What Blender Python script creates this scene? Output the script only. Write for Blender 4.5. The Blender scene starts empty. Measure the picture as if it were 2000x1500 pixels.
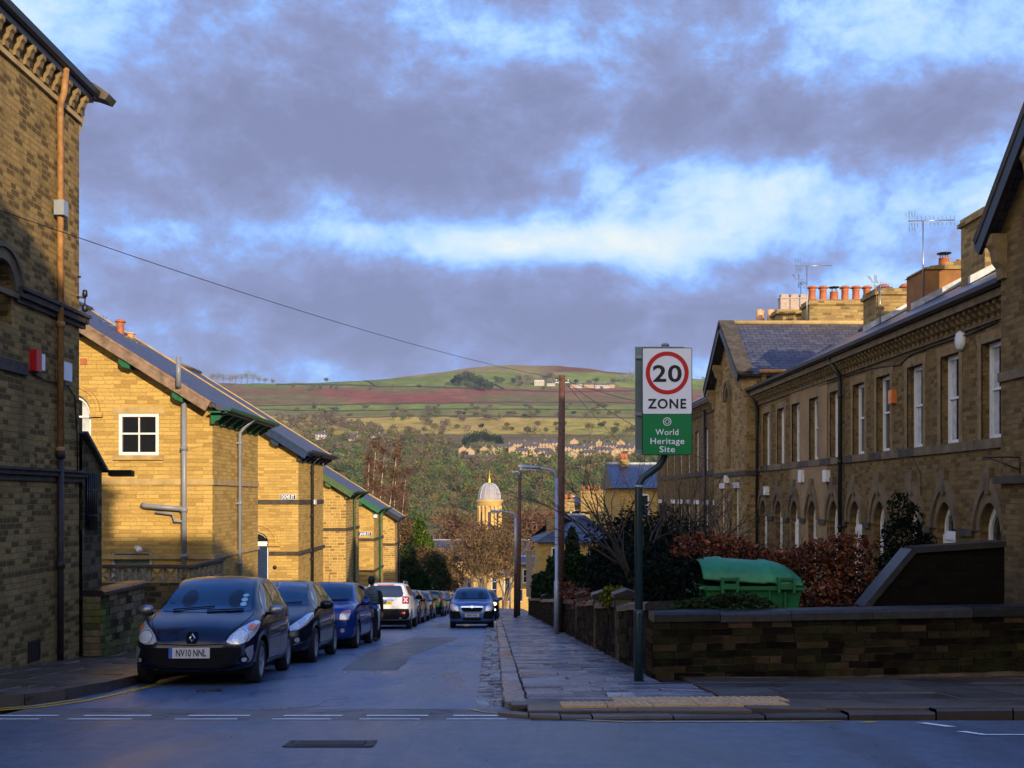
import bpy, bmesh, math, random
from mathutils import Vector, Matrix, Euler, noise
from mathutils.bvhtree import BVHTree
from mathutils.geometry import tessellate_polygon
R = math.radians
PI = math.pi
rnd = random.Random(7)
C = bpy.context.scene.collection
FPX, CX, CY = 2000.0, 975.0, 972.0

def at(px, py, d):
    """world point that stands d metres down the street and is seen at photo pixel px,py"""
    return Vector(((px - CX) / FPX * d, d, (CY - py) / FPX * d))

def G(y):
    """height of the street: nearly level cross street, then a steady fall"""
    if y < 4.5: return -1.6
    z = -1.165 - 0.0965 * y
    if y > 80: z -= 0.00012 * (y - 80) ** 2 if y < 180 else 1.2
    return z

ORG = {}
class MB:
    def __init__(self):
        self.v = []; self.f = []; self.m = []; self.sm = []; self.col = None; self.fc = []
    def add(self, vs, fs, mi=0, smooth=False, col=None):
        b = len(self.v)
        self.v += [tuple(p) for p in vs]
        for f in fs:
            self.f.append(tuple(i + b for i in f)); self.m.append(mi); self.sm.append(smooth); self.fc.append(col)
        return self
    def box(self, x0, x1, y0, y1, z0, z1, mi=0):
        vs = [(x0,y0,z0),(x1,y0,z0),(x1,y1,z0),(x0,y1,z0),(x0,y0,z1),(x1,y0,z1),(x1,y1,z1),(x0,y1,z1)]
        return self.add(vs, [(0,3,2,1),(4,5,6,7),(0,1,5,4),(1,2,6,5),(2,3,7,6),(3,0,4,7)], mi)
    def obox(self, c, ax, ay, az, mi=0):
        """box from centre and three half-axis vectors"""
        c = Vector(c); ax = Vector(ax); ay = Vector(ay); az = Vector(az)
        vs = [c+sx*ax+sy*ay+sz*az for sz in (-1,1) for sx, sy in ((-1,-1),(1,-1),(1,1),(-1,1))]
        return self.add(vs, [(0,3,2,1),(4,5,6,7),(0,1,5,4),(1,2,6,5),(2,3,7,6),(3,0,4,7)], mi)
    def prism(self, pts, d, mi=0, smooth=False):
        """planar polygon pts extruded by vector d"""
        n = len(pts); d = Vector(d); P = [Vector(p) for p in pts]
        tris = tessellate_polygon([P])
        vs = P + [p + d for p in P]
        fs = [tuple(t) for t in tris] + [tuple(i + n for i in reversed(t)) for t in tris]
        fs += [(i, (i+1) % n, (i+1) % n + n, i + n) for i in range(n)]
        return self.add(vs, fs, mi, smooth)
    def tube(self, pts, r, n=8, mi=0, cap=True, smooth=True):
        P = [Vector(p) for p in pts]
        rr = r if isinstance(r, (list, tuple)) else [r] * len(P)
        vs = []; up = None
        for i, p in enumerate(P):
            t = (P[min(i+1, len(P)-1)] - P[max(i-1, 0)]).normalized()
            if up is None:
                up = Vector((0,0,1)) if abs(t.z) < .9 else Vector((1,0,0))
            a = t.cross(up)
            if a.length < 1e-4: a = t.cross(Vector((0,1,0.1)))
            a.normalize(); b = a.cross(t).normalized(); up = b
            for k in range(n):
                th = 2*PI*k/n
                vs.append(p + rr[i]*(math.cos(th)*a + math.sin(th)*b))
        fs = []
        for i in range(len(P)-1):
            for k in range(n):
                fs.append((i*n+k, i*n+(k+1) % n, (i+1)*n+(k+1) % n, (i+1)*n+k))
        self.add(vs, fs, mi, smooth)
        if cap:
            b = len(self.v) - len(vs)
            self.f.append(tuple(b + k for k in reversed(range(n)))); self.m.append(mi); self.sm.append(False); self.fc.append(None)
            self.f.append(tuple(b + (len(P)-1)*n + k for k in range(n))); self.m.append(mi); self.sm.append(False); self.fc.append(None)
        return self
    def lathe(self, prof, c=(0,0,0), n=16, mi=0, axis='z', smooth=True, sq=None):
        """profile [(r, h)] turned about an axis through c"""
        vs = []; c = Vector(c)
        for r_, h in prof:
            for k in range(n):
                th = 2*PI*(k+.5)/n
                a, b = r_*math.cos(th), r_*math.sin(th)
                if axis == 'z': vs.append(c + Vector((a, b, h)))
                elif axis == 'x': vs.append(c + Vector((h, a, b)))
                else: vs.append(c + Vector((b, h, a)))
        fs = [(i*n+k, i*n+(k+1) % n, (i+1)*n+(k+1) % n, (i+1)*n+k) for i in range(len(prof)-1) for k in range(n)]
        fs.append(tuple(reversed(range(n)))); fs.append(tuple((len(prof)-1)*n + k for k in range(n)))
        return self.add(vs, fs, mi, smooth)
    def build(self, name, mats, parent=None, org=None, flat=False):
        if not isinstance(mats, (list, tuple)): mats = [mats]
        me = bpy.data.meshes.new(name)
        if org is None:
            if parent is not None: org = ORG[parent]
            else:
                xs = [p[0] for p in self.v]; ys = [p[1] for p in self.v]; zs = [p[2] for p in self.v]
                org = Vector(((min(xs)+max(xs))/2, (min(ys)+max(ys))/2, min(zs)))
        org = Vector(org)
        me.from_pydata([(p[0]-org.x, p[1]-org.y, p[2]-org.z) for p in self.v], [], self.f)
        for m in mats: me.materials.append(m)
        me.polygons.foreach_set('material_index', self.m)
        me.polygons.foreach_set('use_smooth', [bool(s) and not flat for s in self.sm])
        # world-scale box projection
        uv = me.uv_layers.new(name='UV')
        dat = [0.0] * (2 * len(me.loops))
        V = self.v
        for p in me.polygons:
            nx, ny, nz = abs(p.normal.x), abs(p.normal.y), abs(p.normal.z)
            for li, vi in zip(p.loop_indices, p.vertices):
                q = V[vi]
                if nz > .8: u, w = q[0], q[1]
                elif nx > ny: u, w = q[1], (q[2] if nz < .25 else q[2]/max(.3, math.sqrt(1-nz*nz)))
                else: u, w = q[0], (q[2] if nz < .25 else q[2]/max(.3, math.sqrt(1-nz*nz)))
                dat[2*li] = u; dat[2*li+1] = w
        uv.data.foreach_set('uv', dat)
        if any(c is not None for c in self.fc):
            ca = me.color_attributes.new('Col', 'FLOAT_COLOR', 'CORNER')
            cd = []
            for p, c in zip(me.polygons, self.fc):
                c = c or (1,1,1)
                cd += [c[0], c[1], c[2], 1.0] * len(p.vertices)
            ca.data.foreach_set('color', cd)
        me.update()
        o = bpy.data.objects.new(name, me); C.objects.link(o)
        if parent is not None:
            o.parent = parent; o.location = (org - ORG[parent]); ORG[o] = org
        else:
            o.location = org; ORG[o] = org
        return o

def thing(name, label, cat, loc, group=None):
    o = bpy.data.objects.new(name, None); C.objects.link(o)
    o.empty_display_size = .2
    o.location = loc; ORG[o] = Vector(loc)
    o['label'] = label; o['category'] = cat
    if group: o['group'] = group
    return o
def tag(o, label, cat, group=None, kind=None):
    o['label'] = label; o['category'] = cat
    if group: o['group'] = group
    if kind: o['kind'] = kind
    return o
def struct(o, label=None, cat=None):
    o['kind'] = 'structure'
    o['label'] = label or o.name.replace('_', ' ')
    o['category'] = cat or o.name.split('.')[0].replace('_', ' ')
    return o
def copy_tree(o, parent=None):
    c = o.copy(); C.objects.link(c)
    if parent is not None: c.parent = parent
    for ch in list(o.children): copy_tree(ch, c)
    return c

def text_mesh(txt, size, mat, name, parent, origin, ux, uz, align='CENTER', bold=0.0, extrude=.001, width=None, spacing=1.0, rel=False):
    """flat lettering: ux = reading direction, uz = up; origin = centre of baseline"""
    cu = bpy.data.curves.new('lettering', 'FONT'); cu.body = txt; cu.size = size; cu.align_x = align
    cu.offset = bold; cu.extrude = extrude; cu.resolution_u = 6; cu.space_character = spacing
    ob = bpy.data.objects.new('lettering_tmp', cu); C.objects.link(ob)
    bpy.context.view_layer.update()
    me = bpy.data.meshes.new_from_object(ob.evaluated_get(bpy.context.evaluated_depsgraph_get()))
    bpy.data.objects.remove(ob)
    ux = Vector(ux).normalized(); uz = Vector(uz).normalized(); un = ux.cross(uz)
    xs = [v.co.x for v in me.vertices]
    k = 1.0
    if width: k = width / (max(xs) - min(xs))
    base = Vector(origin) - (Vector((0,0,0)) if rel or parent is None else ORG[parent])
    for v in me.vertices:
        p = v.co.copy(); v.co = base + ux*p.x*k + uz*p.y + un*p.z
    me.materials.append(mat); me.name = name
    o = bpy.data.objects.new(name, me); C.objects.link(o); o.parent = parent
    if parent is not None: ORG[o] = ORG[parent]
    return o

def arch_pts(u0, u1, z0, zs, n=10, pointed=0.0):
    """opening outline: jambs from z0 to the springing zs, then a round or pointed head"""
    r_ = (u1-u0)/2; c = (u0+u1)/2; P = [(u0, z0), (u1, z0), (u1, zs)]
    for i in range(1, n):
        a = PI*i/n
        x = c + r_*math.cos(a); z = zs + r_*math.sin(a)*(1+pointed*(math.sin(a)**3))
        P.append((x, z))
    P.append((u0, zs))
    return P
def rect_pts(u0, u1, z0, z1): return [(u0,z0),(u1,z0),(u1,z1),(u0,z1)]

def facade(mb, o, ud, outline, holes, inn, depth=.14, mi=0, mr=None):
    """wall sheet in the plane (o, ud, z) with real openings whose reveals go inwards"""
    o = Vector(o); ud = Vector(ud); inn = Vector(inn); Z = Vector((0,0,1))
    loops = [[o + ud*u + Z*z for u, z in lp] for lp in [outline] + holes]
    tris = tessellate_polygon(loops)
    allp = [p for lp in loops for p in lp]
    fs = []
    for t in tris:
        a, b, c = (allp[i] for i in t)
        n = (b-a).cross(c-a)
        fs.append(tuple(t) if n.dot(inn) < 0 else tuple(reversed(t)))
    mb.add(allp, fs, mi)
    for lp in loops[1:]:
        n = len(lp)
        vs = lp + [p + inn*depth for p in lp]
        mb.add(vs, [(i, (i+1) % n, (i+1) % n + n, i+n) for i in range(n)], mi if mr is None else mr)

def ring_strip(mb, o, ud, inn, P, Q, out, mi=0):
    """moulded band between two outlines P (inner) and Q (outer) standing proud by out"""
    o = Vector(o); ud = Vector(ud); inn = Vector(inn); Z = Vector((0,0,1))
    n = len(P)
    a = [o+ud*u+Z*z for u, z in P]; b = [o+ud*u+Z*z for u, z in Q]
    vs = a + b + [p - inn*out for p in a] + [p - inn*out for p in b]
    fs = []
    for i in range(n-1):
        fs += [(2*n+i, 2*n+i+1, 3*n+i+1, 3*n+i), (n+i, n+i+1, 3*n+i+1, 3*n+i), (i, i+1, 2*n+i+1, 2*n+i)]
    fs += [(0, 2*n, 3*n, n), (n-1, 3*n-1, 4*n-1, 2*n-1)]
    mb.add(vs, fs, mi)

# ------------------------------------------------------------------ materials
def newmat(name):
    m = bpy.data.materials.new(name); m.use_nodes = True
    nt = m.node_tree; nt.nodes.clear()
    out = nt.nodes.new('ShaderNodeOutputMaterial'); b = nt.nodes.new('ShaderNodeBsdfPrincipled')
    nt.links.new(b.outputs[0], out.inputs[0])
    return m, nt, b
def N(nt, t, **kw):
    n = nt.nodes.new(t)
    for k, v in kw.items():
        if k.startswith('i_'):
            k = k[2:]
            n.inputs[int(k) if k.isdigit() else k.replace('_', ' ')].default_value = v
        else: setattr(n, k, v)
    return n
def L(nt, a, b): nt.links.new(a, b)
def mixc(nt, fac, a, b, mode='MIX'):
    n = nt.nodes.new('ShaderNodeMix'); n.data_type = 'RGBA'; n.blend_type = mode
    for s, v in ((n.inputs[0], fac), (n.inputs[6], a), (n.inputs[7], b)):
        if hasattr(v, 'links') or isinstance(v, bpy.types.NodeSocket): nt.links.new(v, s)
        else: s.default_value = v if not isinstance(v, tuple) or len(v) == 4 else (*v, 1)
    return n.outputs[2]
def mth(nt, op, a, b=None, c=None, clamp=False):
    n = nt.nodes.new('ShaderNodeMath'); n.operation = op; n.use_clamp = clamp
    for s, v in zip(n.inputs, (a, b, c)):
        if v is None: continue
        if isinstance(v, bpy.types.NodeSocket): nt.links.new(v, s)
        else: s.default_value = v
    return n.outputs[0]
def ramp(nt, fac, stops, interp='LINEAR'):
    n = nt.nodes.new('ShaderNodeValToRGB'); n.color_ramp.interpolation = interp
    el = n.color_ramp.elements
    while len(el) < len(stops): el.new(.5)
    for e, (p, c) in zip(el, stops):
        e.position = p; e.color = (*c, 1) if len(c) == 3 else c
    nt.links.new(fac, n.inputs[0]); return n.outputs[0]
def noise_t(nt, vec, scale, detail=4, rough=.55, dist=0):
    n = N(nt, 'ShaderNodeTexNoise'); n.inputs['Scale'].default_value = scale
    n.inputs['Detail'].default_value = detail; n.inputs['Roughness'].default_value = rough
    n.inputs['Distortion'].default_value = dist
    if vec is not None: nt.links.new(vec, n.inputs['Vector'])
    return n.outputs['Fac']
def bump(nt, b, h, strength=.4, dist=.02):
    n = N(nt, 'ShaderNodeBump'); n.inputs['Strength'].default_value = strength; n.inputs['Distance'].default_value = dist
    nt.links.new(h, n.inputs['Height']); nt.links.new(n.outputs[0], b.inputs['Normal'])

def plain(name, col, rough=.6, metal=0, coat=0, var=.0, vscale=8, bumpk=0, spec=.5):
    m, nt, b = newmat(name)
    b.inputs['Roughness'].default_value = rough; b.inputs['Metallic'].default_value = metal
    b.inputs['Coat Weight'].default_value = coat; b.inputs['Coat Roughness'].default_value = .05
    b.inputs['Specular IOR Level'].default_value = spec
    g = N(nt, 'ShaderNodeTexCoord')
    f = noise_t(nt, g.outputs['Object'], vscale, 5, .6)
    lo = tuple(c*(1-var) for c in col); hi = tuple(min(1, c*(1+var)) for c in col)
    L(nt, ramp(nt, f, [(.3, lo), (.7, hi)]), b.inputs['Base Color'])
    if bumpk: bump(nt, b, f, bumpk, .01)
    return m

def stone(name, c1, c2, mortar, bw=.42, bh=.13, dark=(.04,.03,.02), darkamt=.15, soot=.5, sootc=(.05,.04,.03), rough=.85, ms=.014, bk=.6, moss=0, sscale=.35):
    """coursed sandstone: brick pattern, every block its own tone, a few black ones, drifting soot"""
    m, nt, b = newmat(name)
    b.inputs['Roughness'].default_value = rough; b.inputs['Specular IOR Level'].default_value = .05
    tc = N(nt, 'ShaderNodeTexCoord'); uv = tc.outputs['UV']
    nz = N(nt, 'ShaderNodeTexNoise'); nz.inputs['Scale'].default_value = 3.0; nz.inputs['Detail'].default_value = 3
    L(nt, uv, nz.inputs['Vector'])
    vm = N(nt, 'ShaderNodeVectorMath', operation='MULTIPLY_ADD'); L(nt, nz.outputs['Color'], vm.inputs[0])
    vm.inputs[1].default_value = (.07, .03, 0); L(nt, uv, vm.inputs[2])
    w = vm.outputs[0]
    br = N(nt, 'ShaderNodeTexBrick'); L(nt, w, br.inputs['Vector'])
    br.inputs['Color1'].default_value = (0, 0, 0, 1); br.inputs['Color2'].default_value = (1, 1, 1, 1)
    br.inputs['Mortar'].default_value = (.5, .5, .5, 1); br.inputs['Scale'].default_value = 1
    br.inputs['Mortar Size'].default_value = ms; br.inputs['Mortar Smooth'].default_value = .35
    br.inputs['Brick Width'].default_value = bw; br.inputs['Row Height'].default_value = bh
    br.inputs['Bias'].default_value = 0; br.offset = .43; br.offset_frequency = 2; br.squash = .68; br.squash_frequency = 3
    lum = N(nt, 'ShaderNodeSeparateColor'); L(nt, br.outputs['Color'], lum.inputs[0]); tone = lum.outputs[0]
    big = noise_t(nt, uv, sscale, 4, .6)
    isdark = mth(nt, 'LESS_THAN', tone, mth(nt, 'MULTIPLY', darkamt*2, big))
    notmort = mth(nt, 'SUBTRACT', 1.0, br.outputs['Fac'])
    mid_ = tuple((a+b)/2*.93 for a, b in zip(c1, c2)); lite = tuple(min(.8, a*1.08) for a in c1)
    bcol = ramp(nt, tone, [(0, c2), (.35, mid_), (.7, c1), (.92, lite), (1, tuple(a*.9 for a in c2))])
    bcol = mixc(nt, br.outputs['Fac'], bcol, mortar)
    # a soft-edged stain on the dark blocks
    st = noise_t(nt, uv, 7, 4, .7)
    dk = mth(nt, 'MULTIPLY', mth(nt, 'MULTIPLY', isdark, notmort), mth(nt, 'MULTIPLY_ADD', st, 1.1, .15, clamp=True), clamp=True)
    c = mixc(nt, dk, bcol, dark)
    fine = noise_t(nt, uv, 22, 5, .7)
    c = mixc(nt, .85, c, ramp(nt, fine, [(.25, (.55,.55,.55)), (.75, (1.2,1.18,1.15))]), 'MULTIPLY')
    sm = ramp(nt, noise_t(nt, uv, .8, 6, .65), [(.42, (0,0,0)), (.72, (1,1,1))])
    c = mixc(nt, mth(nt, 'MULTIPLY', sm, soot), c, sootc)
    mp_ = N(nt, 'ShaderNodeMapping'); L(nt, uv, mp_.inputs[0]); mp_.inputs['Scale'].default_value = (2.6, .3, 1)
    stk = ramp(nt, noise_t(nt, mp_.outputs[0], 1.0, 5, .6), [(.52, (0,0,0)), (.74, (1,1,1))])
    c = mixc(nt, mth(nt, 'MULTIPLY', stk, soot*.9), c, tuple(q*.8 for q in sootc))
    if moss:
        g = N(nt, 'ShaderNodeTexCoord')
        mo = ramp(nt, noise_t(nt, uv, 1.4, 5, .7), [(.45, (0,0,0)), (.7, (1,1,1))])
        c = mixc(nt, mth(nt, 'MULTIPLY', mo, moss), c, (.05,.07,.012))
    L(nt, c, b.inputs['Base Color'])
    h = mth(nt, 'ADD', mth(nt, 'MULTIPLY', notmort, .8), mth(nt, 'MULTIPLY', fine, .35))
    bump(nt, b, h, bk, .02)
    return m

def slate(name, c1=(.05,.052,.065), c2=(.09,.085,.10), rough=.45):
    m, nt, b = newmat(name)
    tc = N(nt, 'ShaderNodeTexCoord'); uv = tc.outputs['UV']
    br = N(nt, 'ShaderNodeTexBrick'); L(nt, uv, br.inputs['Vector'])
    br.inputs['Color1'].default_value = (*c1, 1); br.inputs['Color2'].default_value = (*c2, 1)
    br.inputs['Mortar'].default_value = (.012,.012,.014, 1); br.inputs['Scale'].default_value = 1
    br.inputs['Mortar Size'].default_value = .012; br.inputs['Brick Width'].default_value = .36
    br.inputs['Row Height'].default_value = .19; br.offset = .5
    f = noise_t(nt, uv, 5, 5, .7)
    c = mixc(nt, .7, br.outputs['Color'], ramp(nt, f, [(.3, (.6,.62,.65)), (.7, (1.25,1.2,1.15))]), 'MULTIPLY')
    L(nt, c, b.inputs['Base Color']); b.inputs['Roughness'].default_value = rough
    bump(nt, b, mth(nt, 'SUBTRACT', mth(nt, 'MULTIPLY', f, .4), br.outputs['Fac']), .5, .015)
    return m

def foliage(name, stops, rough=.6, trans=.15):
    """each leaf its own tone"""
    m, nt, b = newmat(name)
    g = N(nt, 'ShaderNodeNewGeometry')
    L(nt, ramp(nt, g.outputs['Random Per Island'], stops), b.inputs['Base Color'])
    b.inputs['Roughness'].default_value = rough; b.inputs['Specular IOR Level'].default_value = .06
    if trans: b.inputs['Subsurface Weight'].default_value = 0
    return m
def vcol_mat(name, rough=.9, var=.35, vs=1.0):
    m, nt, b = newmat(name)
    a = N(nt, 'ShaderNodeVertexColor', layer_name='Col')
    g = N(nt, 'ShaderNodeNewGeometry')
    c = mixc(nt, 1.0, a.outputs['Color'], ramp(nt, g.outputs['Random Per Island'], [(0, (1-var,)*3), (1, (1+var,)*3)]), 'MULTIPLY')
    L(nt, c, b.inputs['Base Color']); b.inputs['Roughness'].default_value = rough
    b.inputs['Specular IOR Level'].default_value = .1
    return m

M = {}
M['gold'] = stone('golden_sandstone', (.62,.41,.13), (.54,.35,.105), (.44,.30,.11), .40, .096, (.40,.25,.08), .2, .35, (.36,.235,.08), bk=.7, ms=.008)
M['gold_pointed'] = stone('golden_sandstone_pale_joints', (.50,.33,.11), (.38,.24,.08), (.68,.47,.19), .36, .135, (.24,.145,.05), .22, .25, (.30,.19,.07), ms=.02)
M['left_wall'] = stone('weathered_sandstone', (.40,.27,.10), (.30,.20,.075), (.32,.225,.10), .25, .09, (.075,.052,.026), .34, .6, (.12,.08,.036), ms=.012, bk=.9)
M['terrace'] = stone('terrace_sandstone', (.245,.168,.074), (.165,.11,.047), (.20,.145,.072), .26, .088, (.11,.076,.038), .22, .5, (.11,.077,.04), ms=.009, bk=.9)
M['render_buff'] = plain('buff_render', (.27,.18,.085), .9, var=.25, vscale=1.5, bumpk=.2)
M['mossy'] = stone('mossy_dark_stone', (.17,.13,.075), (.10,.08,.05), (.12,.10,.06), .3, .13, (.03,.026,.02), .4, .5, (.05,.05,.03), ms=.016, moss=.6)
M['chim'] = stone('chimney_stone', (.42,.29,.12), (.30,.20,.08), (.30,.22,.12), .34, .11, (.15,.105,.05), .22, .5, (.14,.10,.05))
M['soot_stone'] = plain('sooted_stone', (.085,.068,.045), .85, var=.5, vscale=3, bumpk=.4)
M['band'] = plain('stone_band', (.42,.29,.12), .85, var=.25, vscale=3, bumpk=.3)
M['band_dark'] = plain('black_stone_band', (.06,.048,.034), .85, var=.5, vscale=4, bumpk=.3)
M['band_mid'] = plain('brown_stone_band', (.15,.11,.06), .85, var=.4, vscale=3, bumpk=.3)
M['hopper'] = plain('carved_stone', (.22,.15,.065), .85, var=.35, vscale=5, bumpk=.3)
M['slate'] = slate('roof_slate')
M['slate_blue'] = slate('wet_blue_slate', (.04,.05,.085), (.07,.08,.12), .3)
M['white_paint'] = plain('white_paint', (.75,.76,.78), .45, var=.06)
M['glass'] = plain('window_glass', (.012,.014,.018), .06, spec=.9, var=0)
M['curtain'] = plain('net_curtain', (.45,.47,.5), .8, var=.3, vscale=6)
M['green_paint'] = plain('green_paint', (.008,.115,.052), .45, var=.3)
M['navy_paint'] = plain('navy_paint', (.010,.028,.085), .4, var=.3)
M['olive_paint'] = plain('olive_green_paint', (.05,.10,.035), .5, var=.3)
M['black_paint'] = plain('black_paint', (.012,.012,.014), .4, var=.2)
M['wood_grey'] = plain('weathered_timber', (.22,.145,.10), .85, var=.5, vscale=5, bumpk=.3)
M['pvc_grey'] = plain('grey_plastic_pipe', (.22,.23,.27), .4, var=.08)
M['rust'] = plain('rusty_orange_pipe', (.34,.165,.05), .7, var=.45, vscale=6, bumpk=.2)
M['dark_iron'] = plain('dark_rusty_iron', (.03,.02,.016), .6, var=.4)
M['terracotta'] = plain('terracotta', (.38,.115,.05), .75, var=.25, vscale=10)
M['buff_pot'] = plain('buff_clay', (.62,.34,.17), .75, var=.15, vscale=10)
M['grey_pot'] = plain('pale_grey_clay', (.38,.30,.27), .8, var=.2, vscale=10)
M['orange_render'] = plain('orange_brown_render', (.24,.105,.03), .9, var=.3, vscale=2, bumpk=.3)
M['lead'] = plain('lead_flashing', (.34,.36,.39), .5, var=.4, vscale=5)
M['galv'] = plain('galvanised_steel', (.33,.37,.41), .42, metal=.35, var=.12)
M['alu'] = plain('aluminium', (.32,.33,.36), .35, metal=.8, var=.1)
M['sign_white'] = plain('sign_white', (.80,.81,.84), .4, var=.02)
M['sign_black'] = plain('sign_black', (.008,.008,.010), .4, var=0)
M['sign_red'] = plain('sign_red', (.52,.006,.010), .4, var=.03)
M['sign_green'] = plain('sign_green', (.0,.19,.050), .4, var=.03)
M['pole_green'] = plain('dark_green_steel', (.010,.028,.030), .35, var=.2)
M['creosote'] = plain('creosoted_pole', (.10,.042,.026), .75, var=.5, vscale=9, bumpk=.4)
M['tin_grey'] = plain('grey_sign_back', (.16,.22,.22), .45, var=.1)
M['bark'] = plain('bark', (.035,.025,.018), .9, var=.4, vscale=14, bumpk=.4)
M['bark_far'] = plain('pale_bark', (.17,.12,.075), .9, var=.4, vscale=4)
M['birch'] = plain('birch_bark', (.55,.42,.36), .8, var=.3, vscale=4)
M['ivy'] = foliage('ivy_leaves', [(0, (.008,.016,.005)), (.6, (.02,.035,.010)), (1, (.05,.065,.02))])
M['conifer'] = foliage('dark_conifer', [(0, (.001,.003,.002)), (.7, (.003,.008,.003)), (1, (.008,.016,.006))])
M['hedge_green'] = foliage('green_hedge', [(0, (.004,.014,.004)), (.7, (.010,.030,.007)), (1, (.022,.05,.012))])
M['beech'] = foliage('copper_beech_leaves', [(0, (.035,.012,.007)), (.4, (.115,.036,.018)), (.8, (.22,.072,.034)), (1, (.36,.14,.075))])
M['yellow_shrub'] = foliage('yellow_green_leaves', [(0, (.03,.035,.004)), (.6, (.10,.10,.008)), (1, (.28,.24,.02))])
M['holly'] = foliage('yellow_green_evergreen', [(0, (.012,.030,.004)), (.6, (.045,.085,.010)), (1, (.13,.17,.02))])  # leaf tones run from dark green to yellow-green
M['twig_brown'] = foliage('brown_twigs', [(0, (.05,.032,.02)), (.6, (.12,.075,.035)), (1, (.20,.13,.055))])
M['twig_red'] = foliage('reddish_twigs', [(0, (.055,.030,.02)), (.6, (.115,.062,.04)), (1, (.18,.10,.06))])
M['vcol'] = vcol_mat('tree_tones', var=.22)
def car_paint(name, col, metal=.3, rough=.25):
    return plain(name, col, rough, metal=metal, coat=.4, var=.04, vscale=2, spec=.3)
M['tyre'] = plain('tyre_rubber', (.010,.010,.011), .8, var=.2)
M['rim'] = plain('wheel_silver', (.30,.31,.33), .35, metal=.6, var=.1)
M['car_glass'] = plain('car_glass', (.002,.014,.040), .03, spec=.6, var=0, coat=.6)
M['plastic'] = plain('black_plastic', (.007,.007,.009), .6, var=.1, spec=.08)
M['chrome'] = plain('chrome', (.75,.77,.8), .12, metal=1, var=0)
M['lamp_clear'] = plain('headlamp_lens', (.60,.62,.66), .15, metal=.3, coat=1, var=.35, vscale=25)
M['lamp_inner'] = plain('headlamp_reflector', (.80,.80,.78), .2, metal=.2, coat=1, var=.3, vscale=40)
M['lamp_amber'] = plain('amber_lens', (.75,.20,.05), .2, coat=1, var=.15, vscale=30)
M['lamp_red'] = plain('red_lens', (.45,.008,.010), .2, coat=1, var=.1)
M['plate_white'] = plain('plate_white', (.62,.60,.60), .4, var=.03)
M['plate_yellow'] = plain('plate_yellow', (.75,.48,.01), .4, var=.03)
M['plate_blue'] = plain('plate_blue', (.01,.08,.45), .4, var=0)
# ------------------------------------------------------------------ ground, roads, pavements
def tarmac(name, base, rough, rv, tint=(1,1,1), bk=.25):
    m, nt, b = newmat(name)
    g = N(nt, 'ShaderNodeTexCoord'); P = g.outputs['Object']
    mp = N(nt, 'ShaderNodeMapping'); L(nt, P, mp.inputs[0]); mp.inputs['Scale'].default_value = (1.3, .28, 1)
    big = noise_t(nt, mp.outputs[0], .8, 6, .62, .6)
    fine = noise_t(nt, P, 55, 4, .8)
    mid = noise_t(nt, P, 5, 6, .7)
    c = ramp(nt, mid, [(.3, tuple(base*.7*t for t in tint)), (.7, tuple(base*1.25*t for t in tint))])
    c = mixc(nt, .8, c, ramp(nt, fine, [(.3, (.35,.35,.35)), (.7, (1.65,1.65,1.65))]), 'MULTIPLY')
    L(nt, c, b.inputs['Base Color'])
    r = ramp(nt, big, [(.33, (rough-rv,)*3), (.66, (rough+rv,)*3)])
    L(nt, r, b.inputs['Roughness']); b.inputs['Specular IOR Level'].default_value = .75
    bump(nt, b, mth(nt, 'ADD', fine, mth(nt, 'MULTIPLY', mid, .5)), bk, .006)
    return m
M['road'] = tarmac('wet_worn_asphalt', .15, .36, .14, (.62,.95,1.5), .5)
M['cross'] = tarmac('cross_street_asphalt', .12, .38, .12, (.70,.96,1.35), .45)
M['patch'] = tarmac('darker_patch_asphalt', .05, .42, .1, (.95,1,1.05))
M['strip'] = tarmac('worn_pale_asphalt', .11, .55, .12, (1.08,1,.92), .5)
def flag_mat(name, c1, c2, rough, rv, dirt=(.03,.022,.015)):
    m, nt, b = newmat(name)
    g = N(nt, 'ShaderNodeNewGeometry'); tc = N(nt, 'ShaderNodeTexCoord')
    c = ramp(nt, g.outputs['Random Per Island'], [(0, c1), (1, c2)])
    f = noise_t(nt, tc.outputs['Object'], 6, 6, .7)
    c = mixc(nt, mth(nt, 'MULTIPLY', ramp(nt, f, [(.45, (0,0,0)), (.7, (1,1,1))]), .5), c, dirt)
    L(nt, c, b.inputs['Base Color'])
    big = noise_t(nt, tc.outputs['Object'], 1.3, 5, .6)
    L(nt, ramp(nt, big, [(.35, (rough-rv,)*3), (.65, (rough+rv,)*3)]), b.inputs['Roughness'])
    bump(nt, b, noise_t(nt, tc.outputs['Object'], 14, 5, .6), .25, .01)
    return m
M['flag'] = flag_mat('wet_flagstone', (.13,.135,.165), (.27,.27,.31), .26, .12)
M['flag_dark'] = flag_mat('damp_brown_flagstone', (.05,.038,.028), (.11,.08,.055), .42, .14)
M['sett'] = flag_mat('wet_setts', (.08,.085,.10), (.26,.26,.29), .28, .12)
M['tactile'] = flag_mat('buff_tactile_slab', (.50,.31,.13), (.62,.39,.17), .55, .08, (.18,.11,.05))
M['joint'] = plain('dark_joint', (.012,.010,.009), .8, var=.4)
M['grass_ground'] = plain('garden_soil', (.03,.026,.014), .95, var=.5, vscale=2)
M['white_line'] = plain('worn_white_line', (.82,.83,.84), .5, var=.2, vscale=12)
M['yellow_line'] = plain('worn_yellow_line', (.80,.47,.01), .5, var=.2, vscale=10)
M['yellow_faint'] = plain('faded_yellow_line', (.50,.36,.12), .6, var=.5, vscale=10)

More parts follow.
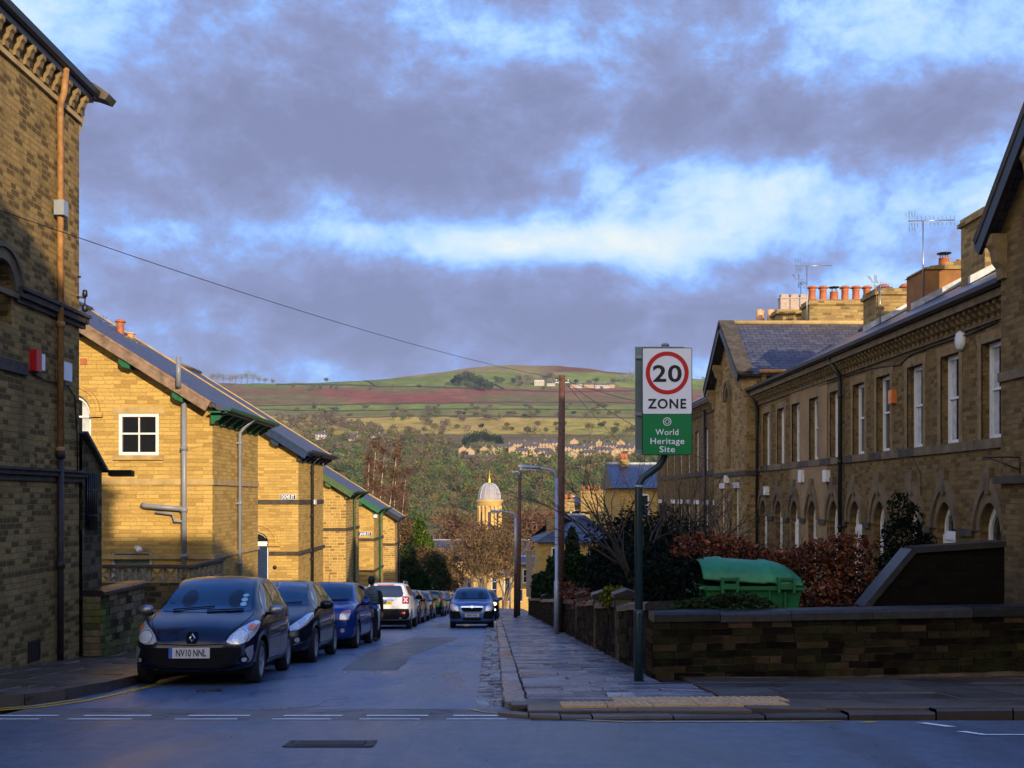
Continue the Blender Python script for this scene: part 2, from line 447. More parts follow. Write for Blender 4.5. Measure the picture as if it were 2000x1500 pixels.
# ground sheet near the street
def sheet(name, mat, xs, ys, zf, parent=None):
    mb = MB()
    vs = [(x, y, zf(x, y)) for y in ys for x in xs]; n = len(xs)
    fs = [(j*n+i, j*n+i+1, (j+1)*n+i+1, (j+1)*n+i) for j in range(len(ys)-1) for i in range(n-1)]
    mb.add(vs, fs, 0, True)
    return mb.build(name, mat, parent)
def frange(a, b, s):
    o = []; x = a
    while x < b - 1e-6: o.append(x); x += s
    return o + [b]
def valley(d):
    T = [(-300,-1.75),(4,-1.75),(10,-2.2),(30,-4.25),(90,-10.1),(180,-21.5),(300,-28),(400,-26.5),(500,-17),(650,-3),(800,20),(950,45),(1100,69),(1300,101),(1500,137),(1700,177),(1820,205),(1900,214),(2100,218),(2600,218),(4000,218)]
    for (a, za), (b, zb) in zip(T, T[1:]):
        if d <= b:
            t = (d-a)/(b-a); return za + (zb-za)*t
    return T[-1][1]
ys = [-250,-120,-50,-20,-8,0,2,4.5] + frange(6, 60, 3)[0:] + frange(65, 260, 8)
struct(sheet('ground', M['grass_ground'], frange(-180, 180, 12), ys, lambda x, y: (G(y) if y < 85 else valley(y)+.1) - .1), 'earth under the streets and gardens')

# cross street and the street going down
cy0, cy1 = -4.0, 9.62
def cross_z(x, y): return G(y) - .02
struct(sheet('road', M['cross'], frange(-45, 45, 3), [-5,-3,0,2,4.5,6,7.5,9,9.62], lambda x, y: G(y)-.0), 'cross street asphalt in the foreground', 'road')
struct(sheet('road', M['strip'], frange(-4.9, .3, .4), [9.62, 9.9, 10.4, 10.62], lambda x, y: G(y)-.0), 'worn pale strip of asphalt at the junction mouth', 'road')
struct(sheet('road', M['road'], frange(-5.2, .3, .5), [10.62,11,14] + frange(17, 80, 3) + frange(85, 182, 6), lambda x, y: G(y)), 'wet street asphalt running downhill', 'road')
def strip_poly(name, mat, pts, dz, label=None, parent=None):
    mb = MB(); P = [Vector((x, y, 0)) for x, y in pts]
    # cut into slices that follow the ground
    bm = bmesh.new(); bm.faces.new([bm.verts.new(p) for p in P])
    y0 = min(p.y for p in P); y1 = max(p.y for p in P)
    for y in frange(y0, y1, 1.5)[1:-1]:
        bmesh.ops.bisect_plane(bm, geom=bm.verts[:]+bm.edges[:]+bm.faces[:], plane_co=(0,y,0), plane_no=(0,1,0))
    for v in bm.verts: v.co.z = G(v.co.y) + dz
    bm.verts.index_update()
    vs = [v.co.copy() for v in bm.verts]; fs = [tuple(v.index for v in f.verts) for f in bm.faces]
    bm.free()
    fs2 = []
    for f in fs:
        n = (vs[f[1]]-vs[f[0]]).cross(vs[f[2]]-vs[f[0]])
        fs2.append(f if n.z > 0 else tuple(reversed(f)))
    mb.add(vs, fs2)
    o = mb.build(name, mat, parent)
    return o
def jag(p, n, amp, seed):
    r_ = random.Random(seed); out = []
    for (a, b) in zip(p, p[1:]+p[:1]):
        for k in range(n):
            t = k/n; out.append((a[0]+(b[0]-a[0])*t+(r_.uniform(-amp,amp) if k else 0), a[1]+(b[1]-a[1])*t+(r_.uniform(-amp,amp) if k else 0)))
    return out
for pts, lb in (([(-2.5,16.2),(-1.6,16.2),(-1.72,20),(-1.1,29),(-2.45,29),(-2.75,21)], 'long dark asphalt patch in the middle of the street'),
                ([(-2.6,38.5),(-1.2,38.5),(-1.1,44),(-2.5,44)], 'dark asphalt patch beside the oncoming car')):
    struct(strip_poly('road_patch', M['patch'], jag(pts, 5, .03, 3), .004), lb, 'road patch')
# road markings
def dash(px0, px1, d, w=.085, mat='white_line', sk=0.0):
    x0 = (px0-CX)/FPX*d; x1 = (px1-CX)/FPX*d
    return [(x0, d), (x1, d-.0), (x1+sk, d+w), (x0+sk, d+w)]
wl = []
for a, b in ((-300,-130),(-60,110),(160,292),(365,487),(553,668),(715,836),(885,1000),(1045,1110)): wl.append(dash(a, b, 9.95))
for a, b in ((-280,-150),(-80,75),(130,255),(340,462),(530,646),(701,820),(872,990)): wl.append(dash(a, b, 9.67, .06))
r2 = random.Random(5)
for k, q in enumerate(wl):
    o = strip_poly('give_way_dash', M['white_line'], jag(q, 3, .008, k), .005)
    tag(o, 'white dash of the double give-way line across the street mouth', 'road marking', 'white dashes of the give-way line')
    o['kind'] = 'structure'
def offset_line(pts, w, name, mat, lb):
    P = [Vector(p) for p in pts]; A = []; B = []
    for i, p in enumerate(P):
        t = (P[min(i+1, len(P)-1)] - P[max(i-1, 0)]).normalized(); n = Vector((-t.y, t.x))
        A.append(tuple(p+n*w/2)); B.append(tuple(p-n*w/2))
    mb = MB()
    vs = [(x, y, G(y)+.006) for x, y in A] + [(x, y, G(y)+.006) for x, y in B]
    n = len(P); fs = [(i, i+n, i+1+n, i+1) for i in range(n-1)]
    mb.add(vs, fs); o = mb.build(name, mat)
    return struct(o, lb, 'road marking')
KL = [(-4.82, 90), (-4.82, 60), (-4.82, 30), (-4.80, 15), (-4.80, 12.4), (-4.86, 11.5), (-5.05, 10.9), (-5.5, 10.35), (-6.3, 10.05), (-9, 9.98), (-45, 9.98)]
offset_line([(-4.52,13.6),(-4.52,12.6),(-4.60,11.4),(-4.80,10.75),(-5.3,10.22),(-6.2,9.88),(-9,9.80),(-25,9.8)], .075, 'yellow_line', M['yellow_line'], 'outer yellow line curving round the left kerb')
offset_line([(-4.72,11.6),(-4.92,10.9),(-5.42,10.33),(-6.25,10.0),(-9,9.92),(-25,9.92)], .07, 'yellow_line', M['yellow_line'], 'inner yellow line along the left kerb')
offset_line([(-.30,10.55),(-.12,10.25),(.25,9.95),(.8,9.62),(1.15,9.5)], .06, 'yellow_line', M['yellow_faint'], 'faded yellow line turning the right corner')
offset_line([(1.15,9.46),(2.4,9.5),(3.2,9.55)], .05, 'yellow_line', M['yellow_faint'], 'worn yellow line below the right kerb')
for q, lb in (([(3.3,9.42),(3.42,9.42),(3.52,9.50),(3.40,9.50)], 'short yellow end mark by the right kerb'),):
    o = strip_poly('yellow_mark', M['yellow_line'], q, .006); struct(o, lb, 'road marking')
for q in ([(3.83,9.42),(3.98,9.12),(4.08,9.12),(3.93,9.42)], [(3.93,8.82),(4.05,8.58),(7.5,8.58),(7.5,8.63),(4.10,8.63),(4.02,8.82)]):
    struct(strip_poly('bay_marking', M['white_line'], q, .006), 'white parking bay line at the right' if len(q) > 4 else 'short white tick before the parking bay', 'road marking')
# cracks and joints in the worn strip at the mouth of the street
mb = MB(); rc = random.Random(14)
def crack(x, y, ang, n_, w_):
    P = [(x, y)]
    for _ in range(n_): ang += rc.gauss(0, .35); P.append((P[-1][0]+.09*math.cos(ang), P[-1][1]+.05*math.sin(ang)))
    for (a, b), (c, d) in zip(P, P[1:]):
        if not 9.0 < min(b, d) < 40: continue
        q = w_*rc.uniform(.4, 1.2); mb.add([(a,b-q,G(b)+.0045),(c,d-q,G(d)+.0045),(c,d+q,G(d)+.0045),(a,b+q,G(b)+.0045)], [(0,1,2,3)])
for x_, y_, n_ in ((-4.2,10.3,16),(-3.4,10.05,9),(-2.6,10.45,20),(-1.9,10.2,10),(-1.2,10.5,14),(-.7,10.15,9),(-2.2,10.62,30),(-4.4,10.62,12),(-3.0,9.85,7)): crack(x_, y_, 0, n_, .006)
for x_, y_ in ((-1.5,17.5),(-1.1,21.0),(-2.9,24.5)): crack(x_, y_, 1.2, 40, .009)
crack(-1.3, 24.0, 0, 14, .02)
struct(mb.build('road_cracks', M['joint']), 'dark cracks in the worn asphalt', 'road marking')
# manhole covers
def manhole(x0, x1, y0, y1, name, lb):
    t = thing(name, lb, 'manhole cover', ((x0+x1)/2, y0, G(y0)))
    mb = MB(); z = lambda y: G(y)+.007
    for a, b, c, d in ((x0,x1,y0,y0+.04),(x0,x1,y1-.04,y1),(x0,x0+.04,y0,y1),(x1-.04,x1,y0,y1)):
        mb.add([(a,c,z(c)),(b,c,z(c)),(b,d,z(d)),(a,d,z(d))], [(0,1,2,3)])
    mb.build('frame', M['dark_iron'], t)
    mb = MB(); n = 14
    mb.add([(x0+.04,y0+.04,z(y0)-.003),(x1-.04,y0+.04,z(y0)-.003),(x1-.04,y1-.04,z(y1)-.003),(x0+.04,y1-.04,z(y1)-.003)], [(0,1,2,3)])
    for i in range(n):
        for j in range(8):
            cx = x0+.08+(x1-x0-.16)*(i+.5)/n; cyy = y0+.07+(y1-y0-.14)*(j+.5)/8; zz = z(cyy)
            mb.obox((cx, cyy, zz+.002), (.018,0,0), (0,.012,0), (0,0,.004))
    mb.build('lid', M['dark_iron'], t)
manhole(-1.68, -.98, 7.90, 8.25, 'manhole_cover', 'rectangular iron manhole cover in the foreground asphalt')
mb = MB(); mb.lathe([(.16,0),(.16,.006),(.13,.006),(.13,.004),(.0,.005)], (-3.55,12.55,G(12.55)), 20)
tag(mb.build('drain_cover', M['dark_iron']), 'small round iron cover in front of the first parked car', 'manhole cover')

# flagstones and setts: every stone modelled, one sheet each
def flags(name, mat, xl, xr, y0, y1, rowr, wr, lift, gap=.015, seed=1, edge=None, label=None, along=False, tilt=.006, thick=.10):
    r_ = random.Random(seed); mb = MB()
    y = y0
    while y < y1 - .05:
        h = min(r_.uniform(*rowr), y1-y); a0 = xl(y+h/2); a1 = xr(y+h/2); x = a0
        while x < a1 - .03:
            w = r_.uniform(*wr)
            if x + w > a1 - wr[0]*.5: w = a1 - x
            g = gap*r_.uniform(.5, 1.3)
            X0, X1, Y0, Y1 = x+g/2, x+w-g/2, y+g/2, y+h-g/2
            t = [r_.uniform(-tilt, tilt) for _ in range(4)]; off = r_.uniform(-tilt, tilt)*.8
            jx = [r_.uniform(-.008,.008) for _ in range(8)]
            c = [(X0+jx[0], Y0+jx[1]), (X1+jx[2], Y0+jx[3]), (X1+jx[4], Y1+jx[5]), (X0+jx[6], Y1+jx[7])]
            top = [(p[0], p[1], G(p[1])+lift+off+tt) for p, tt in zip(c, t)]
            cxm = (X0+X1)/2; cym = (Y0+Y1)/2
            bev = [(p[0]+(p[0]-cxm)/max(.05,abs(p[0]-cxm))*.008, p[1]+(p[1]-cym)/max(.05,abs(p[1]-cym))*.008, p[2]-.012) for p in top]
            bot = [(p[0], p[1], p[2]-thick) for p in bev]
            mb.add(top+bev+bot, [(0,1,2,3)] + [(4+i, 4+(i+1) % 4, (i+1) % 4, i) for i in range(4)] + [(8+i, 8+(i+1) % 4, 4+(i+1) % 4, 4+i) for i in range(4)])
            x += w
        y += h
    return mb.build(name, mat)
# right pavement: kerb, setts in the gutter, slabs
def kx(y): return .05 + (y-10.4)*-.005 if y < 70 else -.25
KRB = .075
struct(flags('gutter', M['sett'], lambda y: kx(y)-.30-.004*(y-10), lambda y: kx(y), 10.75, 95, (.11,.24), (.13,.22), .008, .034, 11, tilt=.014, thick=.06), 'rough stone setts in the gutter of the right kerb', 'gutter')
struct(flags('kerb', M['flag'], lambda y: kx(y), lambda y: kx(y)+.24, 10.7, 95, (.45,.95), (.24,.24), KRB, .03, 12, thick=.22), 'wet kerb stones along the right pavement', 'kerb')
struct(flags('pavement', M['flag'], lambda y: kx(y)+.25, lambda y: 2.05 if y > 13 else 2.4, 11.0, 95, (.22,.46), (.45,1.3), KRB, .034, 13, tilt=.013), 'wet flagstone pavement beside the right garden walls', 'pavement')
# front pavement on the right of the corner
def cr(x): # kerb line of the cross street
    return 9.66 + (.32*((.6-x)/.6)**2 if x < .6 else 0) + max(0, x-1)*.07
mbk = MB(); mbf = MB(); rr = random.Random(21)
x = -.02
while x < 30:
    w = rr.uniform(.7,1.0) if x > .6 else .3
    a, b = x+.008, x+w-.008; o_ = rr.uniform(-.006,.006)
    q = [(a, cr(a)), (b, cr(b)), (b, cr(b)+.26), (a, cr(a)+.26)]
    top = [(p[0], p[1], G(p[1])+KRB-.04*max(0,min(1,(4.2-x)/1.6))+o_+rr.uniform(-.003,.003)) for p in q]
    bev = [(top[0][0], top[0][1]-.015, top[0][2]-.02), (top[1][0], top[1][1]-.015, top[1][2]-.02), top[2], top[3]]
    bot = [(p[0], p[1], p[2]-.25) for p in bev]
    mbk.add(top+bev[:2]+bot[:2]+[(bot[2][0],bot[2][1],bot[2][2]),(bot[3][0],bot[3][1],bot[3][2])],
            [(0,1,2,3),(4,5,1,0),(6,7,5,4),(7,8,2,1),(9,6,0,3)])
    mbk.add([top[1],bev[1],bot[1],bot[2]], [(0,1,2,3)]); mbk.add([top[0],top[3],bot[3],bot[0]], [(0,1,2,3)])
    x += w
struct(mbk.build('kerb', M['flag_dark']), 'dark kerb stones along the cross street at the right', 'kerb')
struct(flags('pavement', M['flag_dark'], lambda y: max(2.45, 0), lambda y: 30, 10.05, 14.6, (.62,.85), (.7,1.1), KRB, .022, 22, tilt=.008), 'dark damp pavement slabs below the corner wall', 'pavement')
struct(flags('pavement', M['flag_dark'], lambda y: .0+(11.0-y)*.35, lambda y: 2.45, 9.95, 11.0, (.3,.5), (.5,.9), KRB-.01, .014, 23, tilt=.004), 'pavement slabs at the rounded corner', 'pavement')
# tactile slabs
rt = random.Random(3)
tp = [(.55,10.32),(1.0,10.36),(1.45,10.40),(1.9,10.44),(2.35,10.48)]
mb = MB()
for r_ in range(2):
    for k in range(5):
        x0 = .62 + .46*k + r_*.12; y0 = 10.12 + .03*k + r_*.42; w = .45; h = .41
        if r_ == 1 and k == 0: continue
        z = lambda y: G(y)+KRB+.009
        mb.add([(x0,y0,z(y0)),(x0+w,y0+.03,z(y0+.03)),(x0+w,y0+h+.03,z(y0+h+.03)),(x0,y0+h,z(y0+h)),
                (x0,y0,z(y0)-.05),(x0+w,y0+.03,z(y0)-.05),(x0+w,y0+h+.03,z(y0+h)-.05),(x0,y0+h,z(y0+h)-.05)], [(0,1,2,3),(4,5,1,0),(5,6,2,1),(7,4,0,3)])
        for i in range(6):
            for j in range(6):
                cx = x0+.037+i*.075; cyy = y0+.035+j*.068+.03*i/6
                mb.lathe([(.021,0),(.017,.006),(.006,.0075)], (cx,cyy,z(cyy)), 6)
tag(mb.build('tactile_paving', M['tactile']), 'buff blister paving slabs set in the dropped kerb', 'tactile paving', kind='structure')

# left pavement
mb = MB()
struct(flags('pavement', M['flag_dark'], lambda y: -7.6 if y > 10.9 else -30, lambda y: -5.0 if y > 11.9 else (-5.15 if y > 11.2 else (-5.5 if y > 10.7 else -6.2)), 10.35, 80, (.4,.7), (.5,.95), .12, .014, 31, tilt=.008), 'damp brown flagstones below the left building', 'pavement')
mb = MB(); rk = random.Random(8)
for i in range(len(KL)-1):
    a = Vector(KL[i]); b = Vector(KL[i+1]); n = max(1, int((b-a).length/.8)); t = (b-a).normalized(); nn = Vector((t.y, -t.x))
    # kerb body lies on the pavement side
    if nn.x > 0: nn = -nn
    if abs(t.x) > .8: nn = Vector((0, 1)) if nn.y < 0 else nn
    for k in range(n):
        p = a + (b-a)*(k/n) + t*.008; q = a + (b-a)*((k+1)/n) - t*.008
        p2 = p+nn*.2; q2 = q+nn*.2; o_ = rk.uniform(-.006,.006)
        top = [(v.x, v.y, G(v.y)+.125+o_) for v in (p, q, q2, p2)]; bot = [(v[0], v[1], v[2]-.25) for v in top]
        mb.add(top+bot, [(0,1,2,3),(4,5,1,0),(5,6,2,1),(6,7,3,2),(7,4,0,3)])
struct(mb.build('kerb', M['flag_dark']), 'kerb stones of the left pavement', 'kerb')
struct(sheet('pavement_bed', M['joint'], [.1,1,2.2], [10.6,12,14]+frange(17,95,4), lambda x, y: G(y)+KRB-.035), 'dark bed under the right slabs', 'pavement')
struct(sheet('pavement_bed', M['joint'], [.2,2,5,10,20,30], [10.3,11,12,13,14.6], lambda x, y: G(y)+KRB-.035), 'dark bed under the corner slabs', 'pavement')
struct(sheet('pavement_bed', M['joint'], [-7.6,-6.5,-5.0], [10.9,12,14]+frange(17,80,4), lambda x, y: G(y)+.085), 'dark bed under the left slabs', 'pavement')
# ------------------------------------------------------------------ buildings
Zv = Vector((0,0,1)); Xv = Vector((1,0,0)); Yv = Vector((0,1,0))
def bar(mb, o, ud, inn, u0, u1, z0, z1, d0, d1, mi=0):
    """box on a wall plane, from depth d0 to d1 measured inwards"""
    o = Vector(o); ud = Vector(ud); inn = Vector(inn)
    a = o + ud*u0 + inn*d0 + Zv*z0
    c = a + ud*(u1-u0)/2 + inn*(d1-d0)/2 + Zv*(z1-z0)/2
    mb.obox(c, ud*(u1-u0)/2, inn*(d1-d0)/2, Zv*(z1-z0)/2, mi)
def window(parent, o, ud, inn, outline, rec=.13, fw=.06, bars_v=0, bars_h=(.5,), mat=None, curtain=0, name='window', gmat=None):
    """frame that follows the opening, glazing bars, glass behind"""
    mat = mat or M['white_paint']
    u0 = min(p[0] for p in outline); u1 = max(p[0] for p in outline); z0 = min(p[1] for p in outline); z1 = max(p[1] for p in outline)
    cu = (u0+u1)/2; cz = (z0+z1)/2
    inner = []
    for u, z in outline:
        inner.append((u + (fw if u < cu-.01 else (-fw if u > cu+.01 else 0)), z + (fw if z < z0+.01 else (-fw if z > z0+(z1-z0)*.6 else 0))))
    mb = MB(); n = len(outline)
    ring_strip(mb, Vector(o)+Vector(inn)*rec, ud, inn, inner+inner[:1], list(outline)+list(outline[:1]), .05)
    for k in range(bars_v):
        u = u0 + (u1-u0)*(k+1)/(bars_v+1); bar(mb, o, ud, inn, u-.015, u+.015, z0+fw, z1-fw*1.2, rec-.035, rec-.002)
    for t in bars_h:
        z = z0 + (z1-z0)*t; bar(mb, o, ud, inn, u0+fw, u1-fw, z-.022, z+.022, rec-.045, rec-.001)
    fr = mb.build(name, mat, parent)
    mb = MB(); P = [Vector(o)+Vector(ud)*u+Zv*z+Vector(inn)*(rec+.004) for u, z in outline]
    tr = tessellate_polygon([P]); mb.add(P, [tuple(t) for t in tr])
    mb.build('pane', gmat or M['glass'], fr)
    if curtain:
        mb = MB(); zc = z0 + fw
        for a, b in ((u0+fw, u0+fw+(u1-u0)*.22), (u1-fw-(u1-u0)*.22, u1-fw)):
            bar(mb, o, ud, inn, a, b, zc, z1-fw, rec+.0, rec+.003)
        mb.build('curtain', M['curtain'], fr)
    return fr
def band(parent, name, mat, segs, z0, z1, out):
    """string course along wall segments [(o, ud, inn, u0, u1)]"""
    mb = MB()
    for o, ud, inn, u0, u1 in segs: bar(mb, o, ud, inn, u0, u1, z0, z1, -out, .02)
    return mb.build(name, mat, parent)
def slab_roof(mb, e0, e1, r1, r0, t=.09):
    """pitched slab: eaves e0-e1, ridge r0-r1"""
    P = [Vector(p) for p in (e0, e1, r1, r0)]
    n = (P[1]-P[0]).cross(P[3]-P[0]).normalized()
    if n.z < 0: n = -n
    vs = P + [p - n*t for p in P]
    mb.add(vs, [(0,1,2,3),(7,6,5,4),(0,4,5,1),(1,5,6,2),(2,6,7,3),(3,7,4,0)])
def pot(parent, x, y, z, h=.55, r=.13, mat='terracotta', cap='round'):
    mb = MB()
    if cap == 'round':
        prof = [(r*1.05,0),(r*1.05,.06),(r*.85,.1),(r*.78,h*.7),(r*.9,h*.74),(r*.8,h*.78),(r*.8,h*.86),(r*1.25,h*.87),(r*1.2,h*.93),(r*.8,h),(r*.1,h*1.03)]
        mb.lathe(prof, (x,y,z), 12)
    elif cap == 'plain':
        mb.lathe([(r,0),(r,h),(r*.8,h),(r*.8,h-.05)], (x,y,z), 12)
    elif cap == 'mush':
        mb.lathe([(r*.7,0),(r*.7,h*.5),(r*1.5,h*.52),(r*1.45,h*.68),(r*.9,h*.95),(r*.2,h)], (x,y,z), 14)
    elif cap == 'square':
        mb.box(x-r, x+r, y-r, y+r, z, z+h*.72); mb.box(x-r*1.12, x+r*1.12, y-r*1.12, y+r*1.12, z+h*.72, z+h*.8)
        mb.box(x-r*.8, x+r*.8, y-r*.8, y+r*.8, z+h*.8, z+h)
    elif cap == 'cowl':
        mb.lathe([(r*1.1,0),(r,.08),(r*.9,h*.6),(r,h*.62),(r*.9,h*.66)], (x,y,z), 12)
        for k in range(4):
            a = PI/4+k*PI/2; mb.tube([(x+r*.7*math.cos(a), y+r*.7*math.sin(a), z+h*.62), (x+r*.7*math.cos(a), y+r*.7*math.sin(a), z+h*.9)], .012, 4, 1)
        mb.lathe([(r*1.25,h*.9),(r*1.3,h*.94),(r*.2,h)], (x,y,z), 12, 1)
    elif cap == 'vent':
        mb.lathe([(r*.8,0),(r*.85,h*.3),(r*1.3,h*.45),(r*1.3,h*.55),(r*1.1,h*.56),(r*1.1,h*.62),(r*1.3,h*.63),(r*1.3,h*.72),(r*1.1,h*.73),(r*1.1,h*.78),(r*1.35,h*.8),(r*1.35,h),(r*.2,h)], (x,y,z), 14)
    return mb.build('chimney_pot', [M[mat], M['black_paint']], parent)
def chimney(parent, x0, x1, y0, y1, z0, z1, mat='chim', cap=True):
    mb = MB(); mb.box(x0, x1, y0, y1, z0, z1-(.2 if cap else 0))
    if cap:
        mb.box(x0-.07, x1+.07, y0-.07, y1+.07, z1-.2, z1-.1); mb.box(x0-.02, x1+.02, y0-.02, y1+.02, z1-.1, z1)
    return mb.build('chimney', M[mat], parent)

def corbel(mb, p, out, along, size, depth, h, mi=0):
    """scrolled bracket: profile in (out, z) extruded along"""
    out = Vector(out); along = Vector(along)
    prof = [(0,0),(depth,0),(depth,-h*.22),(depth*.78,-h*.34),(depth*.62,-h*.62),(depth*.34,-h*.74),(depth*.26,-h),(0,-h)]
    pts = [Vector(p) + out*a + Zv*b - along*size/2 for a, b in prof]
    mb.prism(pts, along*size, mi)

# --- the five end houses of the left-hand side streets
def gable_house(nm, label, y0, y1, zc, wall, trim, base, extra=None, X=-7.0, roofm='slate', brn=7, pitch=.625, xr=-12.0, oh=.42, vo=.35, barge='same', band_mat='band'):
    t = thing(nm, label, 'house', (X-3, (y0+y1)/2, base))
    zr = zc + (X-xr)*pitch; xl = 2*xr - X
    holesF = [h['pts'] for h in extra.get('front', [])]; holesS = [h['pts'] for h in extra.get('street', [])]
    mb = MB()
    of = Vector((0, y0, 0))
    facade(mb, of, Xv, [(xl, base),(X, base),(X, zc),(xr, zr),(xl, zc)], holesF, Yv, .16)
    facade(mb, (X, 0, 0), Yv, [(y0, base),(y1, base),(y1, zc),(y0, zc)], holesS, -Xv, .16)
    facade(mb, (0, y1, 0), Xv, [(xl, base),(X, base),(X, zc),(xr, zr),(xl, zc)], [], -Yv, .1)
    facade(mb, (xl, 0, 0), Yv, [(y0, base),(y1, base),(y1, zc),(y0, zc)], [], Xv, .1)
    mb.build('wall', M[wall], t)
    mb = MB(); f = 1.0
    ex, ez = X+oh, zc - oh*pitch + .12
    slab_roof(mb, (ex, y0-vo, ez), (ex, y1+vo, ez), (xr, y1+vo, zr+.12), (xr, y0-vo, zr+.12), .1)
    ex2 = xl-oh
    slab_roof(mb, (ex2, y0-vo, ez), (ex2, y1+vo, ez), (xr, y1+vo, zr+.123), (xr, y0-vo, zr+.123), .1)
    rf = mb.build('roof', M[roofm], t)
    mb = MB(); mb.tube([(xr, y0-vo-.02, zr+.14), (xr, y1+vo+.02, zr+.14)], .1, 8)
    mb.build('ridge', M['band'], rf)
    mb = MB()   # pale verge coping on the far edge
    mb.obox(((ex+xr)/2, y1+vo-.06, (ez+zr+.12)/2+.03), Vector(((xr-ex)/2, 0, (zr+.12-ez)/2)), (0,.05,0), (0,0,.02))
    mb.build('verge_coping', M['band'], rf)
    # bargeboard on the front verge
    bm_ = M[trim] if barge == 'same' else M[barge]
    mb = MB(); sl = Vector((-1, 0, pitch)).normalized(); nn = Vector((pitch, 0, 1)).normalized()
    xe = ex - extra.get('barge_stop', 0)
    a = Vector((xe, y0-vo-.03, zc - (xe-X)*pitch + .10)); b = Vector((xr, y0-vo-.03, zr+.10))
    mb.obox((a+b)/2 - nn*.145, (b-a)/2, (0,.03,0), nn*.115)
    mb.obox((a+b)/2 - nn*.02, (b-a)/2, (0,.045,0), nn*.03)
    mb.build('bargeboard', bm_, t)
    mb = MB()
    a2 = Vector((xe, y0-vo/2+.0, zc - (xe-X)*pitch -.02)); b2 = Vector((xr, y0-vo/2, zr-.02))
    mb.obox((a2+b2)/2, (b2-a2)/2, (0,vo/2-.03,0), nn*.012)
    mb.build('soffit', bm_, t)
    # purlin ends under the verge
    for k in range(1, 5):
        xx = X + .12 - k*1.28 + .4
        if k > 3: continue
        zz = zc - (xx-X)*pitch
        mb = MB(); mb.prism([(xx-.13, y0-vo+.02, zz-.12), (xx+.13, y0-vo+.02, zz-.12-.13*pitch), (xx+.13, y0-vo+.02, zz-.42), (xx-.05, y0-vo+.02, zz-.36), (xx-.13, y0-vo+.02, zz-.28)], (0, vo-.03, 0))
        mb.build('purlin_end', M[trim], t)
    # eaves brackets on the street side and at the corner
    n = brn
    for k in range(n):
        yy = y0 - .12 + (y1-y0+.3)*k/(n-1)
        mb = MB(); corbel(mb, (X, yy, ez-.05), Xv, Yv, .09, oh-.08, .26)
        mb.build('eaves_bracket', M[trim], t)
    mb = MB(); mb.box(X, ex+.02, y0-vo, y1+vo, ez-.06, ez-.02); mb.build('eaves_board', M[trim], t)
    mb = MB(); gp = []
    prof = [(-.07,.0),(-.06,-.06),(0,-.09),(.06,-.06),(.07,0),(.055,0),(.045,-.045),(0,-.07),(-.045,-.045),(-.055,0)]
    mb.prism([(ex+.07+a_, y0-vo-.02, ez+.06+b_) for a_, b_ in prof], (0, y1-y0+2*vo+.04, 0)); mb.build('gutter', M[trim], t)
    for z0, z1, out, mt in extra.get('bands', []):
        segs = [(of, Xv, Yv, xl, X+out, ), ((X,0,0), Yv, -Xv, y0, y1)]
        band(t, 'string_course', M[mt], segs, z0, z1, out)
    for h in extra.get('front', []):
        h['fn'](t, of, Xv, Yv, h['pts'])
    for h in extra.get('street', []):
        h['fn'](t, Vector((X,0,0)), Yv, -Xv, h['pts'])
    if 'pipe' in extra:
        yy, mt, zt, zb_ = extra['pipe']; mb = MB()
        mb.tube([(ex+.05, yy, ez), (X+.22, yy, ez-.22), (X+.09, yy, ez-.38), (X+.09, yy, zb_)], .05, 8)
        z = ez-.7
        while z > zb_: mb.lathe([(.065,0),(.065,.09)], (X+.09, yy, z), 8); mb.box(X, X+.1, yy-.08, yy+.08, z+.02, z+.06); z -= 1.6
        mb.build('downpipe', M[mt], t)
    return t
def win4(t, o, ud, inn, pts): 
    window(t, o, ud, inn, pts, .05, .075, 1, (.52,), gmat=M['glass'])
    u0 = min(p[0] for p in pts); u1 = max(p[0] for p in pts); z0 = min(p[1] for p in pts); z1 = max(p[1] for p in pts)
    mb = MB(); bar(mb, o, ud, inn, u0-.12, u1+.12, z0-.12, z0, -.07, .04); mb.build('window_sill', M['band'], t)
    mb = MB(); bar(mb, o, ud, inn, u0-.15, u1+.15, z1, z1+.16, -.012, .04); mb.build('lintel', M['band'], t)
def archwin(t, o, ud, inn, pts):
    window(t, o, ud, inn, pts, .12, .07, 0, (.28,.62), curtain=1)
    arch_hood(t, o, ud, inn, pts, .22, .05, M['gold'])
def arch_hood(t, o, ud, inn, pts, w, out, mat, imp=True, name='arch_hood'):
    A = pts[2:]; c = (min(p[0] for p in pts)+max(p[0] for p in pts))/2; zs = pts[-1][1]; r_ = (max(p[0] for p in pts)-min(p[0] for p in pts))/2
    k = (r_+w)/r_
    mb = MB()
    ring_strip(mb, o, ud, inn, A, [(c+(u-c)*k, zs+(z-zs)*k) for u, z in A], out)
    k2 = (r_+w*.75)/r_; k3 = (r_+w*1.1)/r_
    ring_strip(mb, o, ud, inn, [(c+(u-c)*k2, zs+(z-zs)*k2) for u, z in A], [(c+(u-c)*k3, zs+(z-zs)*k3) for u, z in A], out+.04)
    if imp:
        for s in (-1, 1):
            a, b = sorted((c+s*r_*1.0, c+s*(r_+w*1.35))); bar(mb, o, ud, inn, a, b, zs-.12, zs, -(out+.05), .02)
    return mb.build(name, mat, t)
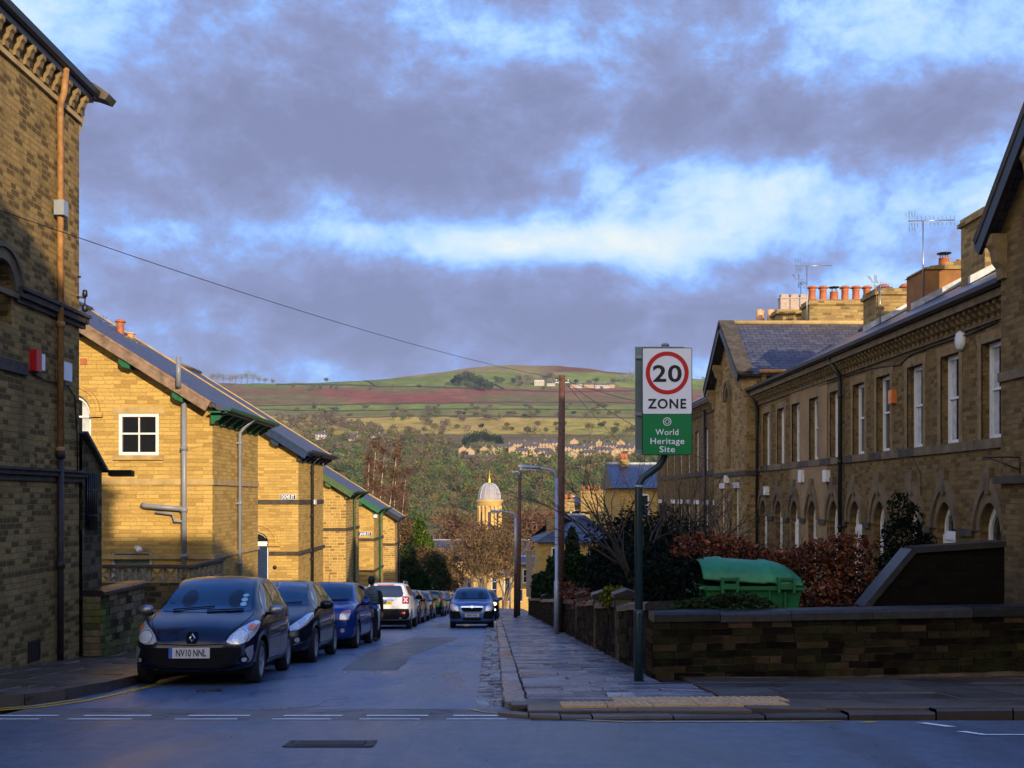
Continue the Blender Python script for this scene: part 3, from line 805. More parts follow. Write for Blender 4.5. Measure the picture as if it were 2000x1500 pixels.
def bluedoor(t, o, ud, inn, pts):
    u0 = min(p[0] for p in pts); u1 = max(p[0] for p in pts); z0 = min(p[1] for p in pts); zs = pts[-1][1]
    window(t, o, ud, inn, [(u0, zs-.02), (u1, zs-.02)] + pts[2:], .14, .06, 0, (), name='fanlight')
    mb = MB(); bar(mb, o, ud, inn, u0, u1, zs-.12, zs-.02, .08, .16)
    for a, b in ((u0, u0+.07), (u1-.07, u1)): bar(mb, o, ud, inn, a, b, z0, zs-.12, .08, .16)
    mb.build('door_frame', M['white_paint'], t)
    mb = MB(); bar(mb, o, ud, inn, u0+.07, u1-.07, z0, zs-.12, .12, .16)
    for a, b, c, d in ((.15,.46,.1,.45),(.54,.85,.1,.45),(.15,.46,.52,.93),(.54,.85,.52,.93)):
        w = u1-u0-.14; h = zs-.12-z0; bar(mb, o, ud, inn, u0+.07+a*w, u0+.07+b*w, z0+c*h, z0+d*h, .105, .12)
    d_ = mb.build('door', M['navy_paint'], t)
    arch_hood(t, o, ud, inn, pts, .3, .05, M['gold'])
def greydoor(t, o, ud, inn, pts):
    u0 = min(p[0] for p in pts); u1 = max(p[0] for p in pts); z0 = min(p[1] for p in pts); z1 = max(p[1] for p in pts)
    mb = MB(); bar(mb, o, ud, inn, u0+.06, u1-.06, z0, z1-.04, .10, .14)
    for a, b in ((.06,.47),(.53,.94)): bar(mb, o, ud, inn, u0+a*(u1-u0), u0+b*(u1-u0), z1-.75, z1-.14, .085, .10)
    mb.build('basement_door', M['tin_grey'], t)
    mb = MB(); bar(mb, o, ud, inn, u0, u0+.06, z0, z1, .04, .14); bar(mb, o, ud, inn, u1-.06, u1, z0, z1, .04, .14); bar(mb, o, ud, inn, u0+.06, u1-.06, z1-.04, z1, .04, .14)
    mb.build('door_frame', M['white_paint'], t)
def Zat(py, d): return (CY-py)/FPX*d
def Xat(px, d): return (px-CX)/FPX*d
d = 25.0
H1 = gable_house('gable_house', 'smooth golden stone gable end with weathered bargeboard, green eaves brackets and a white four-pane window', 25.0, 29.7, Zat(792,25), 'gold', 'green_paint', G(25)-.1,
    dict(front=[dict(pts=rect_pts(Xat(232,d),Xat(310,d),Zat(889,d),Zat(808,d)), fn=win4),
                dict(pts=arch_pts(Xat(108,d),Xat(178,d),Zat(884,d),Zat(805,d)), fn=archwin),
                dict(pts=rect_pts(Xat(217,d),Xat(296,d),Zat(1210,d),Zat(1078,d)), fn=greydoor)],
         bands=[(Zat(947,d),Zat(935,d),.035,'band'),(Zat(1092,d),Zat(1084,d),.05,'band')], barge_stop=.35, pipe=(27.3,'pvc_grey',2,G(27)+.3)),
    brn=8, barge='wood_grey')
# big grey soil pipe with its branch
t = H1; mb = MB(); xx = Xat(360, 24.9)
mb.tube([(xx,24.88,Zat(1105,24.9)-.6),(xx,24.88,Zat(750,24.9))], .065, 12); mb.tube([(xx,24.45,Zat(755,24.45)),(xx,24.45,Zat(697,24.45))], .06, 12)
mb.tube([(xx,24.88,Zat(762,24.9)),(xx,24.45,Zat(750,24.45))], .06, 10)
for py in (1000, 880, 1090): mb.lathe([(.085,0),(.085,.1)], (xx,24.88,Zat(py,24.9)), 12)
mb.tube([(xx,24.86,Zat(994,24.9)),(Xat(285,24.9),24.86,Zat(988,24.9)),(Xat(277,24.9),24.93,Zat(987,24.9))], .06, 10)
mb.tube([(xx,24.86,Zat(1018,24.9)),(Xat(342,24.9),24.86,Zat(1018,24.9)),(Xat(338,24.9),24.86,Zat(1004,24.9)),(Xat(305,24.9),24.86,Zat(1000,24.9))], .03, 8)
mb.build('soil_pipe', M['pvc_grey'], t)
mb = MB(); mb.box(Xat(157,25),Xat(170,25),24.98,25.01,Zat(712,25),Zat(700,25)); mb.build('air_brick', M['terracotta'], t)
mb = MB(); mb.lathe([(.03,-.02),(.07,.04),(.07,.1),(.02,.12)], (Xat(272,25),24.86,Zat(1074,25)), 10, axis='x'); mb.box(Xat(266,25),Xat(276,25),24.88,25,Zat(1072,25),Zat(1066,25)); mb.build('security_light', M['white_paint'], t)
for (px, py, yy, mt, sz) in ((235, 656, 28.6, 'terracotta', .58), (255, 668, 29.0, 'buff_pot', .4)):
    xx = Xat(px, yy); z0 = Zat(py, yy)
    c = chimney(t, xx-.3, xx+.3, yy-.3, yy+.3, z0-1.2, z0-.05)
    pot(c, xx, yy, z0-.08, sz-.05, .12, mt, 'round')
# second house, Dove St
d = 35.7
H2 = gable_house('gable_house', 'golden stone end house with navy eaves, arched blue door and the DOVE ST nameplate', 35.7, 40.7, Zat(875,d), 'gold', 'navy_paint', G(35.7)-.1,
    dict(front=[dict(pts=arch_pts(Xat(484,d),Xat(525,d),G(d)+.25,Zat(1060,d)), fn=bluedoor)],
         bands=[(Zat(985,d),Zat(976,d),.035,'band_dark')], pipe=(37.9,'black_paint',2,G(38)+.2)), brn=7, band_mat='band_dark')
mb = MB(); d = 35.7
bar(mb, (0,d,0), Xv, Yv, Xat(527,d), -6.95, Zat(1084,d), Zat(1077,d), -.08, .02); bar(mb, (-7,0,0), Yv, -Xv, d, 40.7, Zat(1084,d), Zat(1077,d), -.08, .02)
mb.build('string_course', M['band_dark'], H2)
def nameplate(parent, txt, x0, x1, y, z0, z1):
    mb = MB(); mb.box(x0, x1, y-.03, y, z0, z1); mb.box(x0-.012, x0, y-.034, y, z0-.012, z1+.012, 1); mb.box(x1, x1+.012, y-.034, y, z0-.012, z1+.012, 1)
    mb.box(x0, x1, y-.034, y, z1, z1+.012, 1); mb.box(x0, x1, y-.034, y, z0-.012, z0, 1)
    p = mb.build('street_nameplate', [M['navy_paint'], M['white_paint']], parent)
    text_mesh(txt, (z1-z0)*1.0, M['sign_white'], 'lettering', p, ((x0+x1)/2, y-.031, z0+(z1-z0)*.15), (1,0,0), (0,0,1), bold=.006, width=(x1-x0)*.86)
nameplate(H2, 'DOVE ST', Xat(548,d), Xat(577,d), d, Zat(975,d), Zat(966,d))
mb = MB(); mb.box(-7, -6.9, 38.35, 38.75, Zat(985,38.5), Zat(976,38.5)); mb.build('meter_box', M['white_paint'], H2)
mb = MB(); mb.lathe([(.07,0),(.07,.03),(.03,.04)], (Xat(537,d), d-.03, Zat(1108,d)), 10, axis='y'); mb.build('door_bell', M['black_paint'], H2)
d = 46.7
H3 = gable_house('gable_house', 'golden stone end house with olive green bargeboard, third down the street', 46.7, 51.1, Zat(955,d), 'gold_pointed', 'olive_paint', G(d)-.1,
    dict(bands=[(Zat(1037,d),Zat(1031,d),.035,'band_dark')], pipe=(48.9,'olive_paint',2,G(49)+.2)), brn=6)
d = 57.2
H4 = gable_house('gable_house', 'golden stone end house with bright green eaves and downpipe, fourth down the street', 57.2, 61.7, Zat(989,d), 'gold', 'green_paint', G(d)-.1,
    dict(bands=[(Zat(1057,d),Zat(1051,d),.04,'band_dark'),(Zat(1118,d),Zat(1113,d),.04,'band_dark')], pipe=(59.4,'green_paint',2,G(59)+.2)), brn=6)
nameplate(H4, 'JANE ST', Xat(701,d), Xat(725,d), d, Zat(1046,d), Zat(1039,d))
mb = MB(); mb.box(Xat(730,d), Xat(737,d), d-.12, d-.05, Zat(1011,d), Zat(1001,d)); mb.build('alarm_box', M['white_paint'], H4)
d = 68.6
H5 = gable_house('gable_house', 'last golden stone end house before the trees, with dark eaves and black downpipe', 68.6, 71.8, Zat(1007,d), 'gold_pointed', 'black_paint', G(d)-.1,
    dict(bands=[(Zat(1066,d),Zat(1061,d),.04,'band_dark')], pipe=(70.2,'black_paint',2,G(70)+.2)), brn=5)

# --- tall building on the left edge
LX = -7.2; ly0, ly1 = 7.0, 17.55; lb = -2.75; le = 6.46
LB = thing('stone_building', 'tall weathered sandstone building at the left edge with carved corbels and a rusty orange downpipe', 'building', (LX-3, 12, lb))
def lpt(px, py):  # point on the street face of the left building seen at a pixel
    dd = LX*FPX/(px-CX); return dd, Zat(py, dd)
y_a, z_a = lpt(22, 540)
pA = arch_pts(14.35-.02, 15.12, 2.55, 3.05, 10)
mb = MB()
facade(mb, (LX,0,0), Yv, [(ly0,lb),(ly1,lb),(ly1,le+.4),(ly0,le+.4)], [pA], -Xv, .35)
facade(mb, (0,ly0,0), Xv, [(-16,lb),(LX,lb),(LX,le+.4),(-16,le+.4)], [], Yv, .1)
facade(mb, (0,ly1,0), Xv, [(-16,lb),(LX,lb),(LX,le+.4),(-16,le+.4)], [], -Yv, .1)
facade(mb, (-16,0,0), Yv, [(ly0,lb),(ly1,lb),(ly1,le+.4),(ly0,le+.4)], [], Xv, .1)
mb.build('wall', M['left_wall'], LB)
mb = MB(); P = [Vector((LX-.34, u, z)) for u, z in pA]; mb.add(P, [tuple(q) for q in tessellate_polygon([P])]); mb.build('blocked_arch_infill', M['left_wall'], LB)
arch_hood(LB, (LX,0,0), Yv, -Xv, pA, .22, .07, M['band_mid'], imp=False)
mb = MB(); slab_roof(mb, (LX+.14, ly0-.4, le+.62), (LX+.14, ly1+.3, le+.62), (-11.6, ly1+.3, le+2.9), (-11.6, ly0-.4, le+2.9), .1)
slab_roof(mb, (-16.6, ly0-.4, le+.62), (-16.6, ly1+.3, le+.62), (-11.6, ly1+.3, le+2.903), (-11.6, ly0-.4, le+2.903), .1)
mb.build('roof', M['slate'], LB)
mb = MB()
for yy in (ly0, ly1): mb.add([(LX,yy,le+.3),(-16,yy,le+.3),(-11.6,yy,le+2.8)], [(0,1,2)])
mb.build('gable_top', M['left_wall'], LB)
mb = MB(); prof = [(-.07,.02),(-.06,-.07),(0,-.1),(.06,-.07),(.08,.02)]
mb.prism([(LX+.17+a, ly0-.4, le+.6+b) for a, b in prof], (0, ly1-ly0+.75, 0)); mb.build('gutter', M['black_paint'], LB)
mb = MB(); mb.box(LX, LX+.15, ly0-.4, ly1+.25, le+.40, le+.58); mb.build('eaves_board', M['black_paint'], LB)
# upturned stone end of the verge at the far corner
mb = MB(); mb.prism([(LX-.2, ly1+.3, le+.92), (LX+.15, ly1+.3, le+.76), (LX+.40, ly1+.3, le+.58), (LX+.33, ly1+.3, le+.48), (LX+.1, ly1+.3, le+.56), (LX-.1, ly1+.3, le+.6)], (0,.35,0))
mb.build('kneeler', M['soot_stone'], LB)
mb = MB(); bar(mb, (LX,0,0), Yv, -Xv, ly0, ly1+.02, le-.04, le+.04, -.05, .02); mb.build('corbel_course', M['band'], LB)
yy = ly0+.3
while yy < ly1+.05:
    mb = MB(); corbel(mb, (LX, yy, le+.40), Xv, Yv, .12, .15, .30); mb.build('corbel', M['hopper'], LB); yy += .33
mb = MB(); mb.prism([(LX, ly1+.0, le+.4), (LX, ly1+.26, le+.4), (LX, ly1+.22, le+.1), (LX, ly1+.08, le-.15), (LX, ly1, le-.2)], (-.5,0,0)); mb.build('corbel', M['band'], LB)
# cornice band, lower bands
zc1 = Zat(628, 17.5)
mb = MB()
for z0, z1, o_ in ((zc1-.10, zc1-.02, .05), (zc1-.02, zc1+.08, .11), (zc1+.08, zc1+.13, .15)): bar(mb, (LX,0,0), Yv, -Xv, 15.2, ly1+.16, z0, z1, -o_, .02)
mb.build('cornice', M['band_dark'], LB)
mb = MB(); bar(mb, (LX,0,0), Yv, -Xv, 14.2, 15.2, zc1-.06, zc1+.02, -.08, .02); mb.build('arch_sill', M['band_mid'], LB)
z2 = Zat(932, 17.5)
mb = MB()
for z0, z1, o_ in ((z2-.09, z2+.0, .04), (z2+.0, z2+.07, .09), (z2+.07, z2+.11, .13)): bar(mb, (LX,0,0), Yv, -Xv, ly0, ly1+.14, z0, z1, -o_, .02)
mb.build('string_course', M['band_dark'], LB)
mb = MB(); bar(mb, (LX,0,0), Yv, -Xv, ly0, 15.55, Zat(730,15.3), Zat(707,15.3), -.05, .02); mb.build('lintel', M['band_dark'], LB)
# rusty downpipe: orange above, dark iron below
yp = LX*FPX/(106-CX)
mb = MB(); mb.tube([(LX+.17,yp+.05,le+.5),(LX+.16,yp,le+.1),(LX+.1,yp,le-.1),(LX+.1,yp,Zat(890,yp))], .052, 10)
for py in (410, 640, 885): mb.lathe([(.07,0),(.07,.1)], (LX+.1, yp, Zat(py,yp)), 10)
dp = mb.build('downpipe', M['rust'], LB)
mb = MB(); mb.tube([(LX+.1,yp,Zat(890,yp)),(LX+.1,yp,G(yp)+.05)], .052, 10)
for py in (895, 1110): mb.lathe([(.075,0),(.075,.12)], (LX+.1, yp, Zat(py,yp)), 10)
mb.build('downpipe', M['dark_iron'], LB)
mb = MB(); mb.obox((LX+.12,yp-.02,Zat(408,yp)), (.08,0,0), (0,.09,0), (0,0,.12)); mb.build('pipe_box', M['galv'], dp)
yb = LX*FPX/(65-CX)
mb = MB(); mb.box(LX, LX+.11, yb-.13, yb+.05, Zat(726,yb), Zat(684,yb)); mb.box(LX+.0, LX+.115, yb+.05, yb+.16, Zat(722,yb), Zat(690,yb), 1)
mb.build('alarm_box', [M['sign_red'], M['white_paint']], LB)
yb = LX*FPX/(119-CX)
mb = MB(); mb.box(LX, LX+.12, yb-.16, yb+.16, Zat(744,yb), Zat(708,yb)); mb.build('junction_box', M['white_paint'], LB)
yb = LX*FPX/(66-CX)
mb = MB(); mb.box(LX-.02, LX+.01, yb-.2, yb+.2, Zat(1292,yb), Zat(1250,yb))
for k in range(5): mb.box(LX+.01, LX+.025, yb-.18+k*.085, yb-.155+k*.085, Zat(1290,yb), Zat(1252,yb))
mb.build('air_vent', M['dark_iron'], LB)
# cables on the wall
mb = MB(); mb.tube([(LX+.02,15.5,Zat(720,15.5)),(LX+.03,16.2,Zat(744,16.2)),(LX+.03,17.0,Zat(752,17)),(LX+.03,17.3,Zat(775,17.3)),(LX+.03,17.4,Zat(850,17.4)),(LX+.03,17.42,Zat(930,17.4))], .012, 5)
mb.build('wall_cable', M['black_paint'], LB)
# floodlight bracket on the far corner
fl = thing('floodlight', 'small black twin floodlight on a bracket at the corner of the left building', 'floodlight', (LX, 17.5, 3.3))
mb = MB(); mb.tube([(LX-.05,17.45,Zat(580,17.5)),(LX+.14,17.5,Zat(582,17.5))], .018, 6); mb.tube([(LX-.05,17.45,Zat(540,17.5)),(LX+.05,17.5,Zat(541,17.5))], .018, 6); mb.tube([(LX+.12,17.5,Zat(603,17.5)),(LX+.12,17.5,Zat(568,17.5))], .012, 6)
mb.build('bracket', M['black_paint'], fl)
mb = MB(); mb.lathe([(.03,0),(.045,.02),(.04,.10),(.03,.12)], (LX+.12,17.5,Zat(580,17.5)), 10); mb.build('lamp', M['black_paint'], fl)
mb = MB(); mb.lathe([(.03,0),(.05,.02),(.05,.10),(.02,.13)], (LX+.12,17.5,Zat(609,17.5)), 10); mb.build('lamp', M['black_paint'], fl)
mb = MB(); mb.tube([(LX+.1,17.5,Zat(600,17.5)),(LX+.02,17.5,Zat(612,17.5)),(LX+.04,17.5,Zat(622,17.5)),(LX+.12,17.5,Zat(608,17.5)),(LX+.16,17.5,Zat(635,17.5))], .006, 4); mb.build('cable', M['black_paint'], fl)

# lean-to behind the tall building
LT = thing('lean_to', 'narrow dark stone lean-to with sloping roof and barred window, behind the tall left building', 'outbuilding', (-8, 18, G(18)))
ps = rect_pts(17.68, 18.14, Zat(1035,17.9), Zat(925,17.9))
mb = MB(); facade(mb, (-7.15,0,0), Yv, [(17.56,G(18)-.1),(18.42,G(18)-.1),(18.42,Zat(915,18.42)),(17.56,1.03)], [ps], -Xv, .18)
facade(mb, (0,18.42,0), Xv, [(-9.5,G(18)-.1),(-7.15,G(18)-.1),(-7.15,Zat(915,18.42)),(-9.5,Zat(915,18.42))], [], -Yv, .05)
mb.build('wall', M['mossy'], LT)
mb = MB(); slab_roof(mb, (-7.05,18.5,.5), (-9.6,18.5,.5), (-9.6,17.56,1.14), (-7.05,17.56,1.14), .06); mb.build('roof', M['slate'], LT)
mb = MB(); mb.prism([(-7.05,18.45,.40),(-7.05,18.62,.38),(-7.05,18.62,.48),(-7.05,18.45,.5)], (.42,0,0)); mb.build('gutter', M['black_paint'], LT)
fr = window(LT, (-7.15,0,0), Yv, -Xv, ps, .14, .04, 0, (), mat=M['black_paint'])
mb = MB()
for k in range(6): u = 17.70+k*.083; mb.tube([(-7.12,u,ps[0][1]),(-7.12,u,ps[2][1])], .011, 5)
for z in (ps[0][1]+.25, ps[0][1]+.7): mb.tube([(-7.12,17.68,z),(-7.12,18.14,z)], .011, 5)
mb.build('window_bars', M['black_paint'], LT)

# low garden walls on the left
def stone_wall(nm, label, p0, p1, zb0, zb1, zt0, zt1, thick, mat, cmat, course=.12, seed=1, coping=.1, cw=.06, blocks=True, mort=None, group=None, cap_len=(.5,1.0), wr=(.18,.42)):
    """laid wall: every block its own box in one masonry mesh, plus coping stones"""
    r_ = random.Random(seed); p0 = Vector((*p0,0)); p1 = Vector((*p1,0)); Ln = (p1-p0).length; ud = (p1-p0).normalized(); nn = Vector((ud.y,-ud.x,0))
    t = thing(nm, label, 'wall', ((p0.x+p1.x)/2, (p0.y+p1.y)/2, min(zb0,zb1)), group)
    zb = lambda u: zb0+(zb1-zb0)*u/Ln; zt = lambda u: zt0+(zt1-zt0)*u/Ln
    mb = MB()
    core = [p0 + nn*(-thick/2+.012), p1 + nn*(-thick/2+.012)]
    vs = []
    for s in (-1, 1):
        for u, q in ((0, p0), (Ln, p1)):
            for z in (zb(u)-.2, zt(u)-coping): vs.append(q + nn*s*(thick/2-.012) + Zv*z + ud*(.012 if u == 0 else -.012))
    mb.add(vs, [(0,2,3,1),(4,5,7,6),(1,3,7,5),(0,1,5,4),(2,6,7,3)], 1)
    h_tot = max(zt(0)-zb(0), zt(Ln)-zb(Ln)); nrow = max(1, int(round((h_tot-coping)/course)))
    for s in (-1, 1):
        for k in range(nrow):
            u = -r_.uniform(0, .2)
            while u < Ln:
                w = r_.uniform(*wr); a = max(0, u); b = min(Ln, u+w-.012); u += w
                if b-a < .04: continue
                mu = (a+b)/2
                H = zt(mu)-coping-zb(mu)+.04
                z0 = zb(mu)-.04+H*k/nrow+.006; z1 = zb(mu)-.04+H*(k+1)/nrow-.006
                sl = (zt1-zt0)/Ln
                prot = r_.uniform(0, .018)
                c = p0 + ud*mu + nn*s*(thick/2-.03+prot/2) + Zv*(z0+z1)/2
                jit = Vector((0,0,r_.uniform(-.003,.003)))
                mb.obox(c, ud*(b-a)/2+Zv*(sl*(b-a)/2)+jit, nn*(.03+prot/2), Zv*(z1-z0)/2)
    # end faces
    for u, q, sg in ((0, p0, -1), (Ln, p1, 1)):
        for k in range(nrow):
            H = zt(u)-coping-zb(u)+.04; z0 = zb(u)-.04+H*k/nrow+.006; z1 = zb(u)-.04+H*(k+1)/nrow-.006
            mb.obox(q + ud*sg*(-.02+r_.uniform(0,.01)) + Zv*(z0+z1)/2, nn*(thick/2-.004), ud*.03, Zv*(z1-z0)/2)
    mb.build('masonry', [mat, mort or M['joint']], t)
    u = 0
    mb = MB()
    while u < Ln-.05:
        w = r_.uniform(*cap_len)
        if u+w > Ln-.25: w = Ln-u
        a, b = u+.005, u+w-.005; sl = (zt1-zt0)/Ln
        c0 = p0+ud*a; c1 = p0+ud*b; o_ = r_.uniform(-.01,.01)
        W = thick/2+cw
        prof = [(-W,-coping),(W,-coping),(W,-.035),(W-.05,0),(-W+.05,0),(-W,-.035)]
        P = [c0 + nn*x + Zv*(zt(a)+z+o_) for x, z in prof]
        mb.prism(P, (c1-c0)+Zv*(zt(b)-zt(a)))
        u += w
    mb.build('coping', cmat, t)
    return t
def block_mat(name, stops, moss=.5, rough=.8, mossc=(.035,.045,.010)):
    m, nt, b = newmat(name)
    g = N(nt, 'ShaderNodeNewGeometry'); tc = N(nt, 'ShaderNodeTexCoord'); P = tc.outputs['Object']
    c = ramp(nt, g.outputs['Random Per Island'], stops)
    f = noise_t(nt, P, 9, 6, .72)
    c = mixc(nt, .8, c, ramp(nt, f, [(.3, (.35,.35,.35)), (.7, (1.5,1.45,1.4))]), 'MULTIPLY')
    mo = ramp(nt, noise_t(nt, P, 1.6, 5, .7), [(.48, (0,0,0)), (.72, (1,1,1))])
    c = mixc(nt, mth(nt, 'MULTIPLY', mo, moss), c, mossc)
    L(nt, c, b.inputs['Base Color']); b.inputs['Roughness'].default_value = rough; b.inputs['Specular IOR Level'].default_value = .3 if rough < .5 else .05
    bump(nt, b, noise_t(nt, P, 25, 6, .7), .7, .012)
    return m
M['block_dark'] = block_mat('dark_mossy_blocks', [(0,(.004,.003,.002)),(.5,(.014,.010,.006)),(.8,(.028,.021,.010)),(1,(.065,.042,.022))])
M['block_left'] = block_mat('pale_mossy_blocks', [(0,(.03,.025,.018)),(.4,(.13,.10,.06)),(1,(.26,.20,.12))], .95, .8, (.10,.15,.012))
M['coping_dark'] = block_mat('dark_wet_coping', [(0,(.018,.017,.018)),(1,(.045,.042,.042))], .25, .3)
M['mortar_tan'] = plain('crumbling_mortar', (.10,.07,.045), .95, var=.6, vscale=3)
stone_wall('garden_wall', 'tall mossy wall stub with flat dark cap, joined to the left building', (-7.0,17.6), (-7.0,19.75), G(18)+.1, G(19.7)+.1, Zat(1140,19)+.0, Zat(1136,19.5), .3, M['block_left'], M['coping_dark'], seed=3, course=.13)
stone_wall('garden_wall', 'low mossy dark wall behind the first parked car', (-6.95,19.85), (-6.95,24.6), G(20)+.1, G(24.6)+.1, Zat(1186,20.4), Zat(1186,20.4)-.42, .3, M['block_left'], M['coping_dark'], seed=4, course=.13)
# pierced screen balustrade
SB = thing('balustrade', 'pierced concrete screen-block balustrade in front of the golden gable', 'balustrade', (-8.3, 23, -2.2))
M['concrete'] = plain('aged_concrete', (.30,.24,.17), .85, var=.4, vscale=8, bumpk=.3)
def screen_block(c, ud, w, h, parent):
    mb = MB(); ud = Vector(ud); nn = Vector((ud.y,-ud.x,0)); c = Vector(c); th = .045
    for s in (-1, 1):
        mb.obox(c+ud*s*(w/2-.012), ud*.012, nn*th, Zv*h/2); mb.obox(c+Zv*s*(h/2-.012), ud*(w/2-.024), nn*th, Zv*.012)
    for (cx, cz) in ((-1,0),(1,0),(0,-1),(0,1)):
        pts = []
        for k in range(7):
            a = -PI/2+PI*k/6 if cx == -1 else (PI/2+PI*k/6 if cx == 1 else (PI*k/6 if cz == -1 else PI+PI*k/6))
            pts.append(c+ud*(cx*w/2+math.cos(a)*w*.42)+Zv*(cz*h/2+math.sin(a)*h*.42))
        mb.tube(pts, .016, 5)
    return mb.build('screen_block', M['concrete'], parent)
xs0, xs1, ysb = Xat(188,23), Xat(372,23), 23.0; n = 7; w = (xs1-xs0)/n; zt, zb_ = Zat(1108,23), Zat(1138,23)
for k in range(n): screen_block((xs0+w*(k+.5), ysb, (zt+zb_)/2), Xv, w, zt-zb_, SB)
for k in range(6): screen_block((xs1+.02, ysb+.22+k*.42, (zt+zb_)/2+.0), Yv, .40, zt-zb_, SB)
mb = MB(); mb.box(xs0-.05, xs1+.1, ysb-.09, ysb+.09, zt, zt+.06); mb.box(xs1-.07, xs1+.11, ysb+.09, ysb+2.6, zt, zt+.06); mb.build('coping', M['soot_stone'], SB)
mb = MB(); mb.box(xs0-.05, xs1+.08, ysb-.14, ysb+.14, G(23), zb_-.01); mb.box(xs1-.1, xs1+.12, ysb+.14, ysb+2.6, G(23), zb_-.01); mb.build('base_wall', M['mossy'], SB)

# --- right terrace
TX = 9.0; ty0, ty1 = 17.47, 35.35; tb = -3.1; te = 3.62
T1 = thing('stone_terrace', 'long dark sandstone terrace on the right with corbelled eaves, sash windows and arched doorways', 'terrace', (TX+3, 26, tb))
ud, inn, o_ = Yv, -Xv*-1, Vector((TX,0,0))
holes = []; ups = []; lows = []
for px in (1938,1855,1787,1725,1677,1631,1590,1555,1525,1497):
    yc = TX*FPX/(px-CX); ups.append(yc); holes.append(rect_pts(yc-.42, yc+.42, 1.08, 2.86))
for i, px in enumerate((1936,1848,1785,1720,1672,1630,1588,1553,1522,1492)):
    yc = TX*FPX/(px-CX); door = i in (1,4,7)
    lows.append((yc, door)); holes.append(arch_pts(yc-.42, yc+.42, -2.9 if door else -1.95, -.62, 12, .28))
mb = MB(); facade(mb, o_, Yv, [(ty0,tb),(ty1,tb),(ty1,te),(ty0,te)], holes, Xv, .22)
facade(mb, (0,ty1,0), Xv, [(TX,tb),(16,tb),(16,te),(12.5,te+2.1),(TX,te)], [], -Yv, .1)
facade(mb, (0,ty0,0), Xv, [(TX,tb),(16,tb),(16,te),(12.5,te+2.1),(TX,te)], [], Yv, .1)
facade(mb, (16,0,0), Yv, [(ty0,tb),(ty1,tb),(ty1,te),(ty0,te)], [], -Xv, .1)
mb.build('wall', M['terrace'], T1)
# one rendered house front in the terrace (buff render patch is a thin coat)
def pxy(px): return TX*FPX/(px-CX)
ra, rb = pxy(1617), pxy(1545)
mb = MB(); hs = [h for h in holes if ra+.1 < (h[0][0]+h[1][0])/2 < rb-.1]
facade(mb, (TX-.018,0,0), Yv, [(ra,-2.9),(rb,-2.9),(rb,te-.35),(ra,te-.35)], hs, Xv, .03)
mb.build('rendered_front', M['render_buff'], T1)
for k, yc in enumerate(ups):
    window(T1, o_, Yv, Xv, rect_pts(yc-.42, yc+.42, 1.08, 2.86), .2, .085, 0, (.52,), curtain=(k in (0,1,2,5,8)))
for k, (yc, door) in enumerate(lows):
    A = arch_pts(yc-.42, yc+.42, -2.9 if door else -1.95, -.62, 12, .28)
    if door:
        window(T1, o_, Yv, Xv, [(yc-.42,-.75),(yc+.42,-.75)]+A[2:], .2, .07, 0, (), name='fanlight')
        mb = MB(); bar(mb, o_, Yv, Xv, yc-.42, yc+.42, -.85, -.75, .12, .2); bar(mb, o_, Yv, Xv, yc-.36, yc+.36, -2.9, -.85, .16, .2)
        for a in (-.42, .34): bar(mb, o_, Yv, Xv, yc+a, yc+a+.08, -2.9, -.85, .12, .2)
        mb.build('door', M['white_paint'], T1)
    else: window(T1, o_, Yv, Xv, A, .2, .08, 0, (.42,))
    c = yc; zs = -.62; H = A[2:]
    mb = MB(); ks = 1.3; ks2 = 1.5
    f = lambda k_, zz: [(c+(u-c)*k_, zs+(z-zs)*k_*zz) for u, z in H]
    ring_strip(mb, o_, Yv, Xv, f(1.0,1), f(ks,1.12), .04); ring_strip(mb, o_, Yv, Xv, f(ks,1.12), f(ks2,1.25), .09)
    zt_ = zs + .42*(1.28)*ks2*1.2
    P = [(TX-.10, c-.06, zt_-.28), (TX-.10, c+.06, zt_-.28), (TX-.10, c+.13, zt_+.2), (TX-.10, c-.13, zt_+.2)]
    mb.prism(P, (.12,0,0))
    mb.build('arch_hood', M['band_mid'], T1)
# sills: a continuous course with black stones, and the course at the springing
mb = MB(); u = ty0; k = 0; rs = random.Random(4)
while u < ty1:
    w = rs.uniform(.8,1.1); bar(mb, o_, Yv, Xv, u+.004, min(ty1,u+w)-.004, .90, 1.08, -.05-rs.uniform(0,.004), .02, rs.choice([0,0,1])); u += w
mb.build('sill_course', [M['band_mid'], M['band_dark']], T1)
edges = [ty0] + sum([[yc-.66, yc+.66] for yc, _ in lows], []) + [ty1]
for a, b in zip(edges[::2], edges[1::2]):
    if b-a > .05:
        mb = MB(); bar(mb, o_, Yv, Xv, a, b, -.74, -.60, -.07, .02); mb.build('string_course', M['band_dark'], T1)
mb = MB()
for yc in ups: bar(mb, o_, Yv, Xv, yc-.6, yc+.6, 2.86, 3.06, -.012, .02)
for i, yc in enumerate(ups):
    for s in (-1, 1):
        a, b = sorted((yc+s*.42, yc+s*.56)); bar(mb, o_, Yv, Xv, a, b, 1.08, 2.86, -.012, .02)
mb.build('window_surround', M['hopper'], T1)
mb = MB(); bar(mb, o_, Yv, Xv, ty0, ty1, 3.20, 3.27, -.06, .02); mb.build('frieze_course', M['band_mid'], T1)
mb = MB(); bar(mb, o_, Yv, Xv, ty0, ty1, 3.50, 3.64, -.36, .02); mb.build('cornice', M['band_mid'], T1)
yy = ty0+.12
mb = MB(); k = 0
while yy < ty1:
    mb = MB(); corbel(mb, (TX, yy, 3.50), -Xv, Yv, .11, .28, .26); mb.build('corbel', M['hopper'], T1); yy += .235 if k % 1 == 0 else .2; k += 1
mb = MB(); slab_roof(mb, (TX-.42, ty0, 3.72), (TX-.42, ty1+.1, 3.72), (12.5, ty1+.1, 5.75), (12.5, ty0, 5.75), .07)
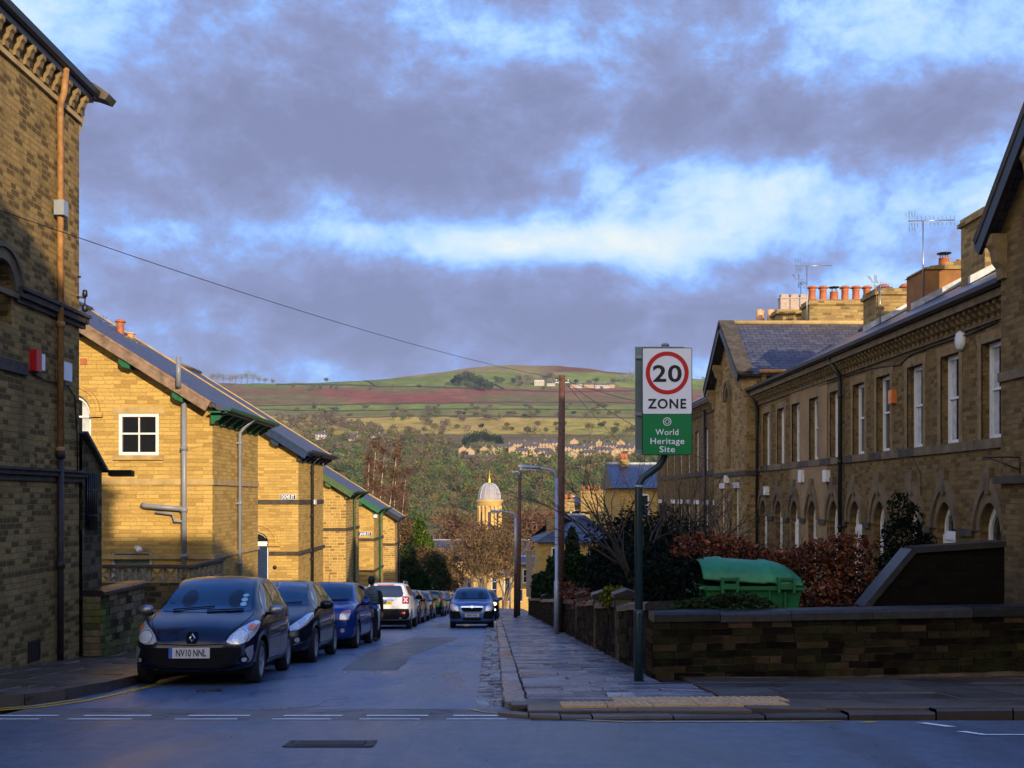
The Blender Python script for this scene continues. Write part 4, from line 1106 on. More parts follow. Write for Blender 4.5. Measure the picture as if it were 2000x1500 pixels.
slab_roof(mb, (16.4, ty0, 3.72), (16.4, ty1+.1, 3.72), (12.5, ty1+.1, 5.753), (12.5, ty0, 5.753), .07)
rf1 = mb.build('roof', M['slate_blue'], T1)
mb = MB(); mb.tube([(12.5,ty0,5.78),(12.5,ty1+.1,5.78)], .09, 8); mb.build('ridge', M['band_mid'], rf1)
mb = MB(); prof = [(-.08,.02),(-.07,-.06),(0,-.09),(.06,-.06),(.07,.02)]
mb.prism([(TX-.44+a, ty0, 3.74+b) for a, b in prof], (0, ty1-ty0+.1, 0)); mb.build('gutter', M['black_paint'], T1)
for px in (1648, 1484):
    yq = pxy(px); mb = MB(); mb.tube([(TX-.4,yq,3.65),(TX-.12,yq,3.2),(TX-.1,yq,3.0),(TX-.1,yq,tb)], .055, 8)
    for z in (2.6,.9,-.8): mb.lathe([(.07,0),(.07,.08)], (TX-.1,yq,z), 8)
    mb.build('downpipe', M['black_paint'], T1)
# small wall boxes
def wbox(px, py0, py1, wd, mat, name='alarm_box', out=.12):
    yq = pxy(px); mb = MB(); mb.box(TX-out, TX, yq-wd/2, yq+wd/2, Zat(py1,yq), Zat(py0,yq)); return mb.build(name, M[mat], T1)
wbox(1748,762,788,.2,'lamp_amber')
wbox(1569,918,942,.3,'white_paint','vent_cowl'); wbox(1618,918,941,.3,'white_paint','vent_cowl'); wbox(1500,950,967,.3,'white_paint','vent_cowl')
yq = pxy(1880); mb = MB(); mb.lathe([(.16,0),(.17,.03),(.13,.10),(.03,.115)], (TX,yq,Zat(665,yq)), 16, axis='x')
for i in range(len(mb.v)): v = mb.v[i]; mb.v[i] = (2*TX-v[0], v[1]*1.0, (v[2]-Zat(665,yq))*1.25+Zat(665,yq))
mb.build('alarm_box', M['white_paint'], T1)
mb = MB(); mb.tube([(TX-.03,pxy(1950),3.17),(TX-.04,pxy(1900),3.12),(TX-.04,pxy(1840),3.14),(TX-.03,pxy(1780),3.12),(TX-.02,pxy(1760),2.98),(TX-.02,pxy(1700),3.13),(TX-.02,pxy(1600),3.14)], .018, 5); mb.tube([(TX-.02,pxy(1783),2.9),(TX-.02,pxy(1783),.9),(TX-.02,pxy(1800),.5),(TX-.02,pxy(1800),-1.3)], .010, 5)
mb.build('wall_cable', M['black_paint'], T1)
# chimneys of the terrace
c1 = chimney(T1, 11.5, 13.1, 27.6, 28.9, 4.8, 6.22, 'orange_render', False)
pot(c1, 12.25, 28.2, 6.28, .48, .15, 'terracotta', 'cowl'); pot(c1, 12.78, 28.2, 6.22, .34, .14, 'buff_pot', 'vent')
mb = MB(); mb.prism([(11.45,27.55,6.15),(13.15,27.55,6.15),(13.1,27.55,6.24),(12.5,27.55,6.26),(12.4,27.55,6.36),(12.1,27.55,6.36),(11.95,27.55,6.28),(11.6,27.55,6.24)], (0,1.4,0)); mb.build('chimney_cap', M['chim'], c1)
c2 = chimney(T1, 11.45, 12.9, 31.1, 32.2, 4.8, 6.36)
pot(c2, 11.85, 31.6, 6.33, .26, .14, 'terracotta', 'mush'); pot(c2, 12.55, 31.6, 6.33, .27, .14, 'terracotta', 'mush')
c3 = chimney(T1, 11.5, 12.8, 24.25, 25.5, 4.8, 6.9)
for a, b, c_ in ((11.35,27.5,27.62),(11.3,31.0,31.12),(11.35,24.1,24.27)):
    mb = MB(); mb.obox((a+.5, (b+c_)/2, 3.74+(a+.5-8.58)*.518+.10), Vector((.75,0,.75*.518)), (0,.05,0), (0,0,.09)); mb.build('lead_flashing', M['lead'], rf1)

def cross_wing(nm, label, y0, y1, X0, base, ze, za, wall, oh, holes=[], fn=None, back=13.5, coping=True, roofm='slate', vo=.32):
    """wing with a gable to the street, ridge running back"""
    t = thing(nm, label, 'house', (X0+2.5, (y0+y1)/2, base)); ym = (y0+y1)/2
    mb = MB()
    facade(mb, (X0,0,0), Yv, [(y0,base),(y1,base),(y1,ze),(ym,za),(y0,ze)], holes, Xv, .2)
    facade(mb, (0,y0,0), Xv, [(X0,base),(back,base),(back,ze),(X0,ze)], [], Yv, .1)
    facade(mb, (0,y1,0), Xv, [(X0,base),(back,base),(back,ze),(X0,ze)], [], -Yv, .1)
    facade(mb, (back,0,0), Yv, [(y0,base),(y1,base),(y1,ze),(ym,za),(y0,ze)], [], -Xv, .1)
    mb.build('wall', M[wall], t)
    k = (za-ze)/(ym-y0); mb = MB()
    e = .3
    slab_roof(mb, (X0-vo, y0-e, ze-e*k+.12), (back+.2, y0-e, ze-e*k+.12), (back+.2, ym, za+.12), (X0-vo, ym, za+.12), .09)
    slab_roof(mb, (X0-vo, y1+e, ze-e*k+.12), (back+.2, y1+e, ze-e*k+.12), (back+.2, ym, za+.123), (X0-vo, ym, za+.123), .09)
    rf = mb.build('roof', M[roofm], t)
    if coping:
        mb = MB()
        for s, ya in ((1, y0-e), (-1, y1+e)):
            a = Vector((X0-vo+.2, ya, ze-e*k+.17)); b = Vector((X0-vo+.2, ym+.0, za+.19)); nn = Vector((0, -s*k, 1)).normalized()
            mb.obox((a+b)/2, (b-a)/2, (.28,0,0), nn*.06)
        mb.build('gable_coping', M['band_dark'], rf)
    mb = MB()
    for s, ya in ((1, y0-e), (-1, y1+e)):
        a = Vector((X0-vo-.03, ya-s*.03, ze-e*k+.10)); b = Vector((X0-vo-.03, ym, za+.12)); nn = Vector((0, -s*k, 1)).normalized()
        mb.obox((a+b)/2-nn*.12, (b-a)/2, (.035,0,0), nn*.13)
    mb.build('bargeboard', M['black_paint'], t)
    for yy, zz in ((y0+.1, ze-.05), (y0+(ym-y0)*.45, ze+(za-ze)*.45-.1), (y1-.1, ze-.05), (y1-(ym-y0)*.45, ze+(za-ze)*.45-.1)):
        mb = MB(); corbel(mb, (X0, yy, zz-.05), -Xv, Yv, .22, vo, .75); mb.build('corbel', M['hopper'], t)
    mb = MB(); mb.tube([(X0-.1,ym,za+.15),(back+.2,ym,za+.15)], .09, 8); mb.build('ridge', M['band'], rf)
    if fn: fn(t)
    return t, rf
# nearest wing at the right edge
pW = arch_pts(14.4, 15.1, 2.2, 3.6, 10, .3)
def f1(t):
    band(t, 'string_course', M['band_dark'], [((8.55,0,0),Yv,Xv,12.1,17.5)], Zat(945,17.4), Zat(930,17.4), .12)
    band(t, 'string_course', M['band_mid'], [((8.55,0,0),Yv,Xv,12.1,17.47)], Zat(746,17.4), Zat(728,17.4), .05)
    window(t, (8.55,0,0), Yv, Xv, pW, .18, .07)
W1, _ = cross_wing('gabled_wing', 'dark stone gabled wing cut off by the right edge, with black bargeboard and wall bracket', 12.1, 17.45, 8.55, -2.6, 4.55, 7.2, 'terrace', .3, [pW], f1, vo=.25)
wb = thing('hanging_basket_bracket', 'thin black iron basket bracket on the right-edge stone wing', 'wall bracket', (8.5, 17.1, .5))
mb = MB(); mb.tube([(8.54,16.8,Zat(893,16.8)),(8.54,16.8,Zat(925,16.8))], .012, 5); mb.tube([(8.54,16.8,Zat(893,16.8)),(8.05,17.0,Zat(893,17.0)),(8.02,17.0,Zat(898,17))], .012, 5)
mb.tube([(8.54,16.8,Zat(918,16.8)),(8.3,16.9,Zat(904,16.9)),(8.12,17.0,Zat(894,17))], .010, 5); mb.build('bracket_arm', M['black_paint'], wb)
# middle wing with the slate roof
W2w = arch_pts(37.8, 38.5, 1.1, 3.6, 10, .4)
low2 = [rect_pts(36.6,37.25,-1.75,.35), rect_pts(38.9,39.55,-1.75,.35)]
def f2(t):
    o2 = (8.55,0,0)
    window(t, o2, Yv, Xv, W2w, .18, .06, mat=M['band_mid'])
    arch_hood(t, o2, Yv, Xv, W2w, .18, .08, M['band_mid'], imp=False)
    for P in low2:
        window(t, o2, Yv, Xv, P, .16, .07, 0, (.5,))
        mb = MB(); bar(mb, o2, Yv, Xv, P[0][0]-.12, P[1][0]+.12, .35, .55, -.03, .02); mb.build('lintel', M['white_paint'], t)
    band(t, 'string_course', M['band_dark'], [(o2,Yv,Xv,35.4,40.7),((0,35.4,0),Xv,Yv,8.5,9.0)], .78, .95, .06)
    band(t, 'sill_course', M['band_dark'], [(o2,Yv,Xv,35.4,40.7)], -1.95, -1.75, .06)
    mb = MB(); mb.box(8.4, 8.55, 38.1, 38.3, .55, .82); mb.build('alarm_box', M['white_paint'], t)
    mb = MB(); mb.prism([(8.9, 35.02, 4.30), (8.9, 35.12, 4.24), (8.9, 35.12, 4.36)], (2.4,0,0)); mb.tube([(8.9,35.06,4.33),(11.4,35.06,4.33)], .07, 8); mb.build('gutter', M['rust'], t)
    for k in range(4):
        mb = MB(); corbel(mb, (9.1+k*.6, 35.4, 4.28), -Yv, Xv, .16, .28, .4); mb.build('corbel', M['hopper'], t)
W2, rf2 = cross_wing('gabled_wing', 'stone gabled wing with big blue-grey slate roof, between the two right-hand terraces', 35.4, 40.7, 8.55, -4.4, 4.35, 6.35, 'chim', .3, [W2w]+low2, f2, back=16.5)
cA = chimney(W2, Xat(1578,38.4), Xat(1703,38.4), 38.2, 39.2, 5.8, Zat(585,38.2))
for k, cp in enumerate(('round','round','cowl','round','round','round')):
    pot(cA, Xat(1586+k*21.4,38.7), 38.7, Zat(585,38.2)-.02, .62, .16, 'terracotta', cp)
cB = chimney(W2, Xat(1516,41.2), Xat(1574,41.2), 41.0, 41.9, 5.2, Zat(604,41))
for k in range(3): pot(cB, Xat(1531+k*19,41.4), 41.4, Zat(604,41)-.02, .68, .18, 'grey_pot', 'square')
cC = chimney(W2, Xat(1470,43.5), Xat(1512,43.5), 43.2, 44, 5.0, Zat(634,43.2))
for k, px in enumerate((1481, 1487, 1502, 1508)): pot(cC, Xat(px,43.6), 43.4+.28*(k % 2), Zat(634,43.2)-.02, .68, .14, 'buff_pot', 'plain')

# far terrace behind the sign and the bare tree
T2 = thing('stone_terrace', 'farther dark stone terrace beyond the slate-roofed wing, half hidden by a bare tree', 'terrace', (12, 50, -5.5))
o3 = Vector((8.95,0,0)); h3 = []
for k in range(8):
    yc = 42.2 + k*2.1; h3 += [rect_pts(yc-.4,yc+.4,1.15,3.0), rect_pts(yc-.4,yc+.4,-2.2,-.3)]
mb = MB(); facade(mb, o3, Yv, [(40.7,-5.6),(58,-5.6),(58,4.1),(40.7,4.1)], h3, Xv, .2)
facade(mb, (0,58,0), Xv, [(8.95,-5.6),(15,-5.6),(15,4.1),(8.95,4.1)], [], -Yv, .1); mb.build('wall', M['terrace'], T2)
for P in h3: window(T2, o3, Yv, Xv, P, .17, .08)
for P in h3[1::2]:
    mb = MB(); bar(mb, o3, Yv, Xv, P[0][0]-.15, P[1][0]+.15, P[2][1], P[2][1]+.2, -.03, .02); mb.build('lintel', M['white_paint'], T2); mb = MB(); bar(mb, o3, Yv, Xv, P[0][0]-.15, P[1][0]+.15, P[0][1]-.15, P[0][1], -.05, .02); mb.build('window_sill', M['white_paint'], T2)
mb = MB(); bar(mb, o3, Yv, Xv, 40.7, 58, .95, 1.15, -.06, .02); bar(mb, o3, Yv, Xv, 40.7, 58, 3.6, 3.68, -.06, .02); bar(mb, o3, Yv, Xv, 40.7, 58, 3.95, 4.12, -.36, .02); mb.build('string_course', M['band_dark'], T2)
for k in range(60):
    mb = MB(); corbel(mb, (8.95, 40.85+k*.285, 3.95), -Xv, Yv, .12, .28, .26); mb.build('corbel', M['hopper'], T2)
mb = MB(); slab_roof(mb, (8.55,40.9,4.2), (8.55,58.2,4.2), (12.2,58.2,6.1), (12.2,40.9,6.1), .08); slab_roof(mb, (15.5,40.9,4.2), (15.5,58.2,4.2), (12.2,58.2,6.1), (12.2,40.9,6.1), .08); mb.build('roof', M['slate_blue'], T2)
mb = MB(); mb.tube([(8.82,44,4),(8.82,44,-5)], .06, 6); mb.build('downpipe', M['black_paint'], T2)

# --- row of houses across the cross street, unseen behind the viewpoint, placed and sized to shade the junction
BH = thing('stone_terrace', 'unseen stone terrace across the junction behind the viewpoint, sized to shade it', 'terrace', (18, -9, -1.8))
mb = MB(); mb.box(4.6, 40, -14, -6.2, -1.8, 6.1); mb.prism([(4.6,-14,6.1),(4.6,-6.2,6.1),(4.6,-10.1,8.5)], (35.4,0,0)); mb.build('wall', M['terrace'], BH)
mb = MB(); slab_roof(mb, (4.6,-5.8,5.95), (40.3,-5.8,5.95), (40.3,-10.1,8.62), (4.6,-10.1,8.62)); slab_roof(mb, (4.6,-14.4,5.95), (40.3,-14.4,5.95), (40.3,-10.1,8.62), (4.6,-10.1,8.62)); mb.build('roof', M['slate'], BH)
BH2 = thing('shading_building', 'unseen taller stone building behind the viewpoint, added to shade the left building', 'building', (3, -9, -1.8))  # unseen, its height set to keep sun off the lower left wall
mb = MB(); mb.box(-6, 4.5, -15, -6.2, -1.8, 8.6); mb.prism([(-6,-15,8.6),(-6,-6.2,8.6),(-6,-10.6,11.1)], (10.5,0,0)); mb.build('wall', M['terrace'], BH2)
mb = MB(); slab_roof(mb, (-6.3,-5.8,8.45), (4.55,-5.8,8.45), (4.55,-10.6,11.25), (-6.3,-10.6,11.25)); slab_roof(mb, (-6.3,-15.4,8.45), (4.55,-15.4,8.45), (4.55,-10.6,11.25), (-6.3,-10.6,11.25)); mb.build('roof', M['slate'], BH2)
# ------------------------------------------------------------------ right-hand gardens and street furniture
# garden ground behind the walls
struct(sheet('ground', M['grass_ground'], [2.2,4,6,9.2], [14.3,16,20,26,35,45,60], lambda x, y: -2.35-.02*(y-15) if y < 30 else -2.65-.09*(y-30)), 'garden earth behind the right walls', 'ground')
# corner wall: front run, then the run down the street in steps
stone_wall('garden_wall', 'long dark mossy stone wall with flat coping facing the cross street', (2.06,13.95), (9.6,14.35), G(13.95)+.08, G(13.95)+.22, Zat(1194,13.95), Zat(1178,14.35)+.02, .34, M['block_dark'], M['coping_dark'], course=.095, seed=9, coping=.13, cw=.05, wr=(.16,.45), mort=M['mortar_tan'], cap_len=(.8,1.5))
segs = [(14.13,17.4,'first length of the street wall, nearest the sign pole'),(17.75,21.2,'second length of the street wall, behind a square pier'),(21.5,26,'third length of the street wall, before the grey lamp post'),(26.3,33.5,'length of street wall passing behind the telegraph pole'),(34,45,'farther length of the street wall under the clipped hedge'),(45.5,62,'farthest length of dark street wall')]
for k, (a, b, lb_) in enumerate(segs):
    x0 = 2.05 - .006*(a-14); x1 = 2.05 - .006*(b-14)
    stone_wall('garden_wall', 'dark ' + lb_, (x0+.17,a), (x1+.17,b), G(a)+.08, G(b)+.08, G(a)+1.10, G(b)+1.04, .32, M['block_dark'], M['coping_dark'], course=.125, seed=20+k, coping=.12, cw=.05, mort=M['mortar_tan'], wr=(.2,.5), cap_len=(.7,1.2))
for k, y in enumerate((17.57, 21.35, 26.15, 33.75, 45.25)):
    t = thing('gate_pier', ('square dark stone pier at the first gap in the street wall', 'second dark stone pier down the street wall', 'third dark stone pier, just before the grey lamp post', 'fourth dark stone pier, beyond the telegraph pole', 'last dark stone pier before the far hedge')[k], 'pier', (2.2, y, G(y)))
    mb = MB(); mb.box(2.0-.02*k, 2.36, y-.17, y+.17, G(y)-.05, G(y)+1.15); mb.build('shaft', M['mossy'], t)
    mb = MB(); mb.prism([(1.94-.02*k,y-.22,G(y)+1.15),(2.42,y-.22,G(y)+1.15),(2.42,y-.22,G(y)+1.22),(2.18,y-.22,G(y)+1.30),(1.94-.02*k,y-.22,G(y)+1.22)], (0,.44,0)); mb.build('cap', M['coping_dark'], t)
# sloping yard wall below the terrace
YW = thing('yard_wall', 'black sooty yard wall with raked coping between the conifer and the right-edge wing', 'wall', (6.6, 15.7, -2.4))
A = [(Xat(1692,15.5),-2.4),(Xat(1692,15.5),Zat(1190,15.5)),(Xat(1785,15.5),Zat(1078,15.5)),(Xat(1962,15.5),Zat(1066,15.5)),(Xat(1962,15.5),-2.4)]
mb = MB(); mb.prism([(x,15.5,z) for x, z in A], (0,.3,0)); mb.build('masonry', stone('black_yard_stone', (.010,.008,.005), (.006,.005,.004), (.008,.006,.005), .35, .12, (.012,.01,.008), .3, .4, (.008,.007,.005)), YW)
mb = MB()
for (a, b) in ((A[1],A[2]),(A[2],A[3])):
    p = Vector((a[0],15.65,a[1])); q = Vector((b[0],15.65,b[1])); n_ = (q-p).cross(Vector((0,1,0))).normalized(); n_ = n_ if n_.z > 0 else -n_
    mb.obox((p+q)/2+n_*.03, (q-p)/2, (0,.21,0), n_*.045)
mb.build('coping', M['coping_dark'], YW)

# big green wheeled bin with a lid propped open at the left
def bin_():
    t = thing('wheelie_bin', 'large green waste bin with gaping domed lid, behind the corner wall', 'waste bin', (Xat(1470,15.2), 15.6, -2.4))
    gm = plain('green_bin_plastic', (.012,.13,.040), .5, var=.35, vscale=5); gl = plain('green_lid_plastic', (.022,.19,.070), .5, var=.3, vscale=4)
    x0, x1 = Xat(1378,15.2), Xat(1566,15.2); y0, y1 = 15.2, 16.1; zt = Zat(1146,15.2); zb_ = -2.28
    mb = MB(); i = .12
    mb.add([(x0+i,y0+i,zb_),(x1-i,y0+i,zb_),(x1-i,y1-i,zb_),(x0+i,y1-i,zb_),(x0,y0,zt),(x1,y0,zt),(x1,y1,zt),(x0,y1,zt)], [(0,3,2,1),(0,1,5,4),(1,2,6,5),(2,3,7,6),(3,0,4,7)])
    mb.box(x0-.03, x1+.03, y0-.04, y0+.03, zt-.05, zt+.01); mb.box(x0-.03, x1+.03, y1-.03, y1+.04, zt-.05, zt+.01)
    mb.box(x0-.04, x0+.03, y0+.03, y1-.03, zt-.05, zt+.01); mb.box(x1-.03, x1+.04, y0+.03, y1-.03, zt-.05, zt+.01)
    for k in range(5):
        xx = x0+.25+k*(x1-x0-.5)/4; mb.box(xx-.012, xx+.012, y0-.02, y0+.06, zt-.35, zt-.05)
    mb.build('tub', gm, t)
    # domed lid: arched across the depth, tilted so the left end gapes
    mb = MB(); nx, ny = 42, 14; L_ = x1-x0+.06
    tilt = math.atan2(.06, L_)
    top = []
    for j in range(ny+1):
        for i_ in range(nx+1):
            u = i_/nx; v = j/ny
            x = x0-.05+L_*u; y = y0-.05+(y1-y0+.1)*v
            dome = .30*math.sin(PI*min(1,max(0,v)))**.55*(1-.55*max(0,(u-.75)/.25)**2)*(1-.18*max(0,(.12-u)/.12))
            lift = .10*(1-u)+.03
            rib = .018 if (abs(u-.68) < .04 or abs(u-.21) < .03 or (.36 < u < .52 and .1 < v < .35)) else 0
            top.append((x, y, zt+lift+dome+rib))
    fs = [(j*(nx+1)+i_, j*(nx+1)+i_+1, (j+1)*(nx+1)+i_+1, (j+1)*(nx+1)+i_) for j in range(ny) for i_ in range(nx)]
    b = len(top); und = [(p[0]+(.03 if p[0] < x0+.3 else 0), p[1], p[2]-.03) for p in top]
    fs += [tuple(b+k for k in reversed(f)) for f in fs[:nx*ny]]
    per = [i_ for i_ in range(nx+1)] + [j*(nx+1)+nx for j in range(1, ny+1)] + [ny*(nx+1)+i_ for i_ in range(nx-1,-1,-1)] + [j*(nx+1) for j in range(ny-1,0,-1)]
    fs += [(per[(k+1) % len(per)], per[k], per[k]+b, per[(k+1) % len(per)]+b) for k in range(len(per))]
    mb.add(top+und, fs, 0, True); mb.build('lid', gl, t)
    for px in (1425, 1535):
        mb = MB(); xx = Xat(px,15.15); mb.box(xx-.11, xx+.11, y0-.09, y0-.02, zt-.03, zt+.05)
        for s in (-1, 1): mb.box(xx+s*.11-.02, xx+s*.11+.02, y0-.10, y0+.02, zt-.08, zt+.14)
        mb.box(xx-.12, xx+.12, y0-.08, y0-.04, zt+.10, zt+.14); mb.build('hinge', gm, t)
    mb = MB(); mb.tube([(x0-.03,y0+.1,zt-.12),(x0-.14,y0+.1,zt-.12),(x0-.14,y1-.1,zt-.12),(x0-.03,y1-.1,zt-.12)], .018, 6); mb.tube([(x0-.1,y0-.02,zt-.02),(x0+.0,y0-.02,zt-.02)], .03, 6); mb.build('handle', gm, t)
    mb = MB()
    for xx in (x0+.25, x1-.25):
        for yy in (y0+.25, y1-.25): mb.lathe([(.09,-.03),(.09,.03)], (xx,yy,zb_-.05), 12, axis='x')
    mb.build('castors', M['tyre'], t)
bin_()

# 20 zone sign
def sign():
    d = 12.9; px0, px1 = 1254, 1352; py0, py1 = 679, 889; pyb = 809
    X0, X1 = Xat(px0,d), Xat(px1,d); Zt, Zb, Zm = Zat(py0,d), Zat(py1,d), Zat(pyb,d)
    pxp = Xat(1249.5, 12.95)
    t = thing('speed_limit_sign', 'tall road sign reading 20 ZONE over World Heritage Site, on a dark green cranked pole', 'road sign', (pxp, 13, G(13)+.1))
    xm = Xat(1303, d)
    zc = Zat(905, 13)
    mb = MB()
    mb.tube([(pxp,13.05,G(13)+.05),(pxp,13.05,Zat(960,13)),(pxp+.006,13.05,Zat(946,13)),(pxp+.05,13.05,Zat(934,13)),(pxp+.14,13.05,Zat(923,13)),(pxp+.25,13.05,Zat(911,13)),(xm-.03,13.05,Zat(898,13)),(xm,13.05,Zat(886,13)),(xm,13.05,Zat(700,13))], [.055,.05]+[.044]*7, 16)
    mb.lathe([(.062,0),(.062,.9),(.055,.95)], (pxp,13.05,G(13)+.05), 16)
    mb.build('pole', M['pole_green'], t)
    mb = MB(); mb.tube([(xm,13.05,Zat(700,13)),(xm,13.05,Zat(674,13))], .048, 14); mb.lathe([(.05,0),(.05,.02),(.035,.035)], (xm,13.05,Zat(675,13)), 14); mb.build('pole_cap', M['pvc_grey'], t)
    mb = MB(); z0 = Zat(952,13); mb.lathe([(.058,0),(.058,.03)], (pxp,13.05,z0), 14); mb.build('collar', M['galv'], t)
    # second plate facing the other way
    mb = MB(); mb.box(X0-.055, X1-.06, 13.13, 13.15, Zb+.05, Zt+.045); mb.build('back_plate', M['tin_grey'], t)
    mb = MB()
    for pz in (Zt-.09, Zm+.02, Zb+.06): mb.box(X0-.05, X1-.03, 13.10, 13.13, pz-.02, pz+.02); mb.box(X0+.02, X1-.02, 12.93, 13.0, pz-.02, pz+.02)
    mb.build('clamp', M['galv'], t)
    def rrect(x0, x1, z0, z1, r_, y):
        P = []
        for cx, cz, a0 in ((x1-r_,z0+r_,-PI/2),(x1-r_,z1-r_,0),(x0+r_,z1-r_,PI/2),(x0+r_,z0+r_,PI)):
            for k in range(5): a = a0+PI/2*k/4; P.append((cx+r_*math.cos(a), y, cz+r_*math.sin(a)))
        return P
    mb = MB(); mb.prism(rrect(X0, X1, Zb, Zt, .02, d), (0,.02,0)); pb = mb.build('border_plate', M['sign_black'], t)
    e = .009
    mb = MB(); mb.prism(rrect(X0+e, X1-e, Zm+e*.6, Zt-e, .014, d-.003), (0,.004,0)); pl = mb.build('zone_plate', M['sign_white'], t)
    mb = MB(); mb.prism(rrect(X0+e, X1-e, Zb+e, Zm-e*.3, .014, d-.003), (0,.004,0)); pg = mb.build('heritage_plate', M['sign_green'], t)
    cx, cz, ro, ri = Xat(1303,d), Zat(728.5,d), 42*d/FPX, 33.8*d/FPX
    mb = MB(); n = 48
    vs = []
    for rr_ in (ri, ro):
        for k in range(n): a = 2*PI*k/n; vs.append((cx+rr_*math.cos(a), d-.006, cz+rr_*math.sin(a)))
    mb.add(vs, [(k, (k+1) % n, n+(k+1) % n, n+k) for k in range(n)]); mb.build('red_ring', M['sign_red'], pl)
    k = d/FPX
    text_mesh('20', 45*k, M['sign_black'], 'speed_numerals', pl, (cx, d-.006, Zat(745,d)), (1,0,0), (0,0,1), bold=.006, width=56*k, spacing=1.08)
    text_mesh('ZONE', 26*k, M['sign_black'], 'zone_lettering', pl, (cx, d-.006, Zat(797.5,d)), (1,0,0), (0,0,1), bold=.0042, width=75*k, spacing=1.15)
    for w, py, wd in (('World',849.5,45), ('Heritage',867,66), ('Site',883,30)):
        text_mesh(w, 16.5*k, M['sign_white'], 'heritage_lettering', pg, (cx, d-.006, Zat(py,d)), (1,0,0), (0,0,1), bold=.0011, width=wd*k, spacing=1.08)
    # emblem: ring with a diamond inside, joined at the foot
    cz2 = Zat(823.5,d); r2_ = 8.2*k; mb = MB(); vs = []
    for rr_ in (r2_*.84, r2_):
        for q in range(32): a = 2*PI*q/32; vs.append((cx+rr_*math.cos(a), d-.006, cz2+rr_*math.sin(a)))
    mb.add(vs, [(q, (q+1) % 32, 32+(q+1) % 32, 32+q) for q in range(32)])
    for i, (s, s2) in enumerate(((1,1),(-1,1),(1,-1),(-1,-1))):
        a = Vector((cx+s*r2_*.62,0,cz2)); b = Vector((cx,0,cz2+s2*r2_*.62))
        if s2 < 0: b = Vector((cx+s*r2_*.12,0,cz2-r2_*.50))
        dv = (b-a).normalized(); nv = Vector((-dv.z,0,dv.x))*r2_*.075
        mb.add([(p.x, d-.0062, p.z) for p in (a-nv,b-nv,b+nv,a+nv)], [(0,1,2,3)])
    for s in (-1,1): mb.add([(cx+s*r2_*.12-.0012,d-.0062,cz2-r2_*.52),(cx+s*r2_*.12+.0012,d-.0062,cz2-r2_*.52),(cx+s*r2_*.3+.0012,d-.0062,cz2-r2_*.88),(cx+s*r2_*.3-.0012,d-.0062,cz2-r2_*.88)], [(0,1,2,3)])
    mb.build('emblem', M['sign_white'], pg)
sign()

def lamp(px, d, py_top, py_base, label, pole_r=.06, arm=1.0, two=None, head='long', flip=-1):
    x = Xat(px, d); zb_ = G(d)+.1 if py_base is None else Zat(py_base, d); zt = Zat(py_top, d)
    t = thing('street_lamp', label, 'street lamp', (x, d, zb_), 'street lamps down the right pavement')
    mb = MB(); z1 = zb_ + (zt-zb_)*(.42 if two else .3)
    if two:
        mb.tube([(x,d,zb_),(x,d,z1)], [pole_r*1.45,pole_r*1.3], 10); mb.build('pole_base', M[two], t); mb = MB(); mb.tube([(x,d,z1),(x,d,zt-.28)], pole_r, 10)
    else: mb.tube([(x,d,zb_),(x,d,zb_+1.5),(x,d,zb_+1.52),(x,d,zt-.28)], [pole_r*1.5,pole_r*1.5,pole_r,pole_r], 10)
    mb.build('pole', M['galv'], t)
    s = flip; mb = MB()
    P = [(x,d,zt-.30)] + [(x+s*.28*(1-math.cos(PI/2*k/5)), d, zt-.30+.28*math.sin(PI/2*k/5)) for k in range(1,6)] + [(x+s*arm*.55,d,zt+.02)]
    mb.tube(P, pole_r*.75, 10); mb.build('arm', M['galv'], t)
    mb = MB(); hx = x+s*arm*.5; L_ = arm*.62; prof = []
    n = 8; vs = []
    for k in range(n+1):
        u = k/n; hw = .07+.05*math.sin(PI*min(1,u*1.1)); hh = .05+.03*u
        for a in range(8): th = 2*PI*a/8+PI/8; vs.append((hx+s*L_*u, d+hw*math.cos(th), zt+.02+.03*u+hh*math.sin(th)*(1 if math.sin(th) > 0 else .8)))
    fs = [(i*8+a, i*8+(a+1) % 8, (i+1)*8+(a+1) % 8, (i+1)*8+a) for i in range(n) for a in range(8)] + [tuple(range(7,-1,-1)), tuple(n*8+a for a in range(8))]
    mb.add(vs, fs, 0, True); h = mb.build('lamp_head', M['galv'], t)
    mb = MB(); mb.obox((hx+s*L_*.6,d,zt-.02), (L_*.33,0,0), (0,.075,0), (0,0,.035)); mb.build('diffuser', M['lamp_clear'], h)
    mb = MB(); mb.lathe([(.03,0),(.03,.05),(.015,.06)], (hx+s*L_*.3,d,zt+.08), 8); mb.build('light_sensor', M['green_paint'], h)
    return t
lamp(1087, 30.0, 915, None, 'tall grey street lamp with curved arm, just left of the near telegraph pole', .052, 1.0)
lamp(1007, 52.0, 1000, None, 'grey-topped street lamp with brown lower post, in front of the second telegraph pole', .07, 1.15, 'bark')
lamp(982, 150, 1136, 1199, 'small distant street lamp with brown base, right of the oncoming car', .09, 1.6, 'bark')
lamp(911, 150, 1136, 1199, 'small distant street lamp on the left pavement, behind the roof of the oncoming car', .09, 1.6, None, flip=1)
lamp(996, 95, 1118, 1195, 'thin distant lamp post between the brown lamp post and the far lamp', .05, .8)
